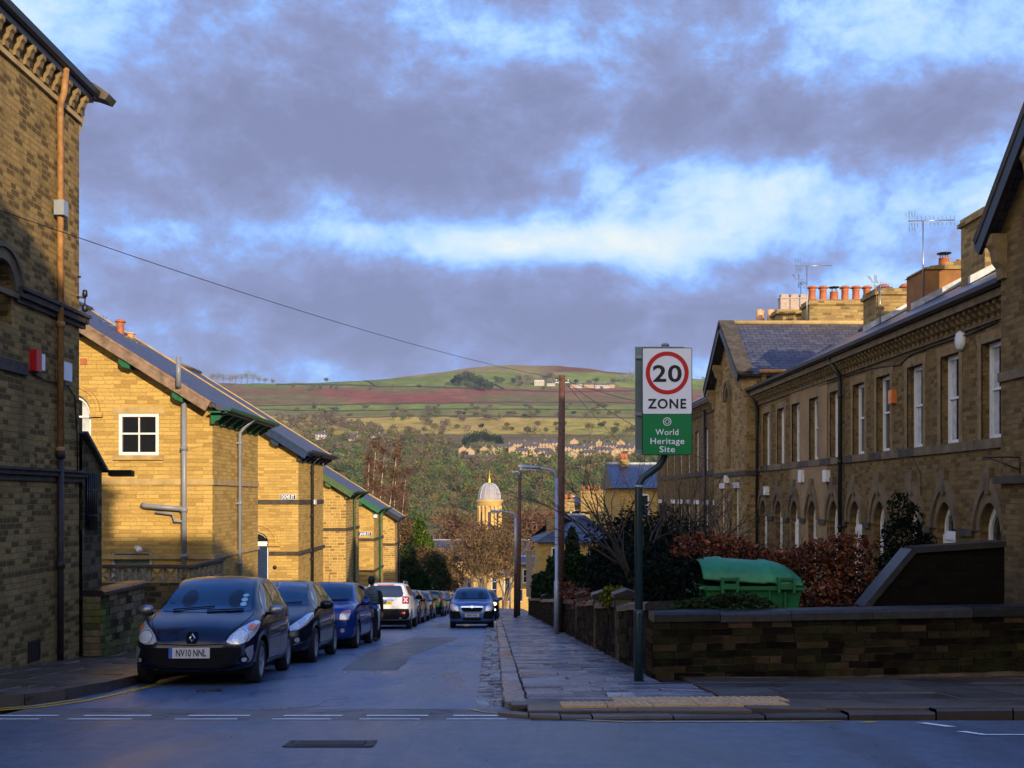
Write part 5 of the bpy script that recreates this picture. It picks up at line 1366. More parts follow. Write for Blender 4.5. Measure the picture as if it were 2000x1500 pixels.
def tpole(px, d, py_top, label, r_=.105):
    x = Xat(px, d); zb_ = G(d); zt = Zat(py_top, d)
    t = thing('telegraph_pole', label, 'telegraph pole', (x, d, zb_), 'wooden telegraph poles on the right pavement')
    mb = MB(); lean = .06; mb.tube([(x-lean,d,zb_),(x,d,(zb_+zt)/2),(x+lean*.6,d,zt)], [r_*1.25,r_*1.1,r_*.9], 14); mb.build('pole', M['creosote'], t)
    mb = MB(); mb.obox((x+lean*.6,d,zt-.22), (.22,0,0), (0,.02,0), (0,0,.015))
    for s in (-1,1): mb.lathe([(.03,0),(.03,.07),(.01,.09)], (x+lean*.6+s*.18,d,zt-.2), 8)
    mb.build('crossbar', M['galv'], t)
    mb = MB()
    for k in range(9):
        z = zb_+2.6+k*.42; s = 1 if k % 2 else -1; mb.tube([(x,d,z),(x+s*(r_+.09),d,z)], .010, 5)
    mb.build('climbing_steps', M['galv'], t)
    return t
tpole(1095.5, 31.0, 733, 'tall red-brown wooden telegraph pole with crossbar, right of the grey street lamp')
tp2 = tpole(1014, 57.0, 925, 'second dark telegraph pole with an old lamp hook on top, farther down the street', .10)
x2 = Xat(1014,57)+.04; z2_ = Zat(925,57)
mb = MB(); mb.tube([(x2,56.9,z2_-.3),(x2-.02,56.9,z2_+.03),(x2-.15,56.9,z2_+.12),(x2-.35,56.9,z2_+.1)], .03, 6); mb.lathe([(.1,0),(.08,.1),(.03,.14)], (x2-.38,56.9,z2_), 8); mb.build('lamp_hook', M['galv'], tp2)
def cable(a, b, sag, label, r_=.012):
    a = Vector(a); b = Vector(b); P = []
    for k in range(17): u = k/16; p = a+(b-a)*u; p.z -= sag*4*u*(1-u); P.append(p)
    mb = MB(); mb.tube(P, r_, 4); tag(mb.build('telephone_cable', M['black_paint']), label, 'cable')
top = Vector((Xat(1097,31)+.03, 31, Zat(741,31)))
cable(at(-60, 390, 12.0), top, .22, 'long overhead cable crossing the sky from the left building to the telegraph pole', .0055)
cable(top, at(1400, 905, 36), .25, 'cable dropping right from the telegraph pole behind the sign', .009)
cable(top, at(1395, 800, 41), .25, 'upper cable from the telegraph pole to the far terrace', .009)
cable(top, at(1330, 960, 40), .3, 'lowest cable falling from the telegraph pole to the right', .009)
# tv aerials
def aerial(x, y, z0, zt, length, label, n=10, tilt=0, rot=0, lean=0):
    t = thing('tv_aerial', label, 'tv aerial', (x, y, z0), 'television aerials on the chimneys')
    mb = MB(); mb.tube([(x,y,z0),(x+lean,y,zt)], .018, 6); mb.build('mast', M['alu'], t)
    mb = MB(); ca, sa = math.cos(rot), math.sin(rot); X = x+lean
    f = lambda u, w, h: (X+u*ca-w*sa, y+u*sa+w*ca, zt+h+u*tilt)
    mb.tube([f(-length*.32,0,0), f(length*.68,0,0)], .016, 6)
    mb.build('boom', M['alu'], t)
    mb = MB()
    for k in range(n):
        u = -length*.12 + length*.8*k/(n-1); mb.tube([f(u,-.02,-.14), f(u,.02,.14)], .006, 4)
    for s in (-1,1):
        for q in range(3): mb.tube([f(-length*(.3-.06*q),s*.1,s*.08), f(-length*(.3-.06*q),s*.25,s*.3)], .006, 4); mb.tube([f(-length*(.3-.06*q),0,-.28+.0*q), f(-length*(.3-.06*q),0,.28)], .006, 4)
    mb.build('elements', M['alu'], t)
aerial(Xat(1803,27.7), 27.7, 5.2, Zat(431,27.7), 1.25, 'tall television aerial on the orange rendered chimney', 10, .02)
aerial(Xat(1576,38), 38.0, 5.8, Zat(519,38), 1.35, 'television aerial beside the row of six terracotta pots', 11, 0)
aerial(Xat(1564,41.3), 41.3, 6.0, Zat(550,41.3), .7, 'small aerial rising behind the pale square pots', 5, 0, .8)
aerial(Xat(1714,31.2), 31.0, 5.3, Zat(560,31.2), .9, 'short aerial on the stone chimney with two mushroom cowls', 6, 0, .6)
aerial(Xat(211,28.6), 28.6, Zat(680,28.6), Zat(636,28.6), .7, 'white aerial on the golden gable roof by the terracotta pot', 4, 0, 0)

# ------------------------------------------------------------------ planting
def leaf_cloud(mb, blobs, n, size, r_, flat=.4, aspect=1.0, shell=.55, lo=-9e9, col=None):
    """leaf-sized quads through the volume of several overlapping lobes"""
    tot = sum(b[3]*b[4]*b[5] for b in blobs)
    for (cx, cy, cz, rx, ry, rz) in blobs:
        k = int(n*rx*ry*rz/tot)+1
        for _ in range(k):
            while True:
                v = Vector((r_.gauss(0,1), r_.gauss(0,1), r_.gauss(0,1)))
                if v.length > .01: break
            v.normalize(); q = (shell + (1-shell)*r_.random())*(1+.18*noise.noise(Vector((v.x*2.2+cx, v.y*2.2, v.z*2.2))))
            p = Vector((cx+v.x*rx*q, cy+v.y*ry*q, cz+v.z*rz*q))
            if p.z < lo: continue
            a = Vector((r_.gauss(0,1), r_.gauss(0,1), r_.gauss(0,1)*flat)).normalized(); b_ = a.cross(Vector((r_.gauss(0,1),r_.gauss(0,1),r_.gauss(0,1)))).normalized()
            s = size*r_.uniform(.6,1.3)
            a *= s*aspect; b_ *= s
            mb.add([p-a*.5-b_*.5*.6, p+a*.5-b_*.5*.6, p+a*.5+b_*.5*.6, p-a*.5+b_*.5*.6], [(0,1,2,3)], 0, False, col)
def blobs_box(x0, x1, y0, y1, z0, z1, n, r0, r_):
    return [(r_.uniform(x0+r0*.5,x1-r0*.5), r_.uniform(y0,y1), r_.uniform(z0,z1), r0*r_.uniform(.7,1.2), r0*r_.uniform(.7,1.2), r0*r_.uniform(.6,1.0)) for _ in range(n)]
def bare_tree(mb, p, d, L_, r0, depth, r_, spread=.6, ratio=.72, kids=3, grav=.06, seg=4, nmin=4):
    """recursive tapering limbs"""
    p = Vector(p); d = Vector(d).normalized(); pts = [p.copy()]; rs = [r0]; cur = d.copy()
    for k in range(seg):
        cur = (cur + Vector((r_.gauss(0,.14), r_.gauss(0,.14), r_.gauss(0,.08)+grav))).normalized()
        pts.append(pts[-1]+cur*L_/seg); rs.append(r0*(1-.45*(k+1)/seg))
    mb.tube(pts, rs, max(3, nmin if r0 < .03 else 7), cap=False)
    if depth <= 0: return
    for k in range(kids):
        i = seg if k == 0 else r_.randint(max(1, seg//2), seg)
        ax = Vector((r_.gauss(0,1), r_.gauss(0,1), r_.gauss(0,.5))); ax = (ax - ax.dot(cur)*cur).normalized()
        nd = (cur + ax*r_.uniform(spread*.5, spread*1.3)).normalized()
        bare_tree(mb, pts[i], nd, L_*ratio*r_.uniform(.75,1.15), rs[i]*.68, depth-1, r_, spread, ratio, kids, grav, seg, nmin)

r_ = random.Random(41)
# leafless garden tree behind the sign
t = thing('bare_tree', 'leafless dark garden tree spreading behind the road sign pole', 'tree', (2.9, 20.5, -2.4))
mb = MB(); base = Vector((2.95, 20.5, -2.4))
for k, (dx, dz, dy) in enumerate(((-.55,1,.1),(-.15,1,-.1),(.3,1,.1),(.75,.9,0),(.05,1,.25),(-.35,.9,-.1),(.55,1,-.2),(1.0,.8,.1))):
    bare_tree(mb, base+Vector((r_.uniform(-.15,.15),r_.uniform(-.15,.15),.1)), (dx*.95,dy,dz), 1.5, .055, 4, r_, .55, .78, 3, .02)
mb.build('limbs', M['bark'], t)
# second leafless shrub between pole and terrace
t = thing('bare_tree', 'smaller leafless tree in front of the far terrace, right of the road sign', 'tree', (4.6, 22.5, -2.5))
mb = MB()
for k in range(5): bare_tree(mb, (4.6+r_.uniform(-.2,.2), 22.5, -2.5), (r_.uniform(-.45,.45), r_.uniform(-.3,.3), 1), 1.25, .045, 4, r_, .45, .74, 3, .04)
mb.build('limbs', M['bark'], t)
# copper beech hedge
t = thing('beech_hedge', 'copper beech hedge with crisp russet leaves behind the green bin', 'hedge', (4.9, 18, -2.5))
mb = MB(); bl = []
for k in range(34):
    u = k/33; x = Xat(1335,17.8)+(Xat(1700,17.8)-Xat(1335,17.8))*u
    ztop = -.75+.14*math.sin(u*9)+(.12 if u < .12 else 0)
    for q in range(5): bl.append((x+r_.uniform(-.1,.1), 17.6+r_.uniform(0,.5), ztop-.22-q*.36, .26, .26, .24))
leaf_cloud(mb, bl, 15000, .062, r_, .8)
mb.build('leaves', M['beech'], t)
mb = MB()
for k in range(60): x = r_.uniform(Xat(1338,17.8), Xat(1700,17.8)); bare_tree(mb, (x, 17.9, -2.5), (r_.uniform(-.2,.2),r_.uniform(-.1,.1),1), 1.25, .012, 1, r_, .4, .5, 3)
mb.build('twigs', M['bark'], t)
def bush(name, label, cat, mat, bl, n, size, base, trunk=None, group=None, asp=1.0, shell=.55):
    t = thing(name, label, cat, base, group); mb = MB(); leaf_cloud(mb, bl, int(n*(1.8 if mat == 'conifer' else 1)), size*(.68 if mat == 'conifer' else 1), r_, .8, asp, shell, base[2]-.1); mb.build('crown' if cat == 'tree' else 'leaves', M[mat], t)
    if trunk:
        mb = MB(); mb.tube([base, (base[0],base[1],base[2]+trunk[0])], [trunk[1], trunk[1]*.6], 7); mb.build('trunk', M['bark'], t)
    return t
# dark evergreen mass behind the street wall
x = lambda px, d: Xat(px, d)
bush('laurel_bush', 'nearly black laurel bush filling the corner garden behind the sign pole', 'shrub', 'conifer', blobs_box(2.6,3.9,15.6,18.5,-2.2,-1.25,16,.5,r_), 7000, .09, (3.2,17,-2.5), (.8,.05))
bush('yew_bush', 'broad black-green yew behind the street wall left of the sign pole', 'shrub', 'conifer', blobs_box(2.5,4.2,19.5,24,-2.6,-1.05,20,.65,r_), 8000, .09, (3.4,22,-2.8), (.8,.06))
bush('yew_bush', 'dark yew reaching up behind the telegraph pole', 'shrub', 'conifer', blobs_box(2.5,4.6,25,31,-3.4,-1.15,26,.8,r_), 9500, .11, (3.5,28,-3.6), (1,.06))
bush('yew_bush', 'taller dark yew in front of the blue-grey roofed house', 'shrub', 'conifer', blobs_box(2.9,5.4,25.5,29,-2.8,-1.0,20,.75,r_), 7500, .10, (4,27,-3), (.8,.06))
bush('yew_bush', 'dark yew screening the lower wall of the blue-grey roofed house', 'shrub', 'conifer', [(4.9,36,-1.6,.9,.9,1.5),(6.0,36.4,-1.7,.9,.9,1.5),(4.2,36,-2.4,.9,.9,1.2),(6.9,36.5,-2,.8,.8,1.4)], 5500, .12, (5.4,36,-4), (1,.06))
bush('golden_shrub', 'small yellow-green shrub glowing above the street wall', 'shrub', 'yellow_shrub', [(x(1195,18.6),18.6,Zat(1164,18.6),.22,.25,.19),(x(1183,18.6),18.5,Zat(1172,18.6),.14,.2,.13),(x(1207,18.6),18.5,Zat(1156,18.6),.13,.2,.1)], 900, .05, (x(1195,18.6),18.6,-2.4), (.4,.02))
bush('red_shrub', 'low shrub with dull red leaves beside the yellow-green one', 'shrub', 'beech', [(x(1130,21),21,Zat(1165,21),.3,.3,.25),(x(1112,22),22,Zat(1150,22),.25,.3,.2)], 300, .05, (x(1125,21),21,-2.9), (.4,.02))
bush('ivy_clump', 'ivy spilling over the coping in front of the green bin', 'shrub', 'ivy', [(x(p_,14.35),14.3,Zat(q_,14.35),.26,.2,.08) for p_, q_ in ((1290,1185),(1320,1183),(1350,1180),(1380,1176),(1410,1170),(1440,1166),(1460,1172),(1480,1180),(1390,1182),(1425,1178))], 2600, .04, (x(1380,14.3),14.3,-1.75))
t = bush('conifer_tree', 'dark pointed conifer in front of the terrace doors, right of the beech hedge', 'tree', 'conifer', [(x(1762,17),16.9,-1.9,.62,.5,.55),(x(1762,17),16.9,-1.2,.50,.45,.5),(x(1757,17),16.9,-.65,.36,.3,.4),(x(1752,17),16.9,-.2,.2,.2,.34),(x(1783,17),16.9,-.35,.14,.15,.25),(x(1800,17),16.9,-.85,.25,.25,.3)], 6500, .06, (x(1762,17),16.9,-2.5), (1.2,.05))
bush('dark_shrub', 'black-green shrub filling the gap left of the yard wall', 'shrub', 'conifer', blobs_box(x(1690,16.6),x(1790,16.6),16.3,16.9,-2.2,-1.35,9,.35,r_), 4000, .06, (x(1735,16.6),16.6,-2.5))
# clipped hedges farther down
def hedge(name, label, x0, x1, y0, y1, zt0, zt1, mat, n, size):
    t = thing(name, label, 'hedge', ((x0+x1)/2,(y0+y1)/2,G((y0+y1)/2)+.5)); mb = MB()
    for _ in range(n):
        f = r_.random(); y = r_.uniform(y0,y1); zt_ = zt0+(zt1-zt0)*(y-y0)/(y1-y0); zb_ = G(y)+.7
        if f < .45: p = Vector((x0+r_.gauss(0,.05), y, r_.uniform(zb_,zt_)))
        elif f < .7: p = Vector((r_.uniform(x0,x1), y, zt_+r_.gauss(0,.05)))
        elif f < .88: p = Vector((r_.uniform(x0,x1), y0+r_.gauss(0,.05), r_.uniform(zb_,zt0)))
        else: p = Vector((r_.uniform(x0,x1), y, r_.uniform(zb_,zt_)))
        p += Vector((.12*noise.noise(p*1.3), .1*noise.noise(p*1.7), .12*noise.noise(p*1.1+Vector((5,0,0)))))
        a = Vector((r_.gauss(0,1),r_.gauss(0,1),r_.gauss(0,1))).normalized()*size*r_.uniform(.6,1.3); b_ = a.cross(Vector((r_.gauss(0,1),r_.gauss(0,1),r_.gauss(0,1)))).normalized()*size*.6
        mb.add([p-a*.5-b_*.5,p+a*.5-b_*.5,p+a*.5+b_*.5,p-a*.5+b_*.5], [(0,1,2,3)])
    mb.build('leaves', M[mat], t)
    mb = MB(); mb.add([(x0+.12,y0+.12,G(y0)+.5),(x1-.12,y0+.12,G(y0)+.5),(x1-.12,y1-.1,G(y1)+.5),(x0+.12,y1-.1,G(y1)+.5),(x0+.12,y0+.12,zt0-.12),(x1-.12,y0+.12,zt0-.12),(x1-.12,y1-.1,zt1-.12),(x0+.12,y1-.1,zt1-.12)], [(4,5,6,7),(0,1,5,4),(1,2,6,5),(2,3,7,6),(3,0,4,7)]); mb.build('branches', M['bark'], t)
hedge('clipped_hedge', 'tall clipped dark green hedge above the street wall by the grey lamp post', 2.2, 3.6, 35.5, 46, Zat(1092,35.5), Zat(1092,35.5)-.7, 'hedge_green', 6500, .16)
hedge('clipped_hedge', 'lower rounded green hedge farther down beside the second telegraph pole', 2.0, 3.6, 47, 60, Zat(1122,47), Zat(1118,47)-1.2, 'hedge_green', 6500, .18)
bush('column_conifer', 'slim pointed cypress in front of the sunlit villa', 'tree', 'hedge_green', [(x(1117,52),52,Zat(1090,52),.42,.42,.8),(x(1117,52),52,Zat(1066,52),.36,.36,.8),(x(1117,52),52,Zat(1048,52),.22,.22,.55)], 3500, .13, (x(1117,52),52,-6), (2,.08))

# fallen leaves and grit gathered in the gutter, along the wall foot and on the slabs
M['dead_leaf'] = foliage('dead_leaves', [(0, (.02,.012,.008)), (.6, (.09,.045,.02)), (1, (.22,.12,.05))])
mb = MB(); rl = random.Random(99)
def litter(n, fx, fy, lift, s0=.02, s1=.05):
    for _ in range(n):
        y = fy(); x_ = fx(y); a = rl.uniform(0, 6.28); s = rl.uniform(s0, s1); z = G(y)+lift
        c, d_ = math.cos(a)*s, math.sin(a)*s
        mb.add([(x_-c*.6,y-d_*.6,z+.006),(x_+d_*.3,y-c*.3,z+.010),(x_+c*.6,y+d_*.6,z+rl.uniform(.006,.018)),(x_-d_*.3,y+c*.3,z+.012)], [(0,1,2,3)])
litter(260, lambda y: 2.0-abs(rl.gauss(0,.22)), lambda: rl.uniform(13.2,40), KRB+.012)
litter(160, lambda y: kx(y)-abs(rl.gauss(0,.10)), lambda: rl.uniform(10.8,35), .03)
litter(170, lambda y: rl.uniform(2.4,8), lambda: 13.8-abs(rl.gauss(0,.25)), KRB+.012)
litter(90, lambda y: rl.uniform(.5,9), lambda: rl.uniform(10.0,13.5), KRB+.012, .012, .035)
litter(120, lambda y: -4.6+abs(rl.gauss(0,.15)), lambda: rl.uniform(11,40), .008)
litter(90, lambda y: rl.uniform(-4.5,0), lambda: rl.uniform(7,20), .006, .008, .02)
litter(120, lambda y: -7.0+abs(rl.gauss(0,.25)), lambda: rl.uniform(12,24), .135)
tag(mb.build('fallen_leaves', M['dead_leaf']), 'scattered dead leaves and grit on the pavements and gutters', 'leaf litter', kind='stuff')
# ------------------------------------------------------------------ cars
def pinterp(T, y):
    """smooth interpolation through table rows (y, v...)"""
    if y <= T[0][0]: return T[0][1:]
    if y >= T[-1][0]: return T[-1][1:]
    for i in range(len(T)-1):
        if y <= T[i+1][0]:
            a, b = T[i], T[i+1]; h = b[0]-a[0]; t = (y-a[0])/h; out = []
            for k in range(1, len(a)):
                d = (b[k]-a[k])/h
                m0 = d if i == 0 else 0 if (a[k]-T[i-1][k])*(b[k]-a[k]) <= 0 else ((a[k]-T[i-1][k])/(a[0]-T[i-1][0])+d)/2
                m1 = d if i+2 >= len(T) else 0 if (T[i+2][k]-b[k])*(b[k]-a[k]) <= 0 else ((T[i+2][k]-b[k])/(T[i+2][0]-b[0])+d)/2
                m0 = max(-3*abs(d), min(3*abs(d), m0)); m1 = max(-3*abs(d), min(3*abs(d), m1))
                out.append((2*t**3-3*t*t+1)*a[k]+(t**3-2*t*t+t)*h*m0+(-2*t**3+3*t*t)*b[k]+(t**3-t*t)*h*m1)
            return out
def car_body(spec):
    Ln, W = spec['L'], spec['W']/2
    ys = sorted(set([r[0] for r in spec['top']] + [Ln*k/34 for k in range(35)] + [.02,.05,.1,.17,Ln-.02,Ln-.05,Ln-.1,Ln-.17]))
    ys = [y for i, y in enumerate(ys) if i == 0 or y-ys[i-1] > .012]
    rings = []
    for y in ys:
        top, = pinterp(spec['top'], y); w, = pinterp(spec['wid'], y); belt, rw = pinterp(spec['belt'], y)
        zb, = pinterp(spec['bot'], y)
        b = min(belt, top-.05); wr = min(rw, w*.88) if top > belt+.08 else w*.80
        mixv = max(0, min(1, (top-belt-.02)/.2)); wr = w*.82*(1-mixv)+rw*mixv
        h = b-zb
        half = [(0,zb),(.70*w,zb),(.95*w,zb+.05),(w*.995,zb+.2*h),(w,zb+.48*h),(w*.985,zb+.78*h),(w*.955,b-.03),(w*.93,b+.005),
                (wr+(w*.93-wr)*.5,b+(top-b)*.45),(wr,b+(top-b)*.80),(wr*.93,b+(top-b)*.935),(wr*.72,top-.012),(wr*.38,top+.004),(0,top+.01)]
        rings.append([(x, y, z) for x, z in half] + [(-x, y, z) for x, z in reversed(half[1:-1])])
    n = len(rings[0]); vs = [p for r in rings for p in r]
    fs = [(i*n+k, i*n+(k+1) % n, (i+1)*n+(k+1) % n, (i+1)*n+k) for i in range(len(rings)-1) for k in range(n)]
    fs += [tuple(range(n-1,-1,-1)), tuple((len(rings)-1)*n+k for k in range(n))]
    me = bpy.data.meshes.new('body'); me.from_pydata(vs, [], fs); me.update()
    bm = bmesh.new(); bm.from_mesh(me); bmesh.ops.recalc_face_normals(bm, faces=bm.faces); bm.to_mesh(me); bm.free()
    return me
def boolean_arches(me, mats, axles, rad, W):
    ob = bpy.data.objects.new('tmp_body', me); C.objects.link(ob)
    for m in mats: me.materials.append(m)
    cs = []
    for y in axles:
        for s in (-1, 1):
            mb = MB(); mb.lathe([(rad, s*(W-.33)), (rad, s*(W+.3))] if s > 0 else [(rad, s*(W+.3)), (rad, s*(W-.33))], (0,y,.30), 28, axis='x', smooth=False)
            cm = bpy.data.meshes.new('cut'); cm.from_pydata(mb.v, [], mb.f); cm.update()
            bm = bmesh.new(); bm.from_mesh(cm); bmesh.ops.recalc_face_normals(bm, faces=bm.faces); bm.to_mesh(cm); bm.free()
            for m in mats: cm.materials.append(m)
            cm.polygons.foreach_set('material_index', [1]*len(cm.polygons))
            co = bpy.data.objects.new('tmp_cut', cm); C.objects.link(co); cs.append(co)
            md = ob.modifiers.new('b', 'BOOLEAN'); md.operation = 'DIFFERENCE'; md.object = co; md.solver = 'EXACT'
    bpy.context.view_layer.update()
    dg = bpy.context.evaluated_depsgraph_get()
    new = bpy.data.meshes.new_from_object(ob.evaluated_get(dg))
    for o in cs + [ob]: bpy.data.objects.remove(o)
    for p in new.polygons: p.use_smooth = p.material_index == 0
    return new
def project(bvh, poly, view, off=.004, step=.05, mat=None, name='part', parent=None, extra=0.0):
    """2-D outline laid onto the body along a viewing axis: front (-y), rear (+y), left (-x) or right (+x)"""
    bm = bmesh.new(); V = [bm.verts.new((a, b, 0)) for a, b in poly]; f = bm.faces.new(V)
    bmesh.ops.triangulate(bm, faces=[f])
    us = [a for a, b in poly]; zs = [b for a, b in poly]
    for lo, hi, no in ((min(us),max(us),(1,0,0)),(min(zs),max(zs),(0,1,0))):
        n = int((hi-lo)/step)
        for k in range(1, n+1):
            c = lo+(hi-lo)*k/(n+1); bmesh.ops.bisect_plane(bm, geom=bm.verts[:]+bm.edges[:]+bm.faces[:], plane_co=tuple(c*q for q in no), plane_no=no)
    me = bpy.data.meshes.new(name)
    for v in bm.verts:
        a, b = v.co.x, v.co.y
        if view == 'front': o, d = Vector((a,-3,b)), Vector((0,1,0))
        elif view == 'rear': o, d = Vector((a,9,b)), Vector((0,-1,0))
        elif view == 'left': o, d = Vector((-3,a,b)), Vector((1,0,0))
        else: o, d = Vector((3,a,b)), Vector((-1,0,0))
        hit = bvh.ray_cast(o, d)
        if hit[0] is None:
            q = bvh.find_nearest(o + d*(3.0 if view in ('left','right') else 3.3)); p, nrm = q[0], q[1]
        else: p, nrm = hit[0], hit[1]
        if nrm.dot(d) > 0: nrm = -nrm
        v.co = p + nrm*off - d*extra
    nv = len(bm.verts)
    for f in bm.faces: f.smooth = True
    bm.to_mesh(me); bm.free()
    me.materials.append(mat)
    o = bpy.data.objects.new(name, me); C.objects.link(o); o.parent = parent
    return o
def lpart(mb, name, mats, parent):
    o = mb.build(name, mats, None, org=(0,0,0)); o.parent = parent; o.location = (0,0,0); return o
def make_wheel(root, x, y, r_=.30, w=.19, spokes=5, hub='rim'):
    s = 1 if x > 0 else -1
    mb = MB(); a, b = sorted((x-s*w, x)); m = (a+b)/2
    mb.lathe([(r_*.62,a+.01),(r_*.93,a),(r_,a+.03),(r_,b-.03),(r_*.93,b),(r_*.68,b-.005),(r_*.66,b-.03)], (0,y,r_), 30, axis='x')
    wh = lpart(mb, 'wheel', M['tyre'], root)
    mb = MB(); face = x-s*.012
    q = lambda h: face - s*h
    prof = [(r_*.68,q(0)),(r_*.66,q(.012)),(r_*.60,q(.02)),(r_*.58,q(.06)),(.02,q(.06))]
    if s < 0: pass
    mb.lathe(prof, (0,y,r_), 30, axis='x')
    rm = M[hub]
    rim = lpart(mb, 'rim', [M['plastic'], rm], wh)
    mb = MB(); mb.lathe([(r_*.69,q(-.002)),(r_*.67,q(-.008)),(r_*.60,q(-.004)),(r_*.58,q(.02))], (0,y,r_), 30, axis='x')
    for k in range(spokes):
        th = 2*PI*k/spokes+.3; dv = Vector((0,math.cos(th),math.sin(th))); pv = Vector((0,-math.sin(th),math.cos(th)))
        mb.obox(Vector((q(.008),y,r_))+dv*r_*.35, dv*r_*.28, pv*r_*(.085), Vector((.012,0,0)))
    mb.lathe([(r_*.14,q(-.004)),(r_*.10,q(-.012)),(.005,q(-.014))], (0,y,r_), 12, axis='x')
    lpart(mb, 'rim', rm, wh)
def strip(pts, w):
    P = [Vector(p) for p in pts]; A = []; B = []
    for i, p in enumerate(P):
        t = (P[min(i+1,len(P)-1)]-P[max(i-1,0)]).normalized(); n = Vector((-t.y,t.x)); A.append(p+n*w/2); B.append(p-n*w/2)
    return [tuple(p) for p in A]+[tuple(p) for p in reversed(B)]
def ell(cx, cz, rx, rz, n=20, rot=0):
    return [(cx+rx*math.cos(2*PI*k/n)*math.cos(rot)-rz*math.sin(2*PI*k/n)*math.sin(rot), cz+rx*math.cos(2*PI*k/n)*math.sin(rot)+rz*math.sin(2*PI*k/n)*math.cos(rot)) for k in range(n)]
def mirror(poly): return [(-a, b) for a, b in reversed(poly)]
def plate(root, bvh, x, z, w, h, mat, txt, view='front', blue=True, ypos=None, tilt=0):
    s = -1 if view == 'front' else 1
    if ypos is None:
        hit = bvh.ray_cast(Vector((x, 9*s, z)), Vector((0,-s,0))); ypos = hit[0].y if hit[0] else 0
    y = ypos + s*.02
    mb = MB(); mb.box(x-w/2, x+w/2, min(y,y-s*.05), max(y,y-s*.05), z-h/2, z+h/2); p = lpart(mb, 'number_plate', mat, root)
    if blue:
        mb = MB(); yy = y+s*.002; mb.add([(x-w/2,yy,z-h/2),(x-w/2+w*.09,yy,z-h/2),(x-w/2+w*.09,yy,z+h/2),(x-w/2,yy,z+h/2)], [(0,1,2,3)]); lpart(mb, 'plate_band', M['plate_blue'], p)
    if txt:
        ux = (1,0,0) if view == 'front' else (-1,0,0)
        o = text_mesh(txt, h*.92, M['sign_black'], 'plate_lettering', p, (x+(w*.045 if blue else 0), y+s*.003, z-h*.31), ux, (0,0,1), bold=.0025, width=w*.74, rel=True)
    return p
def mirrors(root, y, z, x, mat, size=1.0, cover=None):
    for s in (-1, 1):
        mb = MB(); n = 8; vs = []
        prof = [(-.10,.02),(-.09,.06),(-.05,.085),(.0,.09),(.05,.08),(.09,.055),(.105,.02)]
        for i, (dx, rr_) in enumerate(prof):
            for k in range(n):
                th = 2*PI*k/n+PI/8; vs.append((s*(x+.1*size+dx*size), y+rr_*.75*size*math.cos(th), z+.01+rr_*.85*size*math.sin(th)))
        fs = [(i*n+k, i*n+(k+1) % n, (i+1)*n+(k+1) % n, (i+1)*n+k) for i in range(len(prof)-1) for k in range(n)]+[tuple(range(n)), tuple((len(prof)-1)*n+k for k in range(n))]
        mb.add(vs, fs, 0, True); mb.tube([(s*(x-.12),y+.02,z-.04),(s*(x+.05*size),y,z-.04)], .025, 6, 1)
        o = lpart(mb, 'door_mirror', [mat, M['plastic']], root)
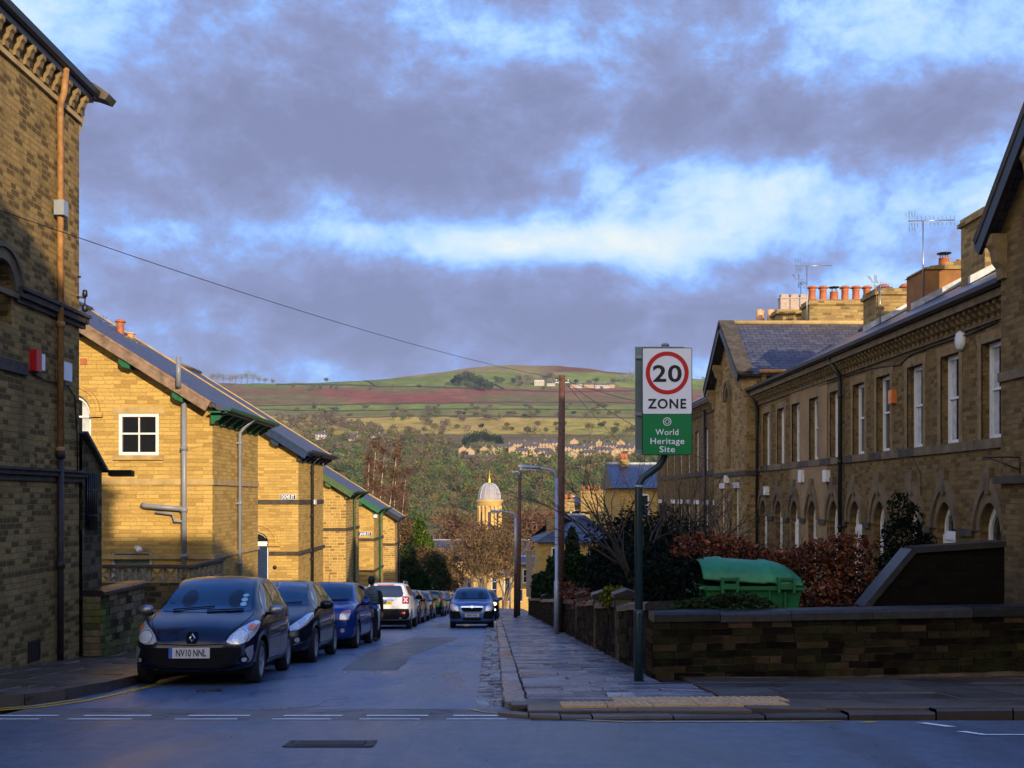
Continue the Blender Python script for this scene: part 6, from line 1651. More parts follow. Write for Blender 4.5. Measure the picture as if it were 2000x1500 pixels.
def build_car(spec, name, label, x, y, rot=0.0, group='cars parked along the left kerb', dz=0):
    """root at the front bumper on the ground; local +y runs to the tail"""
    root = thing(name, label, 'car', (x, y, G(y)+dz), group)
    pitch = math.atan(-.0965)
    root.rotation_euler = Euler((pitch if abs(rot) < 1.5 else -pitch, 0, rot), 'XYZ')
    if abs(rot) >= 1.5: root.rotation_euler = (Matrix.Rotation(pitch,3,'X') @ Matrix.Rotation(rot,3,'Z')).to_euler()
    else: root.rotation_euler = (Matrix.Rotation(pitch,3,'X') @ Matrix.Rotation(rot,3,'Z')).to_euler()
    W = spec['W']/2; me = car_body(spec)
    bvh = BVHTree.FromPolygons([v.co.copy() for v in me.vertices], [tuple(p.vertices) for p in me.polygons])
    new = boolean_arches(me, [spec['paint'], M['plastic']], spec['axles'], spec.get('arch', .355), W)
    body = bpy.data.objects.new('body', new); C.objects.link(body); body.parent = root
    pr = lambda poly, view, mat, nm, off=.004, step=.06, parent=root: project(bvh, poly, view, off, step, mat, nm, parent)
    # glass
    pr(spec['screen'], 'front', M['car_glass'], 'windscreen', .005)
    pr(spec['rear'], 'rear', M['car_glass'], 'rear_window', .005)
    for poly in spec['side']:
        for v in ('left','right'): pr(poly, v, M['car_glass'], 'side_window', .005)
    for ln in spec.get('seams', []):
        for v in ('left','right'): pr(strip(ln, .012), v, M['plastic'], 'door_seam', .003, .12)
    if spec.get('sill'):
        for v in ('left','right'): pr(spec['sill'], v, M['plastic'], 'sill_trim', .004, .15)
    for v in ('left','right'):
        for yy in spec.get('handles', []):
            pr([(yy-.08,.86+spec.get('hz',0)),(yy+.08,.87+spec.get('hz',0)),(yy+.08,.90+spec.get('hz',0)),(yy-.08,.89+spec.get('hz',0))], v, spec.get('hmat', spec['paint']), 'door_handle', .02, .2)
    for nm, view, mat, poly, off in spec.get('decals', []):
        pr(poly, view, mat, nm, off, .05)
    for s in (-1, 1):
        for yy in spec['axles']: make_wheel(root, s*(W-.012), yy, spec.get('wr', .30), .19, spec.get('spokes', 5), spec.get('rimmat','rim'))
    mirrors(root, spec['mir'][0], spec['mir'][1], spec['mir'][2], spec.get('mirmat', spec['paint']), spec.get('mirsize', 1.0))
    # wipers
    if 'wiper' in spec:
        for a, b in spec['wiper']:
            P = []
            for k in range(6):
                u = k/5; q = Vector((a[0]+(b[0]-a[0])*u, 0, a[1]+(b[1]-a[1])*u)); h = bvh.ray_cast(Vector((q.x,-3,q.z)), Vector((0,1,0)))
                if h[0]: P.append(h[0]+h[1]*.02 if h[1].y < 0 else h[0]-h[1]*.02)
            mb = MB(); mb.tube(P, .009, 5); lpart(mb, 'wiper', M['plastic'], root)
    if 'aerial' in spec:
        ax = spec['aerial']; mb = MB(); mb.tube([(0,ax[0],ax[1]),(0,ax[0]+.12,ax[1]+.25)], .006, 5); lpart(mb, 'roof_aerial', M['plastic'], root)
    if spec.get('under', True):
        mb = MB(); mb.box(-W*.82, W*.82, .35, spec['L']-.3, .14, .26); lpart(mb, 'underbody', M['plastic'], root)
    for p in spec.get('plates', []):
        plate(root, bvh, **p)
    if 'fn' in spec: spec['fn'](root, bvh, lambda mb, nm, mt, par=root: lpart(mb, nm, mt, par), pr)
    return root

def lens(cx, cz, rx, rz, bvh, root, mat, name, view='front', bulge=.015, rot=0, off=.01):
    """slightly domed lamp glass laid on the body"""
    return project(bvh, ell(cx, cz, rx, rz, 24, rot), view, off, .04, mat, name, root)
hatch = dict(
    L=3.6, W=1.61,
    top=[(0,.52),(.03,.60),(.09,.68),(.22,.77),(.45,.86),(.72,.94),(.86,1.0),(1.1,1.165),(1.35,1.315),(1.55,1.40),(1.8,1.445),(2.3,1.462),(2.8,1.44),(3.15,1.375),(3.3,1.30),(3.42,1.12),(3.52,.92),(3.58,.75),(3.6,.60)],
    wid=[(0,.50),(.03,.59),(.08,.66),(.18,.735),(.35,.785),(.6,.81),(1.0,.825),(2.4,.825),(3.0,.80),(3.35,.745),(3.52,.66),(3.6,.52)],
    belt=[(0,.60,.55),(.5,.84,.60),(.9,.90,.62),(1.5,.94,.575),(2.3,.98,.565),(3.0,1.02,.55),(3.6,1.03,.5)],
    bot=[(0,.24),(.1,.20),(.5,.19),(3.1,.19),(3.5,.22),(3.6,.28)],
    axles=(.66,3.03), arch=.345, wr=.292)
def spec_from(base, **kw): s = dict(base); s.update(kw); return s
# window outlines for the small hatch (x,z seen from the front; y,z seen from the side)
scrA = [(-.60,.965),(-.3,.95),(0,.945),(.3,.95),(.60,.965),(.575,1.1),(.52,1.30),(.485,1.375),(.25,1.40),(0,1.408),(-.25,1.40),(-.485,1.375),(-.52,1.30),(-.575,1.1)]
rearA = [(-.53,1.0),(.53,1.0),(.49,1.27),(.42,1.31),(-.42,1.31),(-.49,1.27)]
sideA = [[(1.02,.965),(1.78,.975),(1.80,1.34),(1.62,1.335),(1.35,1.22)], [(1.86,.98),(2.75,1.06),(2.9,1.22),(2.72,1.345),(2.2,1.365),(1.87,1.35)]]
def twingo_front(root, bvh, P, pr):
    # rounded almond headlamps high on the wings, amber beside, dark bumper and plate
    for s in (-1, 1):
        hp = [(.44,.575),(.50,.545),(.60,.54),(.70,.58),(.755,.66),(.775,.745),(.77,.82),(.73,.84),(.66,.80),(.56,.73),(.48,.65)]
        hp = [(s*a, b) for a, b in hp]; hp = hp if s > 0 else list(reversed(hp))
        o = pr(hp, 'front', M['lamp_clear'], 'headlight', .006, .04)
        project(bvh, ell(s*.60,.632,.085,.078,24), 'front', .014, .03, M['lamp_inner'], 'lens', o)
        project(bvh, ell(s*.60,.632,.093,.086,24), 'front', .011, .03, M['chrome'], 'lens_ring', o)
        project(bvh, ell(s*.715,.755,.042,.040,18), 'front', .014, .03, M['lamp_amber'], 'indicator', o)
        c = [(s*a, b) for a, b in [(.66,.47),(.70,.51),(.745,.53),(.75,.42),(.73,.33),(.69,.30),(.665,.305),(.70,.36)]]
        pr(c if s > 0 else list(reversed(c)), 'front', M['pvc_grey'], 'bumper_insert', .008, .05)
        fo = pr(ell(s*.655,.345,.052,.048,18), 'front', M['plastic'], 'fog_lamp', .012, .04)
        project(bvh, ell(s*.655,.345,.030,.028,14), 'front', .016, .03, M['lamp_clear'], 'lens', fo)
    pr([(-.58,.50),(.58,.50),(.63,.47),(.56,.30),(.42,.245),(-.42,.245),(-.56,.30),(-.63,.47)], 'front', M['plastic'], 'lower_grille', .005, .05)
    pr(strip([(-.64,.275),(-.4,.225),(0,.215),(.4,.225),(.64,.275)], .02), 'front', spec_paint['navy'], 'bumper_lip', .016, .08)
    pr(strip([(-.45,.545),(0,.53),(.45,.545)], .012), 'front', M['plastic'], 'bonnet_seam', .004, .08)
    pr(strip([(-.66,.93),(-.63,.85),(-.50,.70),(-.42,.60)], .008), 'front', M['plastic'], 'bonnet_seam', .004, .08)
    pr(strip([(.66,.93),(.63,.85),(.50,.70),(.42,.60)], .008), 'front', M['plastic'], 'bonnet_seam', .004, .08)
    h = bvh.ray_cast(Vector((0,-3,.625)), Vector((0,1,0))); y = h[0].y-.012
    mb = MB(); c = .625; o_ = [(0,c+.062),(.046,c),(0,c-.062),(-.046,c)]; i_ = [(0,c+.030),(.020,c),(0,c-.030),(-.020,c)]
    vs = [(a,y+(b-c)*.35,b) for a, b in o_]+[(a,y-.014+(b-c)*.35,b) for a, b in [(q*.72,c+(w-c)*.72) for q, w in o_]]+[(a,y+(b-c)*.35,b) for a, b in i_]
    mb.add(vs, [(k,(k+1) % 4,4+(k+1) % 4,4+k) for k in range(4)]+[(4+k,4+(k+1) % 4,8+(k+1) % 4,8+k) for k in range(4)])
    P(mb, 'diamond_badge', M['chrome'])
    pr([(.0+a*1.0, c+b) for a, b in [(.06,.075),(.085,0),(.06,-.075),(-.06,-.075),(-.085,0),(-.06,.075)]], 'front', M['plastic'], 'badge_recess', .006, .05)
    # paper discs in the windscreen
    for zc, rx, rz in ((1.17,.042,.022),(1.11,.045,.028),(1.05,.045,.028)):
        pr(ell(.47,zc,rx,rz,16), 'front', plate_pale, 'tax_disc', .009, .04)
    # seat backs glimpsed through the glass
    for xx in (-.28,.36): pr(ell(xx,1.13,.105,.12,18), 'front', seat_dark, 'headrest', .007, .05)
spec_paint = dict(navy=car_paint('midnight_blue_paint', (.003,.006,.022), .0), navy2=car_paint('dark_slate_blue_paint', (.005,.008,.018), .0),
    blue=car_paint('strong_blue_paint', (.008,.040,.22)), white=car_paint('white_car_paint', (.62,.63,.66), 0, .3), silver=car_paint('silver_paint', (.26,.29,.33), .7, .3),
    black=car_paint('black_car_paint', (.008,.009,.012), .2), maroon=car_paint('dark_red_paint', (.06,.008,.010)), green=car_paint('racing_green_paint', (.010,.075,.022)),
    sky=car_paint('mid_blue_metallic_paint', (.07,.15,.34), .4, .3), grey=car_paint('graphite_paint', (.03,.035,.045)))
plate_pale = plain('pale_paper', (.30,.55,.68), .6, var=.1)
seat_dark = plain('seat_silhouette', (.006,.008,.012), .25, var=0)
seams3 = [[(.98,.93),(.98,.6),(1.05,.30)], [(2.02,1.36),(2.0,.9),(2.02,.45),(1.9,.30)], [(1.05,.30),(1.9,.30)]]
twingo = spec_from(hatch, paint=spec_paint['navy'], screen=scrA, rear=rearA, side=sideA, seams=seams3, mir=(1.08,.965,.80), mirmat=M['alu'], wiper=[((-.45,.965),(.10,1.01)),((.02,.955),(.50,.975))],
    plates=[dict(x=-.02, z=.435, w=.52, h=.135, mat=M['plate_white'], txt='NV10 NNL')], handles=[1.9], fn=twingo_front,
    decals=[('rubbing_strip', s_, M['pvc_grey'], strip([(1.1,.60),(1.95,.63)], .015), .01) for s_ in ('left','right')])
build_car(twingo, 'hatchback_car', 'midnight blue small hatchback with plate NV10 NNL and diamond badge, first of the parked row', -3.97, 13.15, R(3.0))

# second: dark hatch with swept headlamps
hb = dict(
    L=4.0, W=1.737,
    top=[(0,.50),(.04,.60),(.12,.70),(.3,.80),(.6,.90),(.9,.99),(1.02,1.05),(1.3,1.22),(1.6,1.365),(1.85,1.43),(2.2,1.468),(2.6,1.475),(3.1,1.44),(3.5,1.36),(3.68,1.27),(3.8,1.08),(3.9,.92),(3.97,.75),(4.0,.6)],
    wid=[(0,.52),(.04,.62),(.1,.69),(.22,.76),(.45,.82),(.8,.855),(1.2,.868),(2.6,.868),(3.3,.84),(3.7,.78),(3.9,.69),(4.0,.55)],
    belt=[(0,.60,.55),(.5,.84,.62),(1.0,.93,.64),(1.6,.96,.60),(2.6,1.0,.59),(3.3,1.05,.57),(4.0,1.06,.5)],
    bot=[(0,.24),(.1,.20),(.5,.19),(3.5,.19),(3.9,.23),(4.0,.29)], axles=(.80,3.31), arch=.36, wr=.305)
scrB = [(-.64,1.02),(-.3,1.0),(0,.995),(.3,1.0),(.64,1.02),(.60,1.16),(.54,1.33),(.50,1.395),(.25,1.42),(0,1.43),(-.25,1.42),(-.50,1.395),(-.54,1.33),(-.60,1.16)]
rearB = [(-.56,1.02),(.56,1.02),(.52,1.28),(.45,1.34),(-.45,1.34),(-.52,1.28)]
sideB = [[(1.18,1.0),(2.02,1.01),(2.04,1.365),(1.85,1.36),(1.5,1.24)], [(2.10,1.02),(2.95,1.05),(2.95,1.365),(2.2,1.385),(2.11,1.37)], [(3.02,1.07),(3.4,1.15),(3.3,1.30),(3.02,1.36)]]
seamsB = [[(1.12,.96),(1.1,.6),(1.18,.32)], [(2.07,1.38),(2.06,.9),(2.07,.32)], [(3.0,1.38),(3.0,.95),(2.9,.6),(2.7,.34)], [(1.18,.32),(2.7,.32)]]
def corsa_front(root, bvh, P, pr):
    for s in (-1, 1):
        hp = [(.44,.60),(.52,.57),(.66,.60),(.76,.68),(.82,.80),(.80,.88),(.74,.86),(.66,.78),(.54,.68)]; hp = [(s*a, b) for a, b in hp]
        o = pr(hp if s > 0 else list(reversed(hp)), 'front', M['lamp_clear'], 'headlight', .007, .04)
        project(bvh, ell(s*.60,.655,.06,.05,18), 'front', .013, .03, M['lamp_inner'], 'lens', o)
        pr(strip([(s*.72,.57),(s*.735,.47),(s*.70,.38),(s*.58,.345)], .014), 'front', M['chrome'], 'fog_surround', .016, .06)
        fo = pr(ell(s*.63,.42,.04,.04,14), 'front', M['lamp_clear'], 'fog_lamp', .014, .04)
        pr(strip([(s*.44,.56),(s*.36,.36)], .012), 'front', M['chrome'], 'grille_edge', .014, .06)
    pr([(-.42,.56),(.42,.56),(.34,.34),(.2,.28),(-.2,.28),(-.34,.34)], 'front', M['plastic'], 'lower_grille', .006, .05)
    pr([(-.3,.66),(.3,.66),(.26,.61),(-.26,.61)], 'front', M['plastic'], 'upper_grille', .006, .05)
corsa = spec_from(hb, paint=spec_paint['navy2'], screen=scrB, rear=rearB, side=sideB, seams=seamsB, mir=(1.27,1.0,.84), mirmat=spec_paint['black'], mirsize=1.15, fn=corsa_front, handles=[1.95,2.85], hz=.03,
    wiper=[((-.5,1.02),(.1,1.04)),((.0,1.01),(.55,1.05))], plates=[dict(x=0, z=.47, w=.5, h=.11, mat=M['plate_white'], txt=None)])
build_car(corsa, 'hatchback_car', 'dark slate hatchback with swept-back headlamps, second of the parked row', -4.08, 17.35, R(1.5))
# third: strong blue upright hatch
up = dict(
    L=4.02, W=1.72,
    top=[(0,.58),(.03,.72),(.08,.86),(.2,.93),(.5,.985),(.92,1.04),(1.02,1.09),(1.25,1.25),(1.5,1.40),(1.65,1.46),(1.9,1.495),(2.5,1.515),(3.4,1.50),(3.75,1.45),(3.86,1.30),(3.93,1.05),(3.99,.8),(4.02,.6)],
    wid=[(0,.62),(.03,.70),(.08,.755),(.2,.81),(.45,.845),(1.0,.86),(3.3,.86),(3.8,.82),(3.96,.74),(4.02,.62)],
    belt=[(0,.70,.6),(.5,.92,.66),(1.0,.98,.68),(1.6,1.0,.63),(2.8,1.02,.62),(4.02,1.04,.6)],
    bot=[(0,.26),(.1,.22),(.5,.2),(3.6,.2),(4.02,.28)], axles=(.75,3.24), arch=.36, wr=.305)
scrC = [(-.66,1.07),(0,1.045),(.66,1.07),(.62,1.25),(.57,1.40),(.53,1.44),(0,1.462),(-.53,1.44),(-.57,1.40),(-.62,1.25)]
rearC = [(-.60,1.02),(.60,1.02),(.56,1.36),(.5,1.41),(-.5,1.41),(-.56,1.36)]
sideC = [[(1.2,1.04),(2.05,1.04),(2.07,1.41),(1.75,1.405),(1.45,1.27)], [(2.13,1.045),(2.98,1.05),(2.96,1.42),(2.14,1.42)], [(3.06,1.06),(3.6,1.10),(3.55,1.36),(3.05,1.41)]]
def fusion_front(root, bvh, P, pr):
    for s in (-1, 1):
        hp = [(s*a, b) for a, b in [(.53,.655),(.72,.655),(.745,.80),(.72,.84),(.60,.82),(.54,.775)]]
        o = pr(hp if s > 0 else list(reversed(hp)), 'front', M['lamp_inner'], 'headlight', .008, .04)
        am = [(s*a, b) for a, b in [(.545,.785),(.745,.785),(.735,.86),(.66,.85),(.58,.825)]]
        pr(am if s > 0 else list(reversed(am)), 'front', M['lamp_amber'], 'indicator', .012, .04)
        pr(ell(s*.60,.42,.045,.045,14), 'front', M['lamp_clear'], 'fog_lamp', .012, .04)
    pr([(-.36,.67),(.36,.67),(.40,.76),(-.40,.76)], 'front', M['chrome'], 'grille_surround', .008, .06)
    pr([(-.335,.685),(.335,.685),(.37,.745),(-.37,.745)], 'front', M['plastic'], 'grille', .013, .06)
    pr([(-.48,.28),(.48,.28),(.44,.36),(-.44,.36)], 'front', M['plastic'], 'lower_grille', .008, .06)
    pr(strip([(-.78,.60),(0,.615),(.78,.60)], .014), 'front', M['plastic'], 'bumper_seam', .005, .08)
fusion = spec_from(up, paint=spec_paint['blue'], screen=scrC, rear=rearC, side=sideC, seams=[[(1.12,.98),(1.1,.6),(1.15,.34)],[(2.1,1.42),(2.1,.34)],[(3.02,1.42),(3.0,.8),(2.85,.36)]], mir=(1.22,1.02,.84), mirmat=spec_paint['blue'], mirsize=1.1,
    fn=fusion_front, wiper=[((-.5,1.075),(.1,1.09)),((.0,1.06),(.58,1.09))], plates=[dict(x=-.0, z=.50, w=.5, h=.11, mat=M['plate_white'], txt=None)], aerial=(1.75,1.49), handles=[1.95,2.85], hz=.06)
build_car(fusion, 'hatchback_car', 'bright blue upright hatchback with square clear headlamps, third of the parked row', -4.03, 22.35, 0)
# white car, its nose showing beside the walking person
def white_front(root, bvh, P, pr):
    for s in (-1, 1):
        hp = [(s*a, b) for a, b in [(.50,.66),(.70,.68),(.82,.80),(.80,.86),(.62,.76)]]
        pr(hp if s > 0 else list(reversed(hp)), 'front', M['lamp_clear'], 'headlight', .008, .05)
        tr = [(s*a, b) for a, b in [(.56,.56),(.76,.40),(.58,.42)]]
        pr(tr if s > 0 else list(reversed(tr)), 'front', M['plastic'], 'bumper_vent', .01, .05)
    pr([(-.4,.60),(.4,.60),(.34,.36),(-.34,.36)], 'front', M['plastic'], 'grille', .008, .06)
wcar = spec_from(hb, paint=spec_paint['white'], screen=scrB, rear=rearB, side=sideB, seams=seamsB, mir=(1.27,1.0,.84), mirmat=spec_paint['white'], fn=white_front, handles=[1.95])
build_car(wcar, 'hatchback_car', 'white hatchback mostly hidden behind the walking person, fourth of the parked row', -3.98, 27.15, R(9))
# white off-roader seen from behind
suv = dict(
    L=4.23, W=1.80,
    top=[(0,.60),(.05,.80),(.15,.93),(.4,1.0),(1.0,1.07),(1.15,1.12),(1.35,1.28),(1.65,1.52),(1.85,1.60),(2.2,1.65),(3.2,1.665),(3.8,1.63),(3.92,1.57),(4.0,1.35),(4.08,1.12),(4.17,.9),(4.23,.6)],
    wid=[(0,.66),(.04,.76),(.12,.83),(.3,.88),(.6,.90),(3.7,.90),(4.0,.87),(4.15,.82),(4.23,.72)],
    belt=[(0,.8,.6),(.5,1.0,.72),(1.2,1.06,.72),(2.0,1.10,.68),(3.5,1.14,.66),(4.23,1.14,.64)],
    bot=[(0,.32),(.3,.28),(3.8,.28),(4.23,.36)], axles=(.83,3.40), arch=.40, wr=.345)
def jeep_rear(root, bvh, P, pr):
    pr([(-.84,.72),(.84,.72),(.86,.5),(.80,.36),(-.80,.36),(-.86,.5)], 'rear', M['plastic'], 'rear_bumper', .012, .07)
    for s in (-1, 1):
        q = lambda x0, x1, z0, z1: [(s*x0,z0),(s*x1,z0),(s*x1,z1),(s*x0,z1)] if s > 0 else [(s*x1,z0),(s*x0,z0),(s*x0,z1),(s*x1,z1)]
        o = pr(q(.62,.84,.90,1.16), 'rear', M['plastic'], 'tail_light', .012, .05)
        project(bvh, q(.64,.82,.92,1.14), 'rear', .020, .05, M['lamp_red'], 'lens', o)
        for z in (-1, 1): project(bvh, strip([(s*.67,1.03-z*.07),(s*.79,1.03+z*.07)], .03), 'rear', .026, .05, M['lamp_inner'], 'lens_cross', o)
        pr(q(.60,.72,.54,.60), 'rear', M['lamp_red'], 'reflector', .02, .05)
    pr(strip([(-.3,1.02),(.3,1.02)], .05), 'rear', M['chrome'], 'tailgate_trim', .014, .08)
    for s in (-1,1):
        mb = MB(); mb.tube([(s*.60,1.95,1.66),(s*.60,2.1,1.70),(s*.60,3.4,1.715),(s*.60,3.55,1.67)], .022, 6); P(mb, 'roof_rail', M['alu'])
    pr(strip([(-.3,1.565),(.3,1.565)], .03), 'rear', M['lamp_red'], 'high_brake_light', .012, .08)
jeep = spec_from(suv, paint=spec_paint['white'], screen=[(-.66,1.15),(.66,1.15),(.58,1.56),(-.58,1.56)], rear=[(-.62,1.16),(-.52,1.13),(.52,1.13),(.62,1.16),(.64,1.26),(.56,1.52),(.5,1.545),(-.5,1.545),(-.56,1.52),(-.64,1.26)],
    side=[[(1.4,1.16),(2.2,1.16),(2.2,1.54),(1.8,1.52)],[(2.28,1.17),(3.05,1.18),(3.05,1.55),(2.28,1.55)],[(3.15,1.20),(3.7,1.24),(3.65,1.5),(3.15,1.54)]], seams=[[(1.3,1.05),(1.3,.4)],[(2.24,1.55),(2.24,.4)],[(3.1,1.55),(3.05,.8),(2.95,.5)]],
    mir=(1.45,1.12,.88), mirmat=M['plastic'], mirsize=1.2, fn=jeep_rear, plates=[dict(x=.18-.18, z=.93, w=.52, h=.13, mat=M['plate_yellow'], txt='YE15 LTX', view='rear', blue=False)], handles=[2.1,3.0], hz=.1, rimmat='rim')
def rear_to(y_rear, spec): return y_rear + spec['L']
build_car(jeep, 'off_road_car', 'white boxy off-roader seen from behind with yellow plate and square red tail lights', -4.08, rear_to(36.4, suv), PI)
def tail(paintcol=None):
    def fn(root, bvh, P, pr):
        for s in (-1, 1):
            hp = [(s*a, b) for a, b in [(.62,.80),(.80,.82),(.80,1.08),(.70,1.14),(.62,.98)]]
            pr(hp if s > 0 else list(reversed(hp)), 'rear', M['lamp_red'], 'tail_light', .012, .06)
            hp = [(s*a, b) for a, b in [(.50,.66),(.70,.68),(.80,.80),(.78,.86),(.62,.76)]]
            pr(hp if s > 0 else list(reversed(hp)), 'front', M['lamp_clear'], 'headlight', .008, .06)
        pr([(-.4,.62),(.4,.62),(.34,.40),(-.34,.40)], 'front', M['plastic'], 'grille', .008, .08)
    return fn
def generic(base, paint, **kw):
    kw = dict(dict(mirmat=spec_paint[paint], fn=tail()), **kw)
    return spec_from(base, paint=spec_paint[paint], screen=scrB, rear=rearB, side=sideB, seams=seamsB[:3], mir=(1.27,1.0,.84), handles=[1.95], **kw)
build_car(generic(hb, 'black'), 'hatchback_car', 'black hatchback just beyond the white off-roader, its door mirror sticking out', -4.20, 42.6, 0)
build_car(generic(hb, 'silver', plates=[dict(x=0,z=.6,w=.5,h=.11,mat=M['plate_yellow'],txt=None,view='rear',blue=False)]), 'hatchback_car', 'silver hatchback with red tail lights, parked between the black and dark red cars', -4.28, rear_to(47.2, hb), PI)
build_car(generic(hb, 'maroon'), 'hatchback_car', 'dark red-black hatchback just before the green car', -4.32, 52.6, 0)
def mini_rear(root, bvh, P, pr):
    for s in (-1, 1):
        hp = [(s*a, b) for a, b in [(.60,.84),(.76,.85),(.77,1.08),(.72,1.13),(.61,1.10)]]
        pr(hp if s > 0 else list(reversed(hp)), 'rear', M['lamp_red'], 'tail_light', .015, .06)
    pr([(-.80,.56),(.80,.56),(.76,.32),(-.76,.32)], 'rear', M['plastic'], 'rear_bumper', .012, .08)
    pr(strip([(-.3,.98),(.3,.98)], .035), 'rear', M['chrome'], 'tailgate_badge', .012, .08)
mini = spec_from(up, paint=spec_paint['green'], W=1.79, screen=scrC, rear=[(-.60,1.12),(.60,1.12),(.56,1.40),(-.56,1.40)], side=sideC, seams=[[(2.1,1.42),(2.1,.34)]], mir=(1.22,1.05,.86), mirmat=spec_paint['green'], fn=mini_rear, plates=[dict(x=-.0,z=.62,w=.5,h=.12,mat=M['plate_yellow'],txt=None,view='rear',blue=False)])
build_car(mini, 'compact_car', 'dark green chunky compact seen from behind with red upright tail lights', -4.10, rear_to(59.0, up), PI)
build_car(generic(up, 'silver'), 'hatchback_car', 'silver-grey car just past the green compact', -4.22, 65.2, 0, dz=.02)
build_car(generic(up, 'navy2'), 'hatchback_car', 'dark blue car with reflective windscreen beyond the silver-grey one', -4.22, 71.0, 0, dz=.02)
build_car(generic(up, 'white'), 'van_car', 'pale car roof showing left of the oncoming blue car, farthest of the parked row', -4.9, 100, R(-14), dz=.02)
# oncoming metallic blue car
def skoda_front(root, bvh, P, pr):
    for s in (-1, 1):
        hp = [(s*a, b) for a, b in [(.50,.64),(.68,.62),(.78,.68),(.80,.80),(.76,.86),(.62,.86),(.52,.80)]]
        o = pr(hp if s > 0 else list(reversed(hp)), 'front', M['lamp_clear'], 'headlight', .008, .05)
        project(bvh, ell(s*.66,.73,.06,.055,16), 'front', .014, .04, M['lamp_inner'], 'lens', o)
        q = [(s*a, b) for a, b in [(.44,.60),(.80,.66),(.82,.50),(.74,.34),(.40,.34)]]
        pr(q if s > 0 else list(reversed(q)), 'front', M['plastic'], 'bumper_corner', .007, .06)
    pr([(-.42,.755),(.42,.755),(.40,.80),(0,.815),(-.40,.80)], 'front', M['chrome'], 'grille_surround', .008, .06)
    pr([(-.385,.685),(-.32,.60),(.32,.60),(.385,.685),(.37,.755),(-.37,.755)], 'front', M['plastic'], 'grille', .013, .06)
    pr(ell(0,.78,.055,.05,16), 'front', M['chrome'], 'round_badge', .018, .04)
    pr([(-.36,.38),(.36,.38),(.32,.28),(-.32,.28)], 'front', M['plastic'], 'lower_grille', .008, .06)
    for xx in (-.30,.34): pr(ell(xx,1.22,.12,.11,16), 'front', seat_dark, 'headrest', .007, .06)
skoda = spec_from(up, paint=spec_paint['sky'], W=1.66, L=4.0, screen=scrC, rear=rearC, side=sideC, seams=[[(2.1,1.42),(2.1,.34)]], mir=(1.22,1.04,.84), mirmat=spec_paint['sky'], mirsize=1.15, fn=skoda_front, plates=[dict(x=0,z=.47,w=.52,h=.12,mat=M['plate_white'],txt='SK58 XHG',blue=False)], wiper=[((-.5,1.075),(.55,1.09))])
skoda['top'] = [(a, b if b < 1.2 else b) for a, b in up['top'] if a < 4.0] + [(4.0,.6)]
build_car(skoda, 'hatchback_car', 'metallic blue hatchback with plate SK58 XHG driving up the middle of the street', -1.00, 37.6, R(1.5), group='cars driving up the street')
def lit(root, bvh, P, pr):
    e, nt, b = newmat('lit_headlamp'); b.inputs['Emission Color'].default_value = (1,.62,.25,1); b.inputs['Emission Strength'].default_value = 9
    for s in (-1, 1): pr(ell(s*.66,.80,.10,.07,14), 'front', e, 'headlight', .012, .06)
    e2, nt, b = newmat('lit_running_lamp'); b.inputs['Emission Color'].default_value = (1,.9,.75,1); b.inputs['Emission Strength'].default_value = 5
    for s in (-1, 1): pr(ell(s*.66,.52,.07,.05,14), 'front', e2, 'running_light', .012, .06)
follow = spec_from(up, paint=spec_paint['black'], screen=scrC, rear=rearC, side=sideC, mir=(1.22,1.04,.84), mirmat=spec_paint['black'], fn=lit)
build_car(follow, 'hatchback_car', 'black car with glowing headlamps following close behind the blue one', -.90, 49.5, R(-1), group='cars driving up the street')

# ------------------------------------------------------------------ the person walking away between the cars
def skin_mesh(chains, name, mat, parent, sub=2, org=(0,0,0)):
    vs, es, rs = [], [], []; idx = {}
    for ch in chains:
        prev = None
        for p, r_ in ch:
            key = tuple(round(c, 4) for c in p)
            if key not in idx: idx[key] = len(vs); vs.append(p); rs.append(r_)
            i = idx[key]
            if prev is not None and prev != i: es.append((prev, i))
            prev = i
    me = bpy.data.meshes.new(name); me.from_pydata(vs, es, []); ob = bpy.data.objects.new('tmp', me); C.objects.link(ob)
    md = ob.modifiers.new('s', 'SKIN'); sk = me.skin_vertices[0].data
    for i, r_ in enumerate(rs):
        sk[i].radius = r_ if isinstance(r_, tuple) else (r_, r_)
    sk[0].use_root = True
    m2 = ob.modifiers.new('u', 'SUBSURF'); m2.levels = sub
    bpy.context.view_layer.update()
    new = bpy.data.meshes.new_from_object(ob.evaluated_get(bpy.context.evaluated_depsgraph_get())); bpy.data.objects.remove(ob)
    for p in new.polygons: p.use_smooth = True
    new.materials.clear(); new.materials.append(mat)
    o = bpy.data.objects.new(name, new); C.objects.link(o); o.parent = parent
    return o
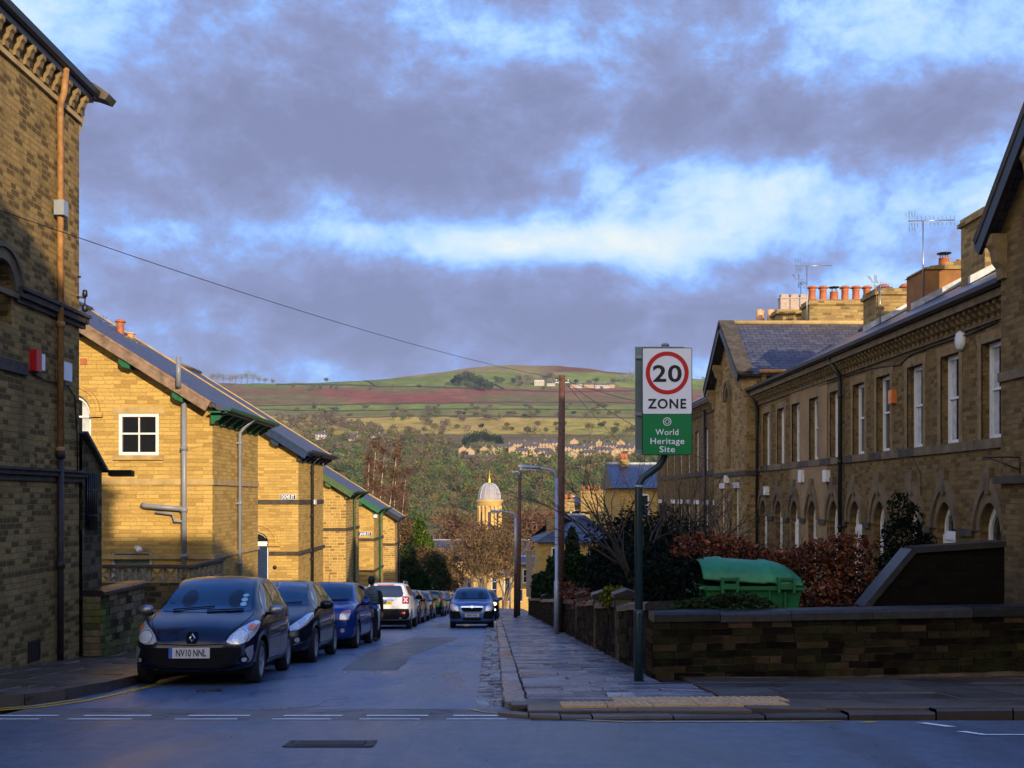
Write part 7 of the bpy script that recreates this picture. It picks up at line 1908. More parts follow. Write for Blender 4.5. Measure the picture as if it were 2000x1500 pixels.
def person():
    px, y = 726, 26.6; x0 = Xat(px, y); t = thing('person', 'person with dark hair, slate gilet and black trousers, walking away between parked cars', 'person', (x0, y, G(y)))
    t.scale = (.93,.93,.93)
    skin = plain('skin', (.32,.16,.10), .6, var=.05)
    black = plain('black_cloth', (.010,.010,.012), .85, var=.3, vscale=12, bumpk=.2)
    gil = plain('slate_gilet', (.075,.115,.135), .75, var=.25, vscale=9, bumpk=.3)
    blue = plain('royal_blue_shirt', (.02,.12,.6), .75, var=.15)
    hair = plain('dark_hair', (.008,.006,.006), .6, var=.4, vscale=30, bumpk=.4)
    hip = (0,0,.95)
    fing = []
    def hand(w, s, dirx):
        # palm then five fingers, slightly curled
        out = []; wx, wy, wz = w
        palm = (wx+dirx*.005, wy-.01, wz-.07)
        out.append([(w,.026),(((wx+palm[0])/2),(wy+palm[1])/2,(wz+palm[2])/2) and ((wx+dirx*.003, wy-.005, wz-.035),.030),(palm,.030)])
        for k, (oy, ln) in enumerate(((-.030,.072),(-.010,.080),(.010,.074),(.028,.058))):
            b = (palm[0], palm[1]+oy, palm[2]-.018); out.append([(palm,.030),(b,.011),((b[0]-dirx*.006,b[1],b[2]-ln*.5),.009),((b[0]-dirx*.022,b[1],b[2]-ln),.008)])
        th = (wx-dirx*.002, wy-.035, wz-.055); out.append([((wx+dirx*.003, wy-.005, wz-.035),.030),(th,.012),((th[0]-dirx*.008,th[1]-.018,th[2]-.035),.009)])
        return out
    Rw = (.30,.02,.80); Lw = (-.27,-.14,.98)
    body = [[(hip,(.15,.10)),((0,0,1.10),(.11,.075)),((0,0,1.28),(.12,.08)),((0,0,1.42),(.10,.06)),((0,.0,1.49),.055),((0,.01,1.55),.052),((0,.02,1.62),(.070,.085)),((0,.015,1.70),(.078,.095)),((0,.01,1.765),(.055,.07))],
            [((0,0,1.42),(.10,.06)),((.18,0,1.38),.042),((.26,.0,1.14),.042),(Rw,.026)], [((0,0,1.42),(.10,.06)),((-.18,0,1.38),.042),((-.26,-.02,1.16),.042),(Lw,.026)],
            [(hip,(.15,.10)),((.09,0,.88),.085),((.10,.05,.50),.055),((.10,-.04,.09),.036),((.10,.05,.04),.035),((.10,.13,.03),.028)],
            [(hip,(.15,.10)),((-.09,0,.88),.085),((-.10,.10,.50),.055),((-.10,.16,.10),.036),((-.10,.24,.05),.035),((-.10,.31,.03),.028)]]
    body += hand(Rw, 1, 1) + hand(Lw, -1, -1)
    skin_mesh(body, 'body', skin, t)
    skin_mesh([[((0,0,.99),(.165,.115)),((0,0,.90),(.17,.12)),((.095,0,.84),.098),((.10,.05,.50),.082),((.10,-.04,.08),.070)],[((0,0,.90),(.17,.12)),((-.095,0,.84),.098),((-.10,.10,.50),.082),((-.10,.16,.10),.070)]], 'trousers', black, t)
    skin_mesh([[((0,0,1.04),(.20,.14)),((0,0,.965),(.205,.15)),((0,0,.87),(.205,.15))]], 'shirt_hem', blue, t)
    skin_mesh([[((0,0,1.00),(.225,.155)),((0,0,1.10),(.235,.165)),((0,0,1.22),(.24,.16)),((0,0,1.36),(.235,.145)),((0,0,1.45),(.17,.11)),((0,0,1.54),(.085,.08))],[((0,0,1.36),(.235,.145)),((.19,0,1.41),.085)],[((0,0,1.36),(.235,.145)),((-.19,0,1.41),.085)]], 'gilet', gil, t)
    mb = MB()
    for z in (1.08,1.16,1.24,1.32): 
        n = 20; mb.tube([(.226*math.cos(2*PI*k/n), .155*math.sin(2*PI*k/n), z) for k in range(n+1)], .006, 4)
    lpart(mb, 'gilet_stitching', black, t)
    for s, w in ((1, Rw), (-1, Lw)):
        skin_mesh([[((s*.17,0,1.42),.07),((s*.235,0,1.36),.075),((s*.28,-.01,1.14),.064),((w[0],w[1],w[2]+.02),.040)]], 'sleeve', black, t)
    skin_mesh([[((0,-.035,1.58),(.075,.06)),((0,-.03,1.66),(.105,.10)),((0,-.015,1.74),(.108,.122)),((0,-.005,1.80),(.085,.10)),((0,0,1.835),(.04,.05))]], 'hair', hair, t)
    for s in (-1,1):
        mb = MB(); mb.lathe([(.012,-.01),(.022,0),(.016,.01)], (s*.085,.02,1.64), 10, axis='x'); lpart(mb, 'ear', skin, t)
    for s, yy, zz in ((1,.05,.045),(-1,.24,.055)):
        skin_mesh([[((s*.10,yy-.11,zz+.02),.058),((s*.10,yy,zz+.01),.060),((s*.10,yy+.12,zz),.050)]], 'shoe', black, t)
    t.rotation_euler = (0,0,R(-12))
person()
# ------------------------------------------------------------------ far valley and hill
def dome(x, y):
    cx, cy = 50, 2250
    sx = 235 if x < cx else 290
    return 68*math.exp(-(abs(x-cx)/sx)**2.6-((y-cy)/230)**2*.5)
def hillz(x, y):
    z = valley(y)
    if y > 420: z += 5*noise.noise(Vector((x*.004, y*.004, 0)))*min(1,(y-420)/300) + 2*noise.noise(Vector((x*.02, y*.02, 3)))*min(1,(y-420)/300)
    if y > 700: z += (-.012*(x-0) if x > 0 else .004*x)*min(1,(y-700)/600)*.3
    if y > 1700: z += dome(x, y)*min(1,(y-1700)/200)
    return z
def field_col(x, y, z):
    u = x/y*FPX+CX; v = CY-z/y*FPX
    n1 = noise.noise(Vector((x*.006, y*.006, 1))); n2 = noise.noise(Vector((x*.03, y*.03, 7))); n3 = noise.noise(Vector((x*.0015,y*.0015,5)))
    w = v + n1*5 + n3*4 + n2*1.2 - (u-800)*.004
    def mix(a, b, t): t = max(0, min(1, t)); return tuple(p+(q-p)*t for p, q in zip(a, b))
    green = (.125,.16,.045); green2 = (.175,.22,.055); brown = (.15,.11,.06); red = (.22,.08,.06); tan = (.36,.25,.085); gold = (.40,.31,.08); olive = (.16,.16,.05); dull=(.19,.18,.07)
    if y > 1880 and w < 741: c = mix((.24,.19,.08), (.17,.075,.05), (u-1040)/60 if u > 1040 else 0)
    elif w < 757:
        c = mix(green, green2, (n3+.3)) if (u > 480) else brown
        if 1010 < u < 1100 and w < 748: c = dull
    elif w < 791: c = mix(mix(brown, olive, .4), red, .45+n1*1.5+n2*.5)
    elif w < 801: c = green2 if (n3 > -.15 or u < 760) else green
    elif w < 815: c = mix(olive, dull, .5+n1)
    elif w < 850: c = mix(mix(tan, gold, .5+n1), green2, 1.4*(n3+.1) if u > 1080 else .25*n3)
    else: c = mix(olive, brown, .4+n1)
    # field walls as thin dark lines
    return tuple(max(0, q*(1+.28*n2)) for q in c)
xs = [-900,-700,-560] + frange(-480, 480, 6) + [560,700,900]
ys = frange(255, 700, 14) + frange(712, 1840, 7.5) + frange(1852, 2400, 13) + [2500,2700,3000,3500,4200]
mb = MB(); vs = []; cols = []
for y in ys:
    for x in xs:
        xx = x*max(.35, y/1900*1.15); z = hillz(xx, y); vs.append((xx, y, z)); cols.append(field_col(xx, y, z))
n = len(xs); me = bpy.data.meshes.new('hills')
me.from_pydata(vs, [], [(j*n+i, j*n+i+1, (j+1)*n+i+1, (j+1)*n+i) for j in range(len(ys)-1) for i in range(n-1)])
ca = me.color_attributes.new('Col', 'FLOAT_COLOR', 'POINT'); ca.data.foreach_set('color', [q for c in cols for q in (*c, 1)])
for p in me.polygons: p.use_smooth = True
hm, nt, b = newmat('hill_fields'); a = N(nt, 'ShaderNodeVertexColor', layer_name='Col'); g = N(nt, 'ShaderNodeTexCoord')
f = noise_t(nt, g.outputs['Object'], .06, 8, .75)
L(nt, mixc(nt, 1.0, a.outputs['Color'], ramp(nt, f, [(.3,(.62,.6,.6)),(.7,(1.35,1.35,1.3))]), 'MULTIPLY'), b.inputs['Base Color']); b.inputs['Roughness'].default_value = 1; b.inputs['Specular IOR Level'].default_value = 0
me.materials.append(hm); ho = bpy.data.objects.new('hills', me); C.objects.link(ho); struct(ho, 'far hillside of green fields, red bracken and moorland', 'hill')
def on_hill(px, py):
    """first point of the hill seen at a pixel"""
    y = 430.0
    while y < 2600:
        x = Xat(px, y); z = hillz(x, y)
        if CY - z/y*FPX <= py: return Vector((x, y, z))
        y += 4
    return Vector((Xat(px,1850), 1850, hillz(Xat(px,1850),1850)))
r_ = random.Random(77)
# dry stone field walls and hedges drawn along the hill as real low walls
M['field_wall'] = plain('dry_stone_wall', (.035,.030,.026), .95, var=.3, vscale=.2)
def field_wall(pts, h=2.2, w=1.5, label='dry stone field wall on the hillside', cat='wall'):
    P = []
    for (a, b), (c, d) in zip(pts, pts[1:]):
        k = max(2, int(abs(c-a)/12)+2)
        for i in range(k): u = i/k; P.append(on_hill(a+(c-a)*u, b+(d-b)*u))
    P.append(on_hill(*pts[-1])); mb = MB()
    for p, q in zip(P, P[1:]):
        dv = q-p
        if dv.length < .5: continue
        nn = Vector((dv.y,-dv.x,0)).normalized()*w/2
        vs = [p-nn-Zv,p+nn-Zv,p+nn*.6+Zv*h,p-nn*.6+Zv*h,q-nn-Zv,q+nn-Zv,q+nn*.6+Zv*h*r_.uniform(.8,1.1),q-nn*.6+Zv*h]
        mb.add(vs, [(1,2,6,5),(3,0,4,7),(2,3,7,6),(0,1,2,3),(5,6,7,4)])
    o = mb.build('field_wall', M['field_wall']); tag(o, label, cat, None); return o
for k, (pts, h, lb) in enumerate((([(540,752),(700,754),(745,757),(830,757),(1000,764),(1100,767),(1245,765)], 3.0, 'long dark field wall below the upper green fields'),
        ([(712,742),(735,756)], 3, 'short field wall running down between the two upper green fields'),
        ([(950,745),(985,762)], 3, 'hedge line sloping down right of the dark wood'),
        ([(470,794),(650,792),(760,790),(900,788),(1100,787),(1245,788)], 2.2, 'field wall along the foot of the red bracken slope'),
        ([(500,801),(640,804),(900,800),(1245,802)], 2, 'thin hedge below the bright green strip field'),
        ([(640,818),(800,814),(1000,814),(1245,818)], 1.6, 'broken field wall above the tan rough pasture'))):
    field_wall(pts, h*.8, 1.4, lb)
# far trees: each crown a cloud of fine twigs on a trunk
TONES = dict(olive=(.105,.115,.034), green=(.075,.112,.030), dark=(.032,.058,.024), brown=(.135,.108,.048), grey=(.125,.105,.062), rust=(.155,.105,.042), pine=(.010,.032,.018), lime=(.14,.165,.045), mauve=(.12,.09,.066))
def far_tree(mb, p, h, w, tone, n, size, dens=1):
    p = Vector(p); c0 = TONES[tone]; k_ = r_.uniform(.8,1.2); col = tuple(q*k_*r_.uniform(.93,1.07) for q in c0)
    lob = []
    for _ in range(4): lob.append((p.x+r_.uniform(-.28,.28)*w, p.y+r_.uniform(-.28,.28)*w, p.z+h*r_.uniform(.45,.72), w*r_.uniform(.26,.4), w*r_.uniform(.26,.4), h*r_.uniform(.2,.32)))
    lob.append((p.x,p.y,p.z+h*.55,w*.4,w*.4,h*.36))
    leaf_cloud(mb, lob, n, size, r_, .8, 1.6 if tone not in ('pine','dark') else 1.0, .35, -9e9, col)
def tree_thing(p, h, w, tone, n, size, name, label, group=None):
    t = thing(name, label, 'tree', p, group)
    mb = MB(); far_tree(mb, p, h, w, tone, n, size); mb.build('crown', M['vcol'], t)
    mb = MB(); mb.tube([(p[0],p[1],p[2]-1),(p[0],p[1],p[2]+h*.6)], [h*.03,h*.012], 5)
    for k in range(4): a = r_.uniform(0,6.28); mb.tube([(p[0],p[1],p[2]+h*(.3+.08*k)),(p[0]+w*.3*math.cos(a),p[1]+w*.3*math.sin(a),p[2]+h*(.6+.08*k))], [h*.012,h*.004], 4)
    mb.build('trunk', M['bark_far'], t)
    return t
# skyline trees, in a pale grey tone
TONES['pale'] = (.22,.24,.24)
for k, px in enumerate((412,424,436,449,460,471,483,494,506,518,532)):
    p = on_hill(px, 748); h = (24,27,22,20,22,24,28,24,18,14,11)[k]
    tree_thing(p, h, h*.85, 'pale', 420, .75, 'skyline_tree', 'pale leafless tree in the row on the left skyline', 'row of pale bare trees on the left skyline')
tree_thing(on_hill(637,744.5), 12, 15, 'dark', 200, 1.2, 'skyline_tree', 'small round dark tree alone on the skyline')
for k, (px, h) in enumerate(((1222,16),(1235,26),(1247,28),(1213,12),(1376,12),(1386,10))):
    tree_thing(on_hill(px,748), h, h*.9, 'pale', 350, .8, 'skyline_tree', 'pale leafless tree on the right skyline beside the road sign', 'pale bare trees on the right skyline')
# dark wood below the dome
for k in range(16):
    px = 885+k*4.8; py = 757-2.5*math.sin(k*1.3)+(4 if k > 9 else 0)+(k-8)*.5; h = (14,18,22,25,27,28,30,29,28,28,27,26,24,22,20,16)[k]
    tree_thing(on_hill(px,py), h, h*.8, 'dark' if k % 3 else 'pine', 260, 1.7, 'dark_wood_tree', 'dark tree in the small wood under the moorland dome', 'dark trees of the small wood under the dome')
for px, py, h, tn in ((1003,752,14,'dark'),(1012,750,20,'mauve'),(1030,753,22,'mauve'),(1018,756,12,'grey'),(1062,752,20,'grey'),(1075,750,24,'mauve'),(1088,752,20,'grey'),(1110,756,14,'brown'),(1126,752,10,'dark'),(1150,755,12,'grey'),(1165,752,14,'dark'),(1197,752,14,'mauve'),(980,750,14,'grey'),(970,752,18,'dark')):
    tree_thing(on_hill(px,py), h, h*.9, tn, 220, 1.3, 'hilltop_tree', 'leafless tree among the hilltop farm buildings', 'trees around the hilltop farms')
for k, (px, py, h, tn) in enumerate(((617,800,17,'grey'),(712,802,12,'olive'),(792,812,15,'grey'),(838,806,14,'mauve'),(850,804,10,'grey'),(930,806,14,'grey'),(828,832,20,'grey'),(800,820,12,'brown'),(770,823,16,'mauve'),(905,824,11,'grey'),(955,822,13,'mauve'),(948,812,16,'grey'),(895,817,16,'mauve'),(1025,818,9,'dark'),(1038,816,10,'grey'),(1160,806,10,'brown'),(1180,800,12,'grey'),(1120,812,8,'dark'),(1205,812,11,'grey'),(940,838,9,'pine'),(990,835,8,'brown'),(1090,845,10,'grey'),(1150,842,14,'brown'),(870,840,17,'mauve'),(848,845,15,'brown'),(1175,838,10,'dark'),(1000,842,6,'brown'),(1030,848,12,'mauve'))):
    tree_thing(on_hill(px,py), h*.8, h*.95, tn, 260, .95, 'field_tree', 'bare tree standing in the hillside pastures', 'scattered bare trees in the hillside pastures')
for k in range(70):
    px = r_.uniform(560, 1240); py = r_.choice((r_.uniform(792,800), r_.uniform(803,816), r_.uniform(816,848), r_.uniform(756,764)))
    if py > 816 and px < 760: continue
    tree_thing(on_hill(px,py), r_.uniform(5,11), r_.uniform(6,12), r_.choice(('grey','mauve','brown','olive','dark')), 150, .95, 'hedgerow_tree', 'small bare hedgerow tree dotted over the hillside fields', 'small hedgerow trees over the hillside fields')
# the dark evergreens in front of the housing estate
for px, h in ((910,13),(921,17),(931,19),(941,21),(950,21),(959,19),(968,16),(976,13)):
    tree_thing(on_hill(px,876), h*.95, h*.75, 'pine', 420, .9, 'evergreen_tree', 'dark blue-green evergreen beside the housing estate', 'clump of dark evergreens beside the housing estate')
# wooded slopes: one mass nobody could count
mb = MB(); cnt = 0
def wood_patch(n, px0, px1, py0, py1, tones, hs, nq, size, excl=None):
    for _ in range(n):
        px = r_.uniform(px0, px1); py = py0 + (py1-py0)*r_.random()
        if excl and excl(px, py): continue
        p = on_hill(px, py) if py < 1035 else None
        if p is None: d_ = 440-(py-1035)*1.6; p = Vector((Xat(px,d_), d_, valley(d_)))
        h = r_.uniform(*hs); far_tree(mb, p - Vector((0,0,h*.15)), h, h*r_.uniform(.75,1.05), r_.choice(tones), nq, size)
def estate(px, py): return (885 < px < 1260 and 850 < py < 905 and not (900 < px < 990 and py > 895)) 
wood_patch(75, 985, 1265, 868, 906, ['brown','olive','grey','green','mauve'], (6,9), 90, .9)
wood_patch(14, 890, 985, 884, 900, ['brown','olive','grey'], (5,7), 90, .8)
wood_patch(170, 500, 760, 812, 850, ['grey','mauve','brown','grey'], (9,15), 70, 1.3, lambda a, b: b < 818 + max(0,(a-650)*.25))
wood_patch(300, 560, 1300, 848, 890, ['olive','brown','grey','mauve','green','brown'], (9,15), 80, 1.25, estate)
wood_patch(330, 600, 1300, 885, 930, ['olive','green','brown','green','grey','lime','mauve'], (9,15), 90, 1.1, estate)
wood_patch(330, 640, 1300, 925, 975, ['green','olive','green','brown','dark','grey','rust'], (9,15), 110, .95)
wood_patch(260, 700, 1300, 970, 1035, ['green','olive','brown','brown','rust','grey','dark'], (8,14), 130, .8)
wood_patch(120, 760, 1300, 1035, 1062, ['brown','rust','grey','olive','rust'], (7,12), 150, .6)
o = mb.build('woodland', M['vcol']); tag(o, 'dense mixed woodland covering the lower valley side', 'woodland', kind='stuff')

# housing estate
M['far_brick'] = plain('pale_estate_brick', (.40,.28,.17), .9, var=.15, vscale=.3)
M['far_roof'] = plain('estate_roof_tiles', (.085,.07,.07), .8, var=.2, vscale=.3)
M['far_white'] = plain('estate_white', (.42,.38,.34), .8, var=.1)
def far_house(p, L_, D, H, rot, label, wall='far_brick', group='houses of the hillside estate'):
    t = thing('estate_house', label, 'house', (0,0,0), group); mb = MB(); rh = D*.32
    mb.box(-L_/2, L_/2, -D/2, D/2, -3, H); 
    for s in (-1,1): mb.prism([(s*L_/2*.998,-D/2,H),(s*L_/2*.998,D/2,H),(s*L_/2*.998,0,H+rh)], (-s*.3,0,0))
    lpart(mb, 'wall', M[wall], t); mb = MB()
    for s in (-1,1): slab_roof(mb, (-L_/2-.4,s*(D/2+.4),H-.15),(L_/2+.4,s*(D/2+.4),H-.15),(L_/2+.4,0,H+rh+.1+s*.003),(-L_/2-.4,0,H+rh+.1+s*.003), .15)
    rf = lpart(mb, 'roof', M['far_roof'], t); mb = MB(); mb.box(L_*.2,L_*.2+.8,-.4,.4,H+rh*.5,H+rh+1.1); lpart(mb, 'chimney', M[wall], rf)
    n = max(2, int(L_/3))
    for fl in (0,1):
        for k in range(n):
            xx = -L_/2+L_*(k+.5)/n; z = .9+2.6*fl
            if z+1.3 > H: continue
            mb = MB(); mb.box(xx-.8,xx+.8,-D/2-.06,-D/2+.02,z-.08,z+1.28); w_ = lpart(mb, 'window', M['far_white'], t)
            mb = MB(); mb.box(xx-.68,xx+.68,-D/2-.075,-D/2-.06,z,z+1.2); lpart(mb, 'pane', M['glass'], w_)
    t.location = p; t.rotation_euler = (0,0,rot); return t
L0 = [('gable-ended pale brick house, leftmost of the estate beside the evergreens',905,889,9,8,5,90),('second small gabled brick house left of the estate',918,892,8,8,5,90),
 ('long low grey-roofed building below the left estate houses',938,905,26,9,4,4),('brick house with twin sunlit gables left of centre',948,889,10,8,5,80),('brick house right of the twin gables',962,890,9,8,5,95)]
for lb_, px, py, a, b_, c_, rt in L0: far_house(on_hill(px,py), a, b_, c_, R(rt), lb_)
rows = [(988,884,14,5,-5),(1003,888,12,5,85),(1015,878,22,5,2),(1020,893,10,5,-8),(1038,883,13,5,6),(1042,899,12,5,88),(1056,876,18,5,-4),(1060,892,12,5,10),(1074,885,10,5,92),(1078,900,11,5,0),(1086,876,14,5,5),(1112,884,12,5,-6),(1118,898,10,5,86),(1122,873,10,5,85),(1134,888,14,5,4),(1150,881,12,5,-8),(1153,897,12,5,3),(1170,876,10,5,88),(1178,890,13,5,0),(1190,881,12,5,8),(1202,893,11,5,90),(1212,876,10,5,85),(1222,886,14,5,-4),(1238,881,12,5,4),]
ords = ['near the left end','second row from the left','behind the telegraph pole','below the ridge row','in the middle of the estate','on the lower edge','at the right end by the road sign','in the upper row']
for k, (px, py, a, c_, rt) in enumerate(rows):
    far_house(on_hill(px,py), a, 8, c_, R(rt), 'dark-roofed pale brick house of the hillside estate seen through trees')
for lb_, px, py, a, b_, c_, wl in (('white two-storey farmhouse near the skyline, left of the pole top',1053,753,17,8,9,'far_white'),('low white cottage right of the farmhouse',1076,754,14,7,4,'far_white'),('long low farm building right of the telegraph pole top',1125,757,20,8,5,'far_brick'),('small white house among the farm buildings',1131,757,10,8,6,'far_white'),('dark-roofed farm barn on the right',1152,757,22,9,5,'far_brick'),('low pale farm house farthest right before the sign',1176,758,24,8,5,'far_white'),('second pale farm house at the right',1192,757,14,8,5,'far_brick')):
    far_house(on_hill(px,py), a, b_, c_, R(3), lb_, wl, 'farm buildings near the skyline')
for px, py in ((628,858),(692,860),(735,862)): far_house(on_hill(px,py), 12, 8, 5, R(10), 'pale house half hidden in the left woods', 'far_white', 'houses half hidden in the left woods')

# ------------------------------------------------------------------ middle distance at the foot of the street
# domed church tower
def tower():
    d = 260.0; cx = Xat(956,d); k = d/FPX; zt = Zat(976,d)
    t = thing('church_tower', 'round golden stone church tower with ribbed lead dome and gilded spike', 'church tower', (cx, d, valley(d)))
    st = plain('church_stone', (.55,.36,.13), .85, var=.2, vscale=.5); ld = plain('lead_dome', (.30,.27,.29), .55, var=.15, vscale=.6); gd = plain('gilding', (.9,.6,.05), .3, metal=.6, var=0)
    rr_ = 24*k; n = 32; mb = MB(); z0 = valley(d); zb_ = Zat(1048,d)
    mb.lathe([(rr_*1.3,z0-1),(rr_*1.3,zb_-1.2),(rr_*1.38,zb_-1.1),(rr_*1.38,zb_-.7),(rr_,zb_-.7),(rr_*.86,zb_),(rr_*.86,zt-1.6)], (cx,d,0), 16, smooth=False)
    mb.build('wall', st, t)
    mb = MB(); mb.lathe([(rr_*.9,zt-1.7),(rr_*.98,zt-1.5),(rr_*.98,zt-.9),(rr_*1.08,zt-.5),(rr_*1.12,zt),(rr_*.9,zt+.02)], (cx,d,0), 32); mb.build('cornice', st, t)
    for q in range(8):
        a = 2*PI*(q+.5)/8; ca, sa = math.cos(a), math.sin(a)
        for s in (-.17,.17):
            a2 = a+s; mb = MB(); mb.lathe([(.42,zb_-.5),(.34,zb_),(.30,zt-2.1),(.44,zt-1.6)], (cx+rr_*.93*math.cos(a2), d+rr_*.93*math.sin(a2), 0), 8); mb.build('column', st, t)
        a3 = 2*PI*q/8; mb = MB(); c = Vector((cx+rr_*.86*math.cos(a3), d+rr_*.86*math.sin(a3), (zb_+zt)/2-.8))
        mb.obox(c, Vector((-math.sin(a3),math.cos(a3),0))*.55, Vector((math.cos(a3),math.sin(a3),0))*.06, (0,0,2.4)); mb.build('louvre_opening', M['dark_iron'], t)
    prof = []; zd = zt; zdt = Zat(944,d); R0 = 21*k
    for q in range(13): a = PI/2*q/12; prof.append((R0*math.cos(a)**.85+.05, zd+(zdt-zd)*math.sin(a)))
    mb = MB(); mb.lathe([(R0*1.08,zd-.1),(R0*1.05,zd+.35)]+prof[1:], (cx,d,0), 32); dm = mb.build('dome', ld, t)
    for q in range(12):
        a = 2*PI*q/12+.1; mb = MB(); mb.tube([(cx+(p[0]+.04)*math.cos(a), d+(p[0]+.04)*math.sin(a), p[1]+.03) for p in prof[:12]], .17, 5); mb.build('rib', M['lead'], dm)
    mb = MB(); mb.lathe([(.5,zdt-.2),(.4,zdt+.2),(.25,zdt+.5),(.32,zdt+.8),(.16,zdt+1.2),(.02,Zat(917,d))], (cx,d,0), 10); mb.build('spike', gd, t)
tower()
# long low institute building with slate roof
def long_building():
    d = 175.0; x0, x1 = Xat(846,d), Xat(1032,d); zr = Zat(1067,d); ze = Zat(1093,d); z0 = valley(d)-1
    t = thing('long_stone_building', 'long sunlit stone building with grey slate roof across the foot of the street', 'building', ((x0+x1)/2, d, z0))
    zed = ze; hs = [rect_pts(x0+1.2+k*2.2, x0+2.1+k*2.2, Zat(1175,d), Zat(1128,d)) for k in range(7)]; mb = MB()
    facade(mb, (0,d,0), Xv, [(x0,z0),(x1,z0),(x1,zed),(x0,zed)], hs, Yv, .3)
    facade(mb, (x0,0,0), Yv, [(d,z0),(d+12,z0),(d+12,zed),(d,zed)], [], Xv, .1); facade(mb, (x1,0,0), Yv, [(d,z0),(d+12,z0),(d+12,zed),(d,zed)], [], -Xv, .1)
    mb.build('wall', M['gold_pointed'], t)
    for h in hs:
        window(t, (0,d,0), Xv, Yv, h, .25, .09)
    mb = MB(); bar(mb, (0,d,0), Xv, Yv, x0, x1, ze-.9, ze-.2, -.25, .02); mb.build('cornice', M['band'], t)
    mb = MB(); slab_roof(mb, (x0-.4,d-.5,ze-.1),(x1+.4,d-.5,ze-.1),(x1+.4,d+6,zr+.8),(x0-.4,d+6,zr+.8), .2); slab_roof(mb, (x0-.4,d+12.5,ze-.1),(x1+.4,d+12.5,ze-.1),(x1+.4,d+6,zr+.803),(x0-.4,d+6,zr+.803), .2); rf = mb.build('roof', M['slate'], t)
    mb = MB(); mb.tube([(x0-.4,d+6,zr+.85),(x1+.4,d+6,zr+.85)], .15, 6); mb.build('ridge', M['lead'], rf)
    mb = MB(); mb.box(Xat(880,d), Xat(887,d), d+1.5, d+2.5, Zat(1086,d), Zat(1080,d)); mb.build('skylight', M['white_paint'], rf)
    mb = MB(); mb.box(Xat(901,d), Xat(914,d), d-.4, d-.05, Zat(1160,d), Zat(1127,d)); mb.build('dark_bay', M['dark_iron'], t)
long_building()
# lower golden house with chimneys left of it
def small_house(nm, label, x0, x1, y0, y1, z0, ze, zr, wall='gold_pointed', roof='slate', hip=0, chim=(), group=None):
    t = thing(nm, label, 'house', ((x0+x1)/2,(y0+y1)/2,z0), group); ym = (y0+y1)/2; mb = MB(); mb.box(x0,x1,y0,y1,z0,ze)
    if not hip:
        mb.prism([(x0,y0,ze),(x0,y1,ze),(x0,ym,zr)], (x1-x0,0,0))
    mb.build('wall', M[wall], t); mb = MB(); h = hip*(y1-y0)/2
    a, b_, c, d_ = (x0-.4,y0-.4,ze-.1),(x1+.4,y0-.4,ze-.1),(x1+.4,y1+.4,ze-.1),(x0-.4,y1+.4,ze-.1); r0 = (x0-.4+h,ym,zr+.1); r1 = (x1+.4-h,ym,zr+.1)
    mb.add([a,b_,c,d_,r0,r1], [(0,1,5,4),(2,3,4,5),(1,2,5),(3,0,4),(3,2,1,0)]); rf = mb.build('roof', M[roof], t)
    mb = MB(); mb.tube([r0,r1], .12, 6); mb.build('ridge', M['lead'], rf)
    for (cx0, cx1, cy_, zc0, zc1, npot) in chim:
        c_ = chimney(t, cx0, cx1, cy_, cy_+.9, zc0, zc1, 'chim')
        for k in range(npot): pot(c_, cx0+(cx1-cx0)*(k+.5)/npot, cy_+.45, zc1-.02, .42, .13, 'terracotta', 'plain')
    n = max(1, int((x1-x0)/2.6))
    for k in range(n):
        xx = x0+(x1-x0)*(k+.5)/n
        for z in (ze-1.9, ze-4.6):
            if z < z0+.5: continue
            P = rect_pts(xx-.45, xx+.45, z, z+1.4); window(t, (0,y0-.12,0), Xv, Yv, P, .10, .09)
    return t
d = 140
small_house('stone_cottage', 'golden stone cottage with terracotta pots peeping out left of the long building', Xat(835,d), Xat(881,d), d, d+8, Zat(1200,d), Zat(1094,d), Zat(1082,d), chim=((Xat(848,d),Xat(860,d),d+3,Zat(1092,d),Zat(1078,d),3),(Xat(870,d),Xat(881,d),d+3,Zat(1092,d),Zat(1086,d),2)))
# sunlit villa right of the lamp post
d = 78
V = small_house('stone_villa', 'sunlit golden villa with hipped slate roof behind the hedge, right of the telegraph pole', Xat(1052,d), Xat(1198,d), d, d+9, Zat(1140,d), Zat(1056,d), Zat(1010,d), 'gold', 'slate', .95,
    chim=((Xat(1067,d+3),Xat(1087,d+3),d+2,Zat(1060,d),Zat(1008,d+2),2),))
d = 84
small_house('stone_house', 'tall golden house block with stepped chimney stack behind the villa', Xat(1103,d), Xat(1160,d), d+4, d+11, Zat(1140,d), Zat(985,d), Zat(972,d), 'gold', 'slate', .5, chim=((Xat(1140,d),Xat(1186,d),d+3,Zat(1000,d),Zat(958,d),4),(Xat(1105,d),Xat(1126,d),d+2.5,Zat(1000,d),Zat(975,d),2)))
d = 66
small_house('stone_house', 'house with blue-grey slate roof seen through the bare branches', Xat(1208,d), Xat(1300,d), d, d+8, Zat(1140,d), Zat(950,d), Zat(905,d), 'gold', 'slate_blue', 0, chim=((Xat(1225,d),Xat(1240,d),d+3.4,Zat(925,d),Zat(893,d),2),))
d = 100
small_house('stone_cottage', 'small golden cottage between the hedge and the second telegraph pole', Xat(1018,d), Xat(1042,d), d, d+6, Zat(1150,d), Zat(1101,d), Zat(1092,d))
t = thing('stone_pier', 'pale lichened stone gatepost above the far hedge', 'pier', (Xat(1032,62),62,-6)); mb = MB(); mb.box(Xat(1028,62),Xat(1040,62),62,62.4,-6,Zat(1078,62)); mb.build('shaft', M['concrete'], t); mb = MB(); mb.box(Xat(1027,62),Xat(1041,62),61.95,62.45,Zat(1078,62),Zat(1075,62)); mb.build('cap', M['concrete'], t)

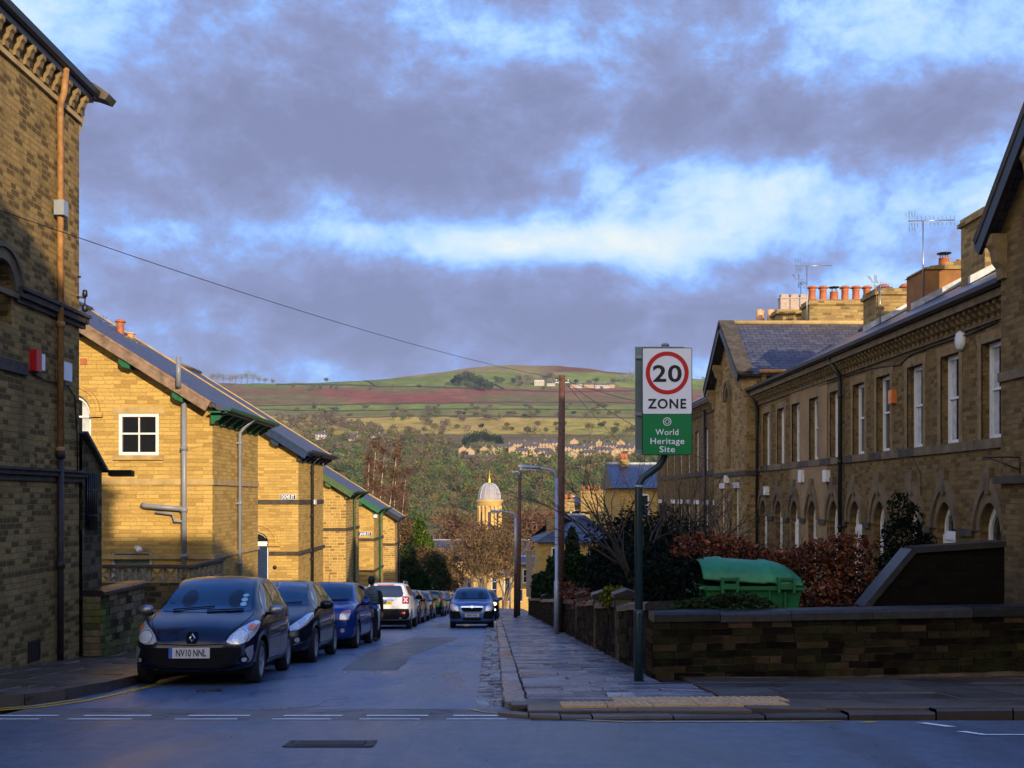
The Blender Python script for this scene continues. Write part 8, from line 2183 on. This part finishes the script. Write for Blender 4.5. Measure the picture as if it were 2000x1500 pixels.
# leafless and evergreen trees at the foot of the street
def mid_tree(px, d, py_base, h, label, mat='twig_brown', bark='bark_far', n=2600, w=.5, name='bare_tree', group=None, size=.16, depth=4):
    p = Vector((Xat(px,d), d, Zat(py_base,d))); t = thing(name, label, 'tree', p, group); mb = MB()
    for k in range(3): bare_tree(mb, p, (r_.uniform(-.3,.3), r_.uniform(-.3,.3), 1), h*.34, h*.018, depth, r_, .5, .72, 3, .05, 3)
    mb.build('limbs', M[bark], t)
    if n:
        mb = MB(); bl = [(p.x+r_.uniform(-.25,.25)*h*w, p.y+r_.uniform(-.2,.2)*h*w, p.z+h*r_.uniform(.45,.85), h*w*.35, h*w*.35, h*.16) for _ in range(9)]
        leaf_cloud(mb, bl, n, size, r_, .9, 3.0, .2); mb.build('twigs', M[mat], t)
    return t
mid_tree(925, 125, 1195, 11.5, 'bare brown tree before the long building, left of the church tower', n=2600, w=.8)
mid_tree(955, 135, 1195, 13, 'spreading bare tree directly below the church tower', n=3000, w=.8)
mid_tree(985, 140, 1195, 12.5, 'bare tree between the church tower and the lamp post', n=2600, w=.75)
mid_tree(900, 210, 1180, 20, 'tall rusty-brown bare tree left of the tower foot', 'twig_red', n=3500, w=.6, size=.3)
mid_tree(930, 220, 1180, 18, 'rusty-brown bare tree at the tower foot', 'twig_red', n=3500, w=.6, size=.3)
mid_tree(985, 230, 1180, 19, 'brown bare tree right of the tower foot', 'twig_brown', n=3500, w=.6, size=.3)
mid_tree(1035, 210, 1180, 21, 'big brown bare tree right of the church tower', 'twig_brown', n=4500, w=.7, size=.3)
mid_tree(1060, 190, 1180, 18, 'brown bare tree behind the grey lamp post', 'twig_red', n=3500, w=.7, size=.28)
for k, (px, h, dx) in enumerate(((722,12.8,0),(733,14.5,0),(745,14,0),(757,13.5,0),(768,13,0),(778,11.5,0),(790,10,0))):
    d = 98+k*2.5; p = Vector((Xat(px-6,d), d, G(d)-.5)); zt_ = Zat((905,880,890,895,905,935,975)[k], d); H = zt_-p.z
    t = thing('birch_tree', 'slender white-stemmed birch with reddish twigs behind the last stone gables', 'tree', p, 'birches with reddish twigs beyond the gables')
    mb = MB(); lean = r_.uniform(.3,1.3); P = [p+Vector((lean*u*u+.15*math.sin(u*5+k),0,H*u)) for u in [q/8 for q in range(9)]]
    mb.tube(P, [.13*(1-.85*q/8) for q in range(9)], 7); mb.build('trunk', M['birch'], t)
    mb = MB(); leaf_cloud(mb, [(P[int(2+q)].x+r_.uniform(-.3,.3), P[int(2+q)].y, P[int(2+q)].z+.6, 1.5-.12*q, 1.5-.12*q, 1.3) for q in range(7)], 2300, .10, r_, .9, 4.0, .1); mb.build('twigs', M['twig_red'], t)
bush('holly_tree', 'bushy evergreen with sunlit yellow-green leaves beyond the last gable', 'tree', 'holly', [(Xat(818,97),97,Zat(1100,97),1.42,1.42,1.65),(Xat(822,97),97,Zat(1068,97),1.36,1.30,1.53),(Xat(815,97),97,Zat(1042,97),1.06,1.06,1.30),(Xat(818,97),97,Zat(1022,97),0.65,0.65,0.83),(Xat(838,97),97,Zat(1090,97),0.94,0.94,1.42)], 8000, .17, (Xat(818,97),97,G(97)), (3,.15))
bush('ivy_tree', 'dark ragged ivy-covered tree behind the parked green car', 'tree', 'ivy', [(Xat(850,90),90,Zat(1110,90),1.1,1.1,1.3),(Xat(865,90),90,Zat(1135,90),.8,.8,1.2),(Xat(845,88),88,Zat(1145,88),1.2,1.2,1.0),(Xat(800,80),80,Zat(1120,80),1.0,1.0,1.4),(Xat(795,80),80,Zat(1085,80),.7,.7,1.0)], 6500, .16, (Xat(848,90),90,G(90)), (3,.15))
bush('round_bush', 'round clipped dark green bush above the parked silver cars', 'shrub', 'hedge_green', [(Xat(812,66),66,Zat(1142,66),.95,.95,.95)], 4500, .12, (Xat(812,66),66,G(66)), None, None, 1.0, .85)
bush('scrub_bush', 'brown leafless scrub between the birches and the evergreen', 'shrub', 'twig_brown', [(Xat(792,85),85,Zat(1040,85),.9,.9,1.6),(Xat(800,85),85,Zat(1100,85),1.2,1,1.8),(Xat(835,95),95,Zat(1095,95),1.6,1.2,1.5),(Xat(862,110),110,Zat(1100,110),2.0,1.5,1.5),(Xat(872,110),110,Zat(1140,110),2.0,1.5,1.8)], 7000, .12, (Xat(810,90),90,G(90)), None, None, 3.0, .1)
mid_tree(868, 118, 1195, 8.5, 'twiggy bare tree left of the long building', n=1600, w=.7, size=.14)
# ------------------------------------------------------------------ sky, sun, camera
w = bpy.data.worlds.new('World'); bpy.context.scene.world = w; w.use_nodes = True
nt = w.node_tree; nt.nodes.clear()
out = nt.nodes.new('ShaderNodeOutputWorld'); bg = nt.nodes.new('ShaderNodeBackground'); L(nt, bg.outputs[0], out.inputs[0])
SUN_AZ, SUN_EL = 24.0, 14.0      # to the right of straight behind the viewer
sky = nt.nodes.new('ShaderNodeTexSky'); sky.sky_type = 'NISHITA'; sky.sun_disc = False
sky.sun_elevation = R(SUN_EL); sky.sun_rotation = R(180-SUN_AZ); sky.air_density = 1.0; sky.dust_density = .2; sky.ozone_density = 5
tc = nt.nodes.new('ShaderNodeTexCoord'); D = tc.outputs['Generated']
sep = nt.nodes.new('ShaderNodeSeparateXYZ'); L(nt, D, sep.inputs[0])
def vmul(v, s):
    n = nt.nodes.new('ShaderNodeVectorMath'); n.operation = 'MULTIPLY'; L(nt, v, n.inputs[0]); n.inputs[1].default_value = s; return n.outputs[0]
# cloud fields in direction space, flattened towards the horizon
v1 = vmul(D, (1.0, 1.0, 1.7))
nbig = noise_t(nt, v1, 3.2, 9, .60, .25)
nfine = noise_t(nt, vmul(D, (1,1,1.45)), 8, 10, .68, .15)
v = mth(nt, 'ADD', mth(nt, 'MULTIPLY_ADD', nbig, .85, -.32), mth(nt, 'MULTIPLY_ADD', nfine, 1.0, -.125))
def blob(px, py, sx, sy, amp):
    """soft brighter or darker region of the cloud deck around one direction"""
    d = Vector(((px-CX)/FPX, 1, (CY-py)/FPX)).normalized()
    s = nt.nodes.new('ShaderNodeVectorMath'); s.operation = 'SUBTRACT'; L(nt, D, s.inputs[0]); s.inputs[1].default_value = d
    m = vmul(s.outputs[0], (FPX/sx, 2.0, FPX/sy))
    ln = nt.nodes.new('ShaderNodeVectorMath'); ln.operation = 'DOT_PRODUCT'; L(nt, m, ln.inputs[0]); L(nt, m, ln.inputs[1])
    e = mth(nt, 'POWER', 2.718, mth(nt, 'MULTIPLY', ln.outputs['Value'], -1.0))
    return mth(nt, 'MULTIPLY', e, amp)
B = [(950,30,200,70,.12),(1120,85,150,60,.17),(1560,40,330,70,.08),(1900,130,200,60,.12),(1700,110,250,50,.08),(60,60,200,130,.13),(1000,480,290,32,.19),(1330,475,180,46,.12),(700,455,330,26,.10),(1480,380,220,80,.22),(1800,430,260,60,.18),(1650,560,330,28,.24),(1920,350,160,50,.10),
     (1180,230,80,160,.07),(300,450,240,40,.10),(560,70,60,60,.05),
     (560,260,420,170,-.15),(850,340,330,90,-.14),(1450,230,300,70,-.14),(1780,230,260,50,-.10),(1560,190,250,60,-.05),(1130,430,60,60,-.07),(650,600,700,75,-.13),(1400,600,300,60,-.12),(1500,650,500,60,-.12),(330,160,120,90,-.06),(1850,20,200,40,-.03),(1050,540,260,40,-.08),(1560,450,120,40,-.05),(1950,200,150,60,-.06)]
for b_ in B: v = mth(nt, 'ADD', v, blob(*b_))
cl = ramp(nt, v, [(.27,(.19,.215,.36)),(.39,(.225,.262,.45)),(.47,(.245,.325,.60)),(.535,(.25,.43,.86)),(.61,(.36,.60,.94)),(.73,(.56,.75,.90)),(.92,(.80,.86,.82))])
skc = nt.nodes.new('ShaderNodeVectorMath'); skc.operation = 'SCALE'; L(nt, sky.outputs[0], skc.inputs[0]); skc.inputs['Scale'].default_value = .36
# clear sky shows through more overhead and behind than ahead
clear = ramp(nt, sep.outputs['Z'], [(.45,(0,0,0)),(.62,(1,1,1))])
gapn = ramp(nt, nbig, [(.30,(0,0,0)),(.48,(1,1,1))])
fac = mth(nt, 'MULTIPLY', clear, gapn)
skt = mixc(nt, 1.0, skc.outputs[0], (.45,.85,1.35), 'MULTIPLY')
fin = mixc(nt, mth(nt, 'MULTIPLY_ADD', fac, .90, .02), cl, skt)
# bright cream cloud added to the unseen sky behind and left, to fill shade
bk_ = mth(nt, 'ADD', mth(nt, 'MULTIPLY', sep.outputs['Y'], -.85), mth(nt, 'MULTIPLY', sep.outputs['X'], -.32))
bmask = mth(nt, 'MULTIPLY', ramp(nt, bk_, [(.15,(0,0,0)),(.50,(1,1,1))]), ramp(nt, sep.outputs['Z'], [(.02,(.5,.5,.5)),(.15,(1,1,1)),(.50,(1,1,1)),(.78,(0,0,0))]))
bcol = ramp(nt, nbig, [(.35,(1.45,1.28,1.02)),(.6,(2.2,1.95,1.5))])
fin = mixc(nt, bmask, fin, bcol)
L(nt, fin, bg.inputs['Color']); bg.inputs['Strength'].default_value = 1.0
w.cycles.sampling_method = 'MANUAL'; w.cycles.sample_map_resolution = 512

hz, hnt, hb = newmat('valley_haze')
for n_ in list(hnt.nodes): hnt.nodes.remove(n_)
ho_ = hnt.nodes.new('ShaderNodeOutputMaterial'); pv = hnt.nodes.new('ShaderNodeVolumePrincipled')
pv.inputs['Color'].default_value = (.80,.84,.95,1); pv.inputs['Density'].default_value = .00008; pv.inputs['Anisotropy'].default_value = .2
L(hnt, pv.outputs[0], ho_.inputs['Volume'])
mb = MB(); mb.box(-1800, 1800, -320, 4400, -60, 420); o = mb.build('haze', hz); tag(o, 'thin blue valley haze between the street and the hill', 'haze', kind='stuff')

sun = bpy.data.lights.new('Sun', 'SUN'); sun.energy = 5.0; sun.angle = R(.5); sun.color = (1,.80,.52)
so = bpy.data.objects.new('Sun', sun); C.objects.link(so)
dv = Vector((math.sin(R(SUN_AZ))*math.cos(R(SUN_EL)), -math.cos(R(SUN_AZ))*math.cos(R(SUN_EL)), math.sin(R(SUN_EL))))
so.rotation_euler = dv.to_track_quat('Z', 'Y').to_euler(); so.location = (20,-30,20)

cam = bpy.data.cameras.new('Camera'); co = bpy.data.objects.new('Camera', cam); C.objects.link(co)
co.location = (0,0,0); co.rotation_euler = (R(90),0,0)
cam.sensor_width = 36; cam.lens = 36.0; cam.shift_x = (1000-CX)/2000; cam.shift_y = (CY-750)/2000
cam.clip_start = .1; cam.clip_end = 9000
sc = bpy.context.scene; sc.camera = co
sc.view_settings.view_transform = 'Standard'; sc.view_settings.look = 'None'; sc.view_settings.gamma = 1; sc.view_settings.exposure = .2
sc.render.resolution_x = 1024; sc.render.resolution_y = 768
sc.cycles.use_denoising = True
sc.cycles.max_bounces = 6; sc.cycles.diffuse_bounces = 3; sc.cycles.glossy_bounces = 3
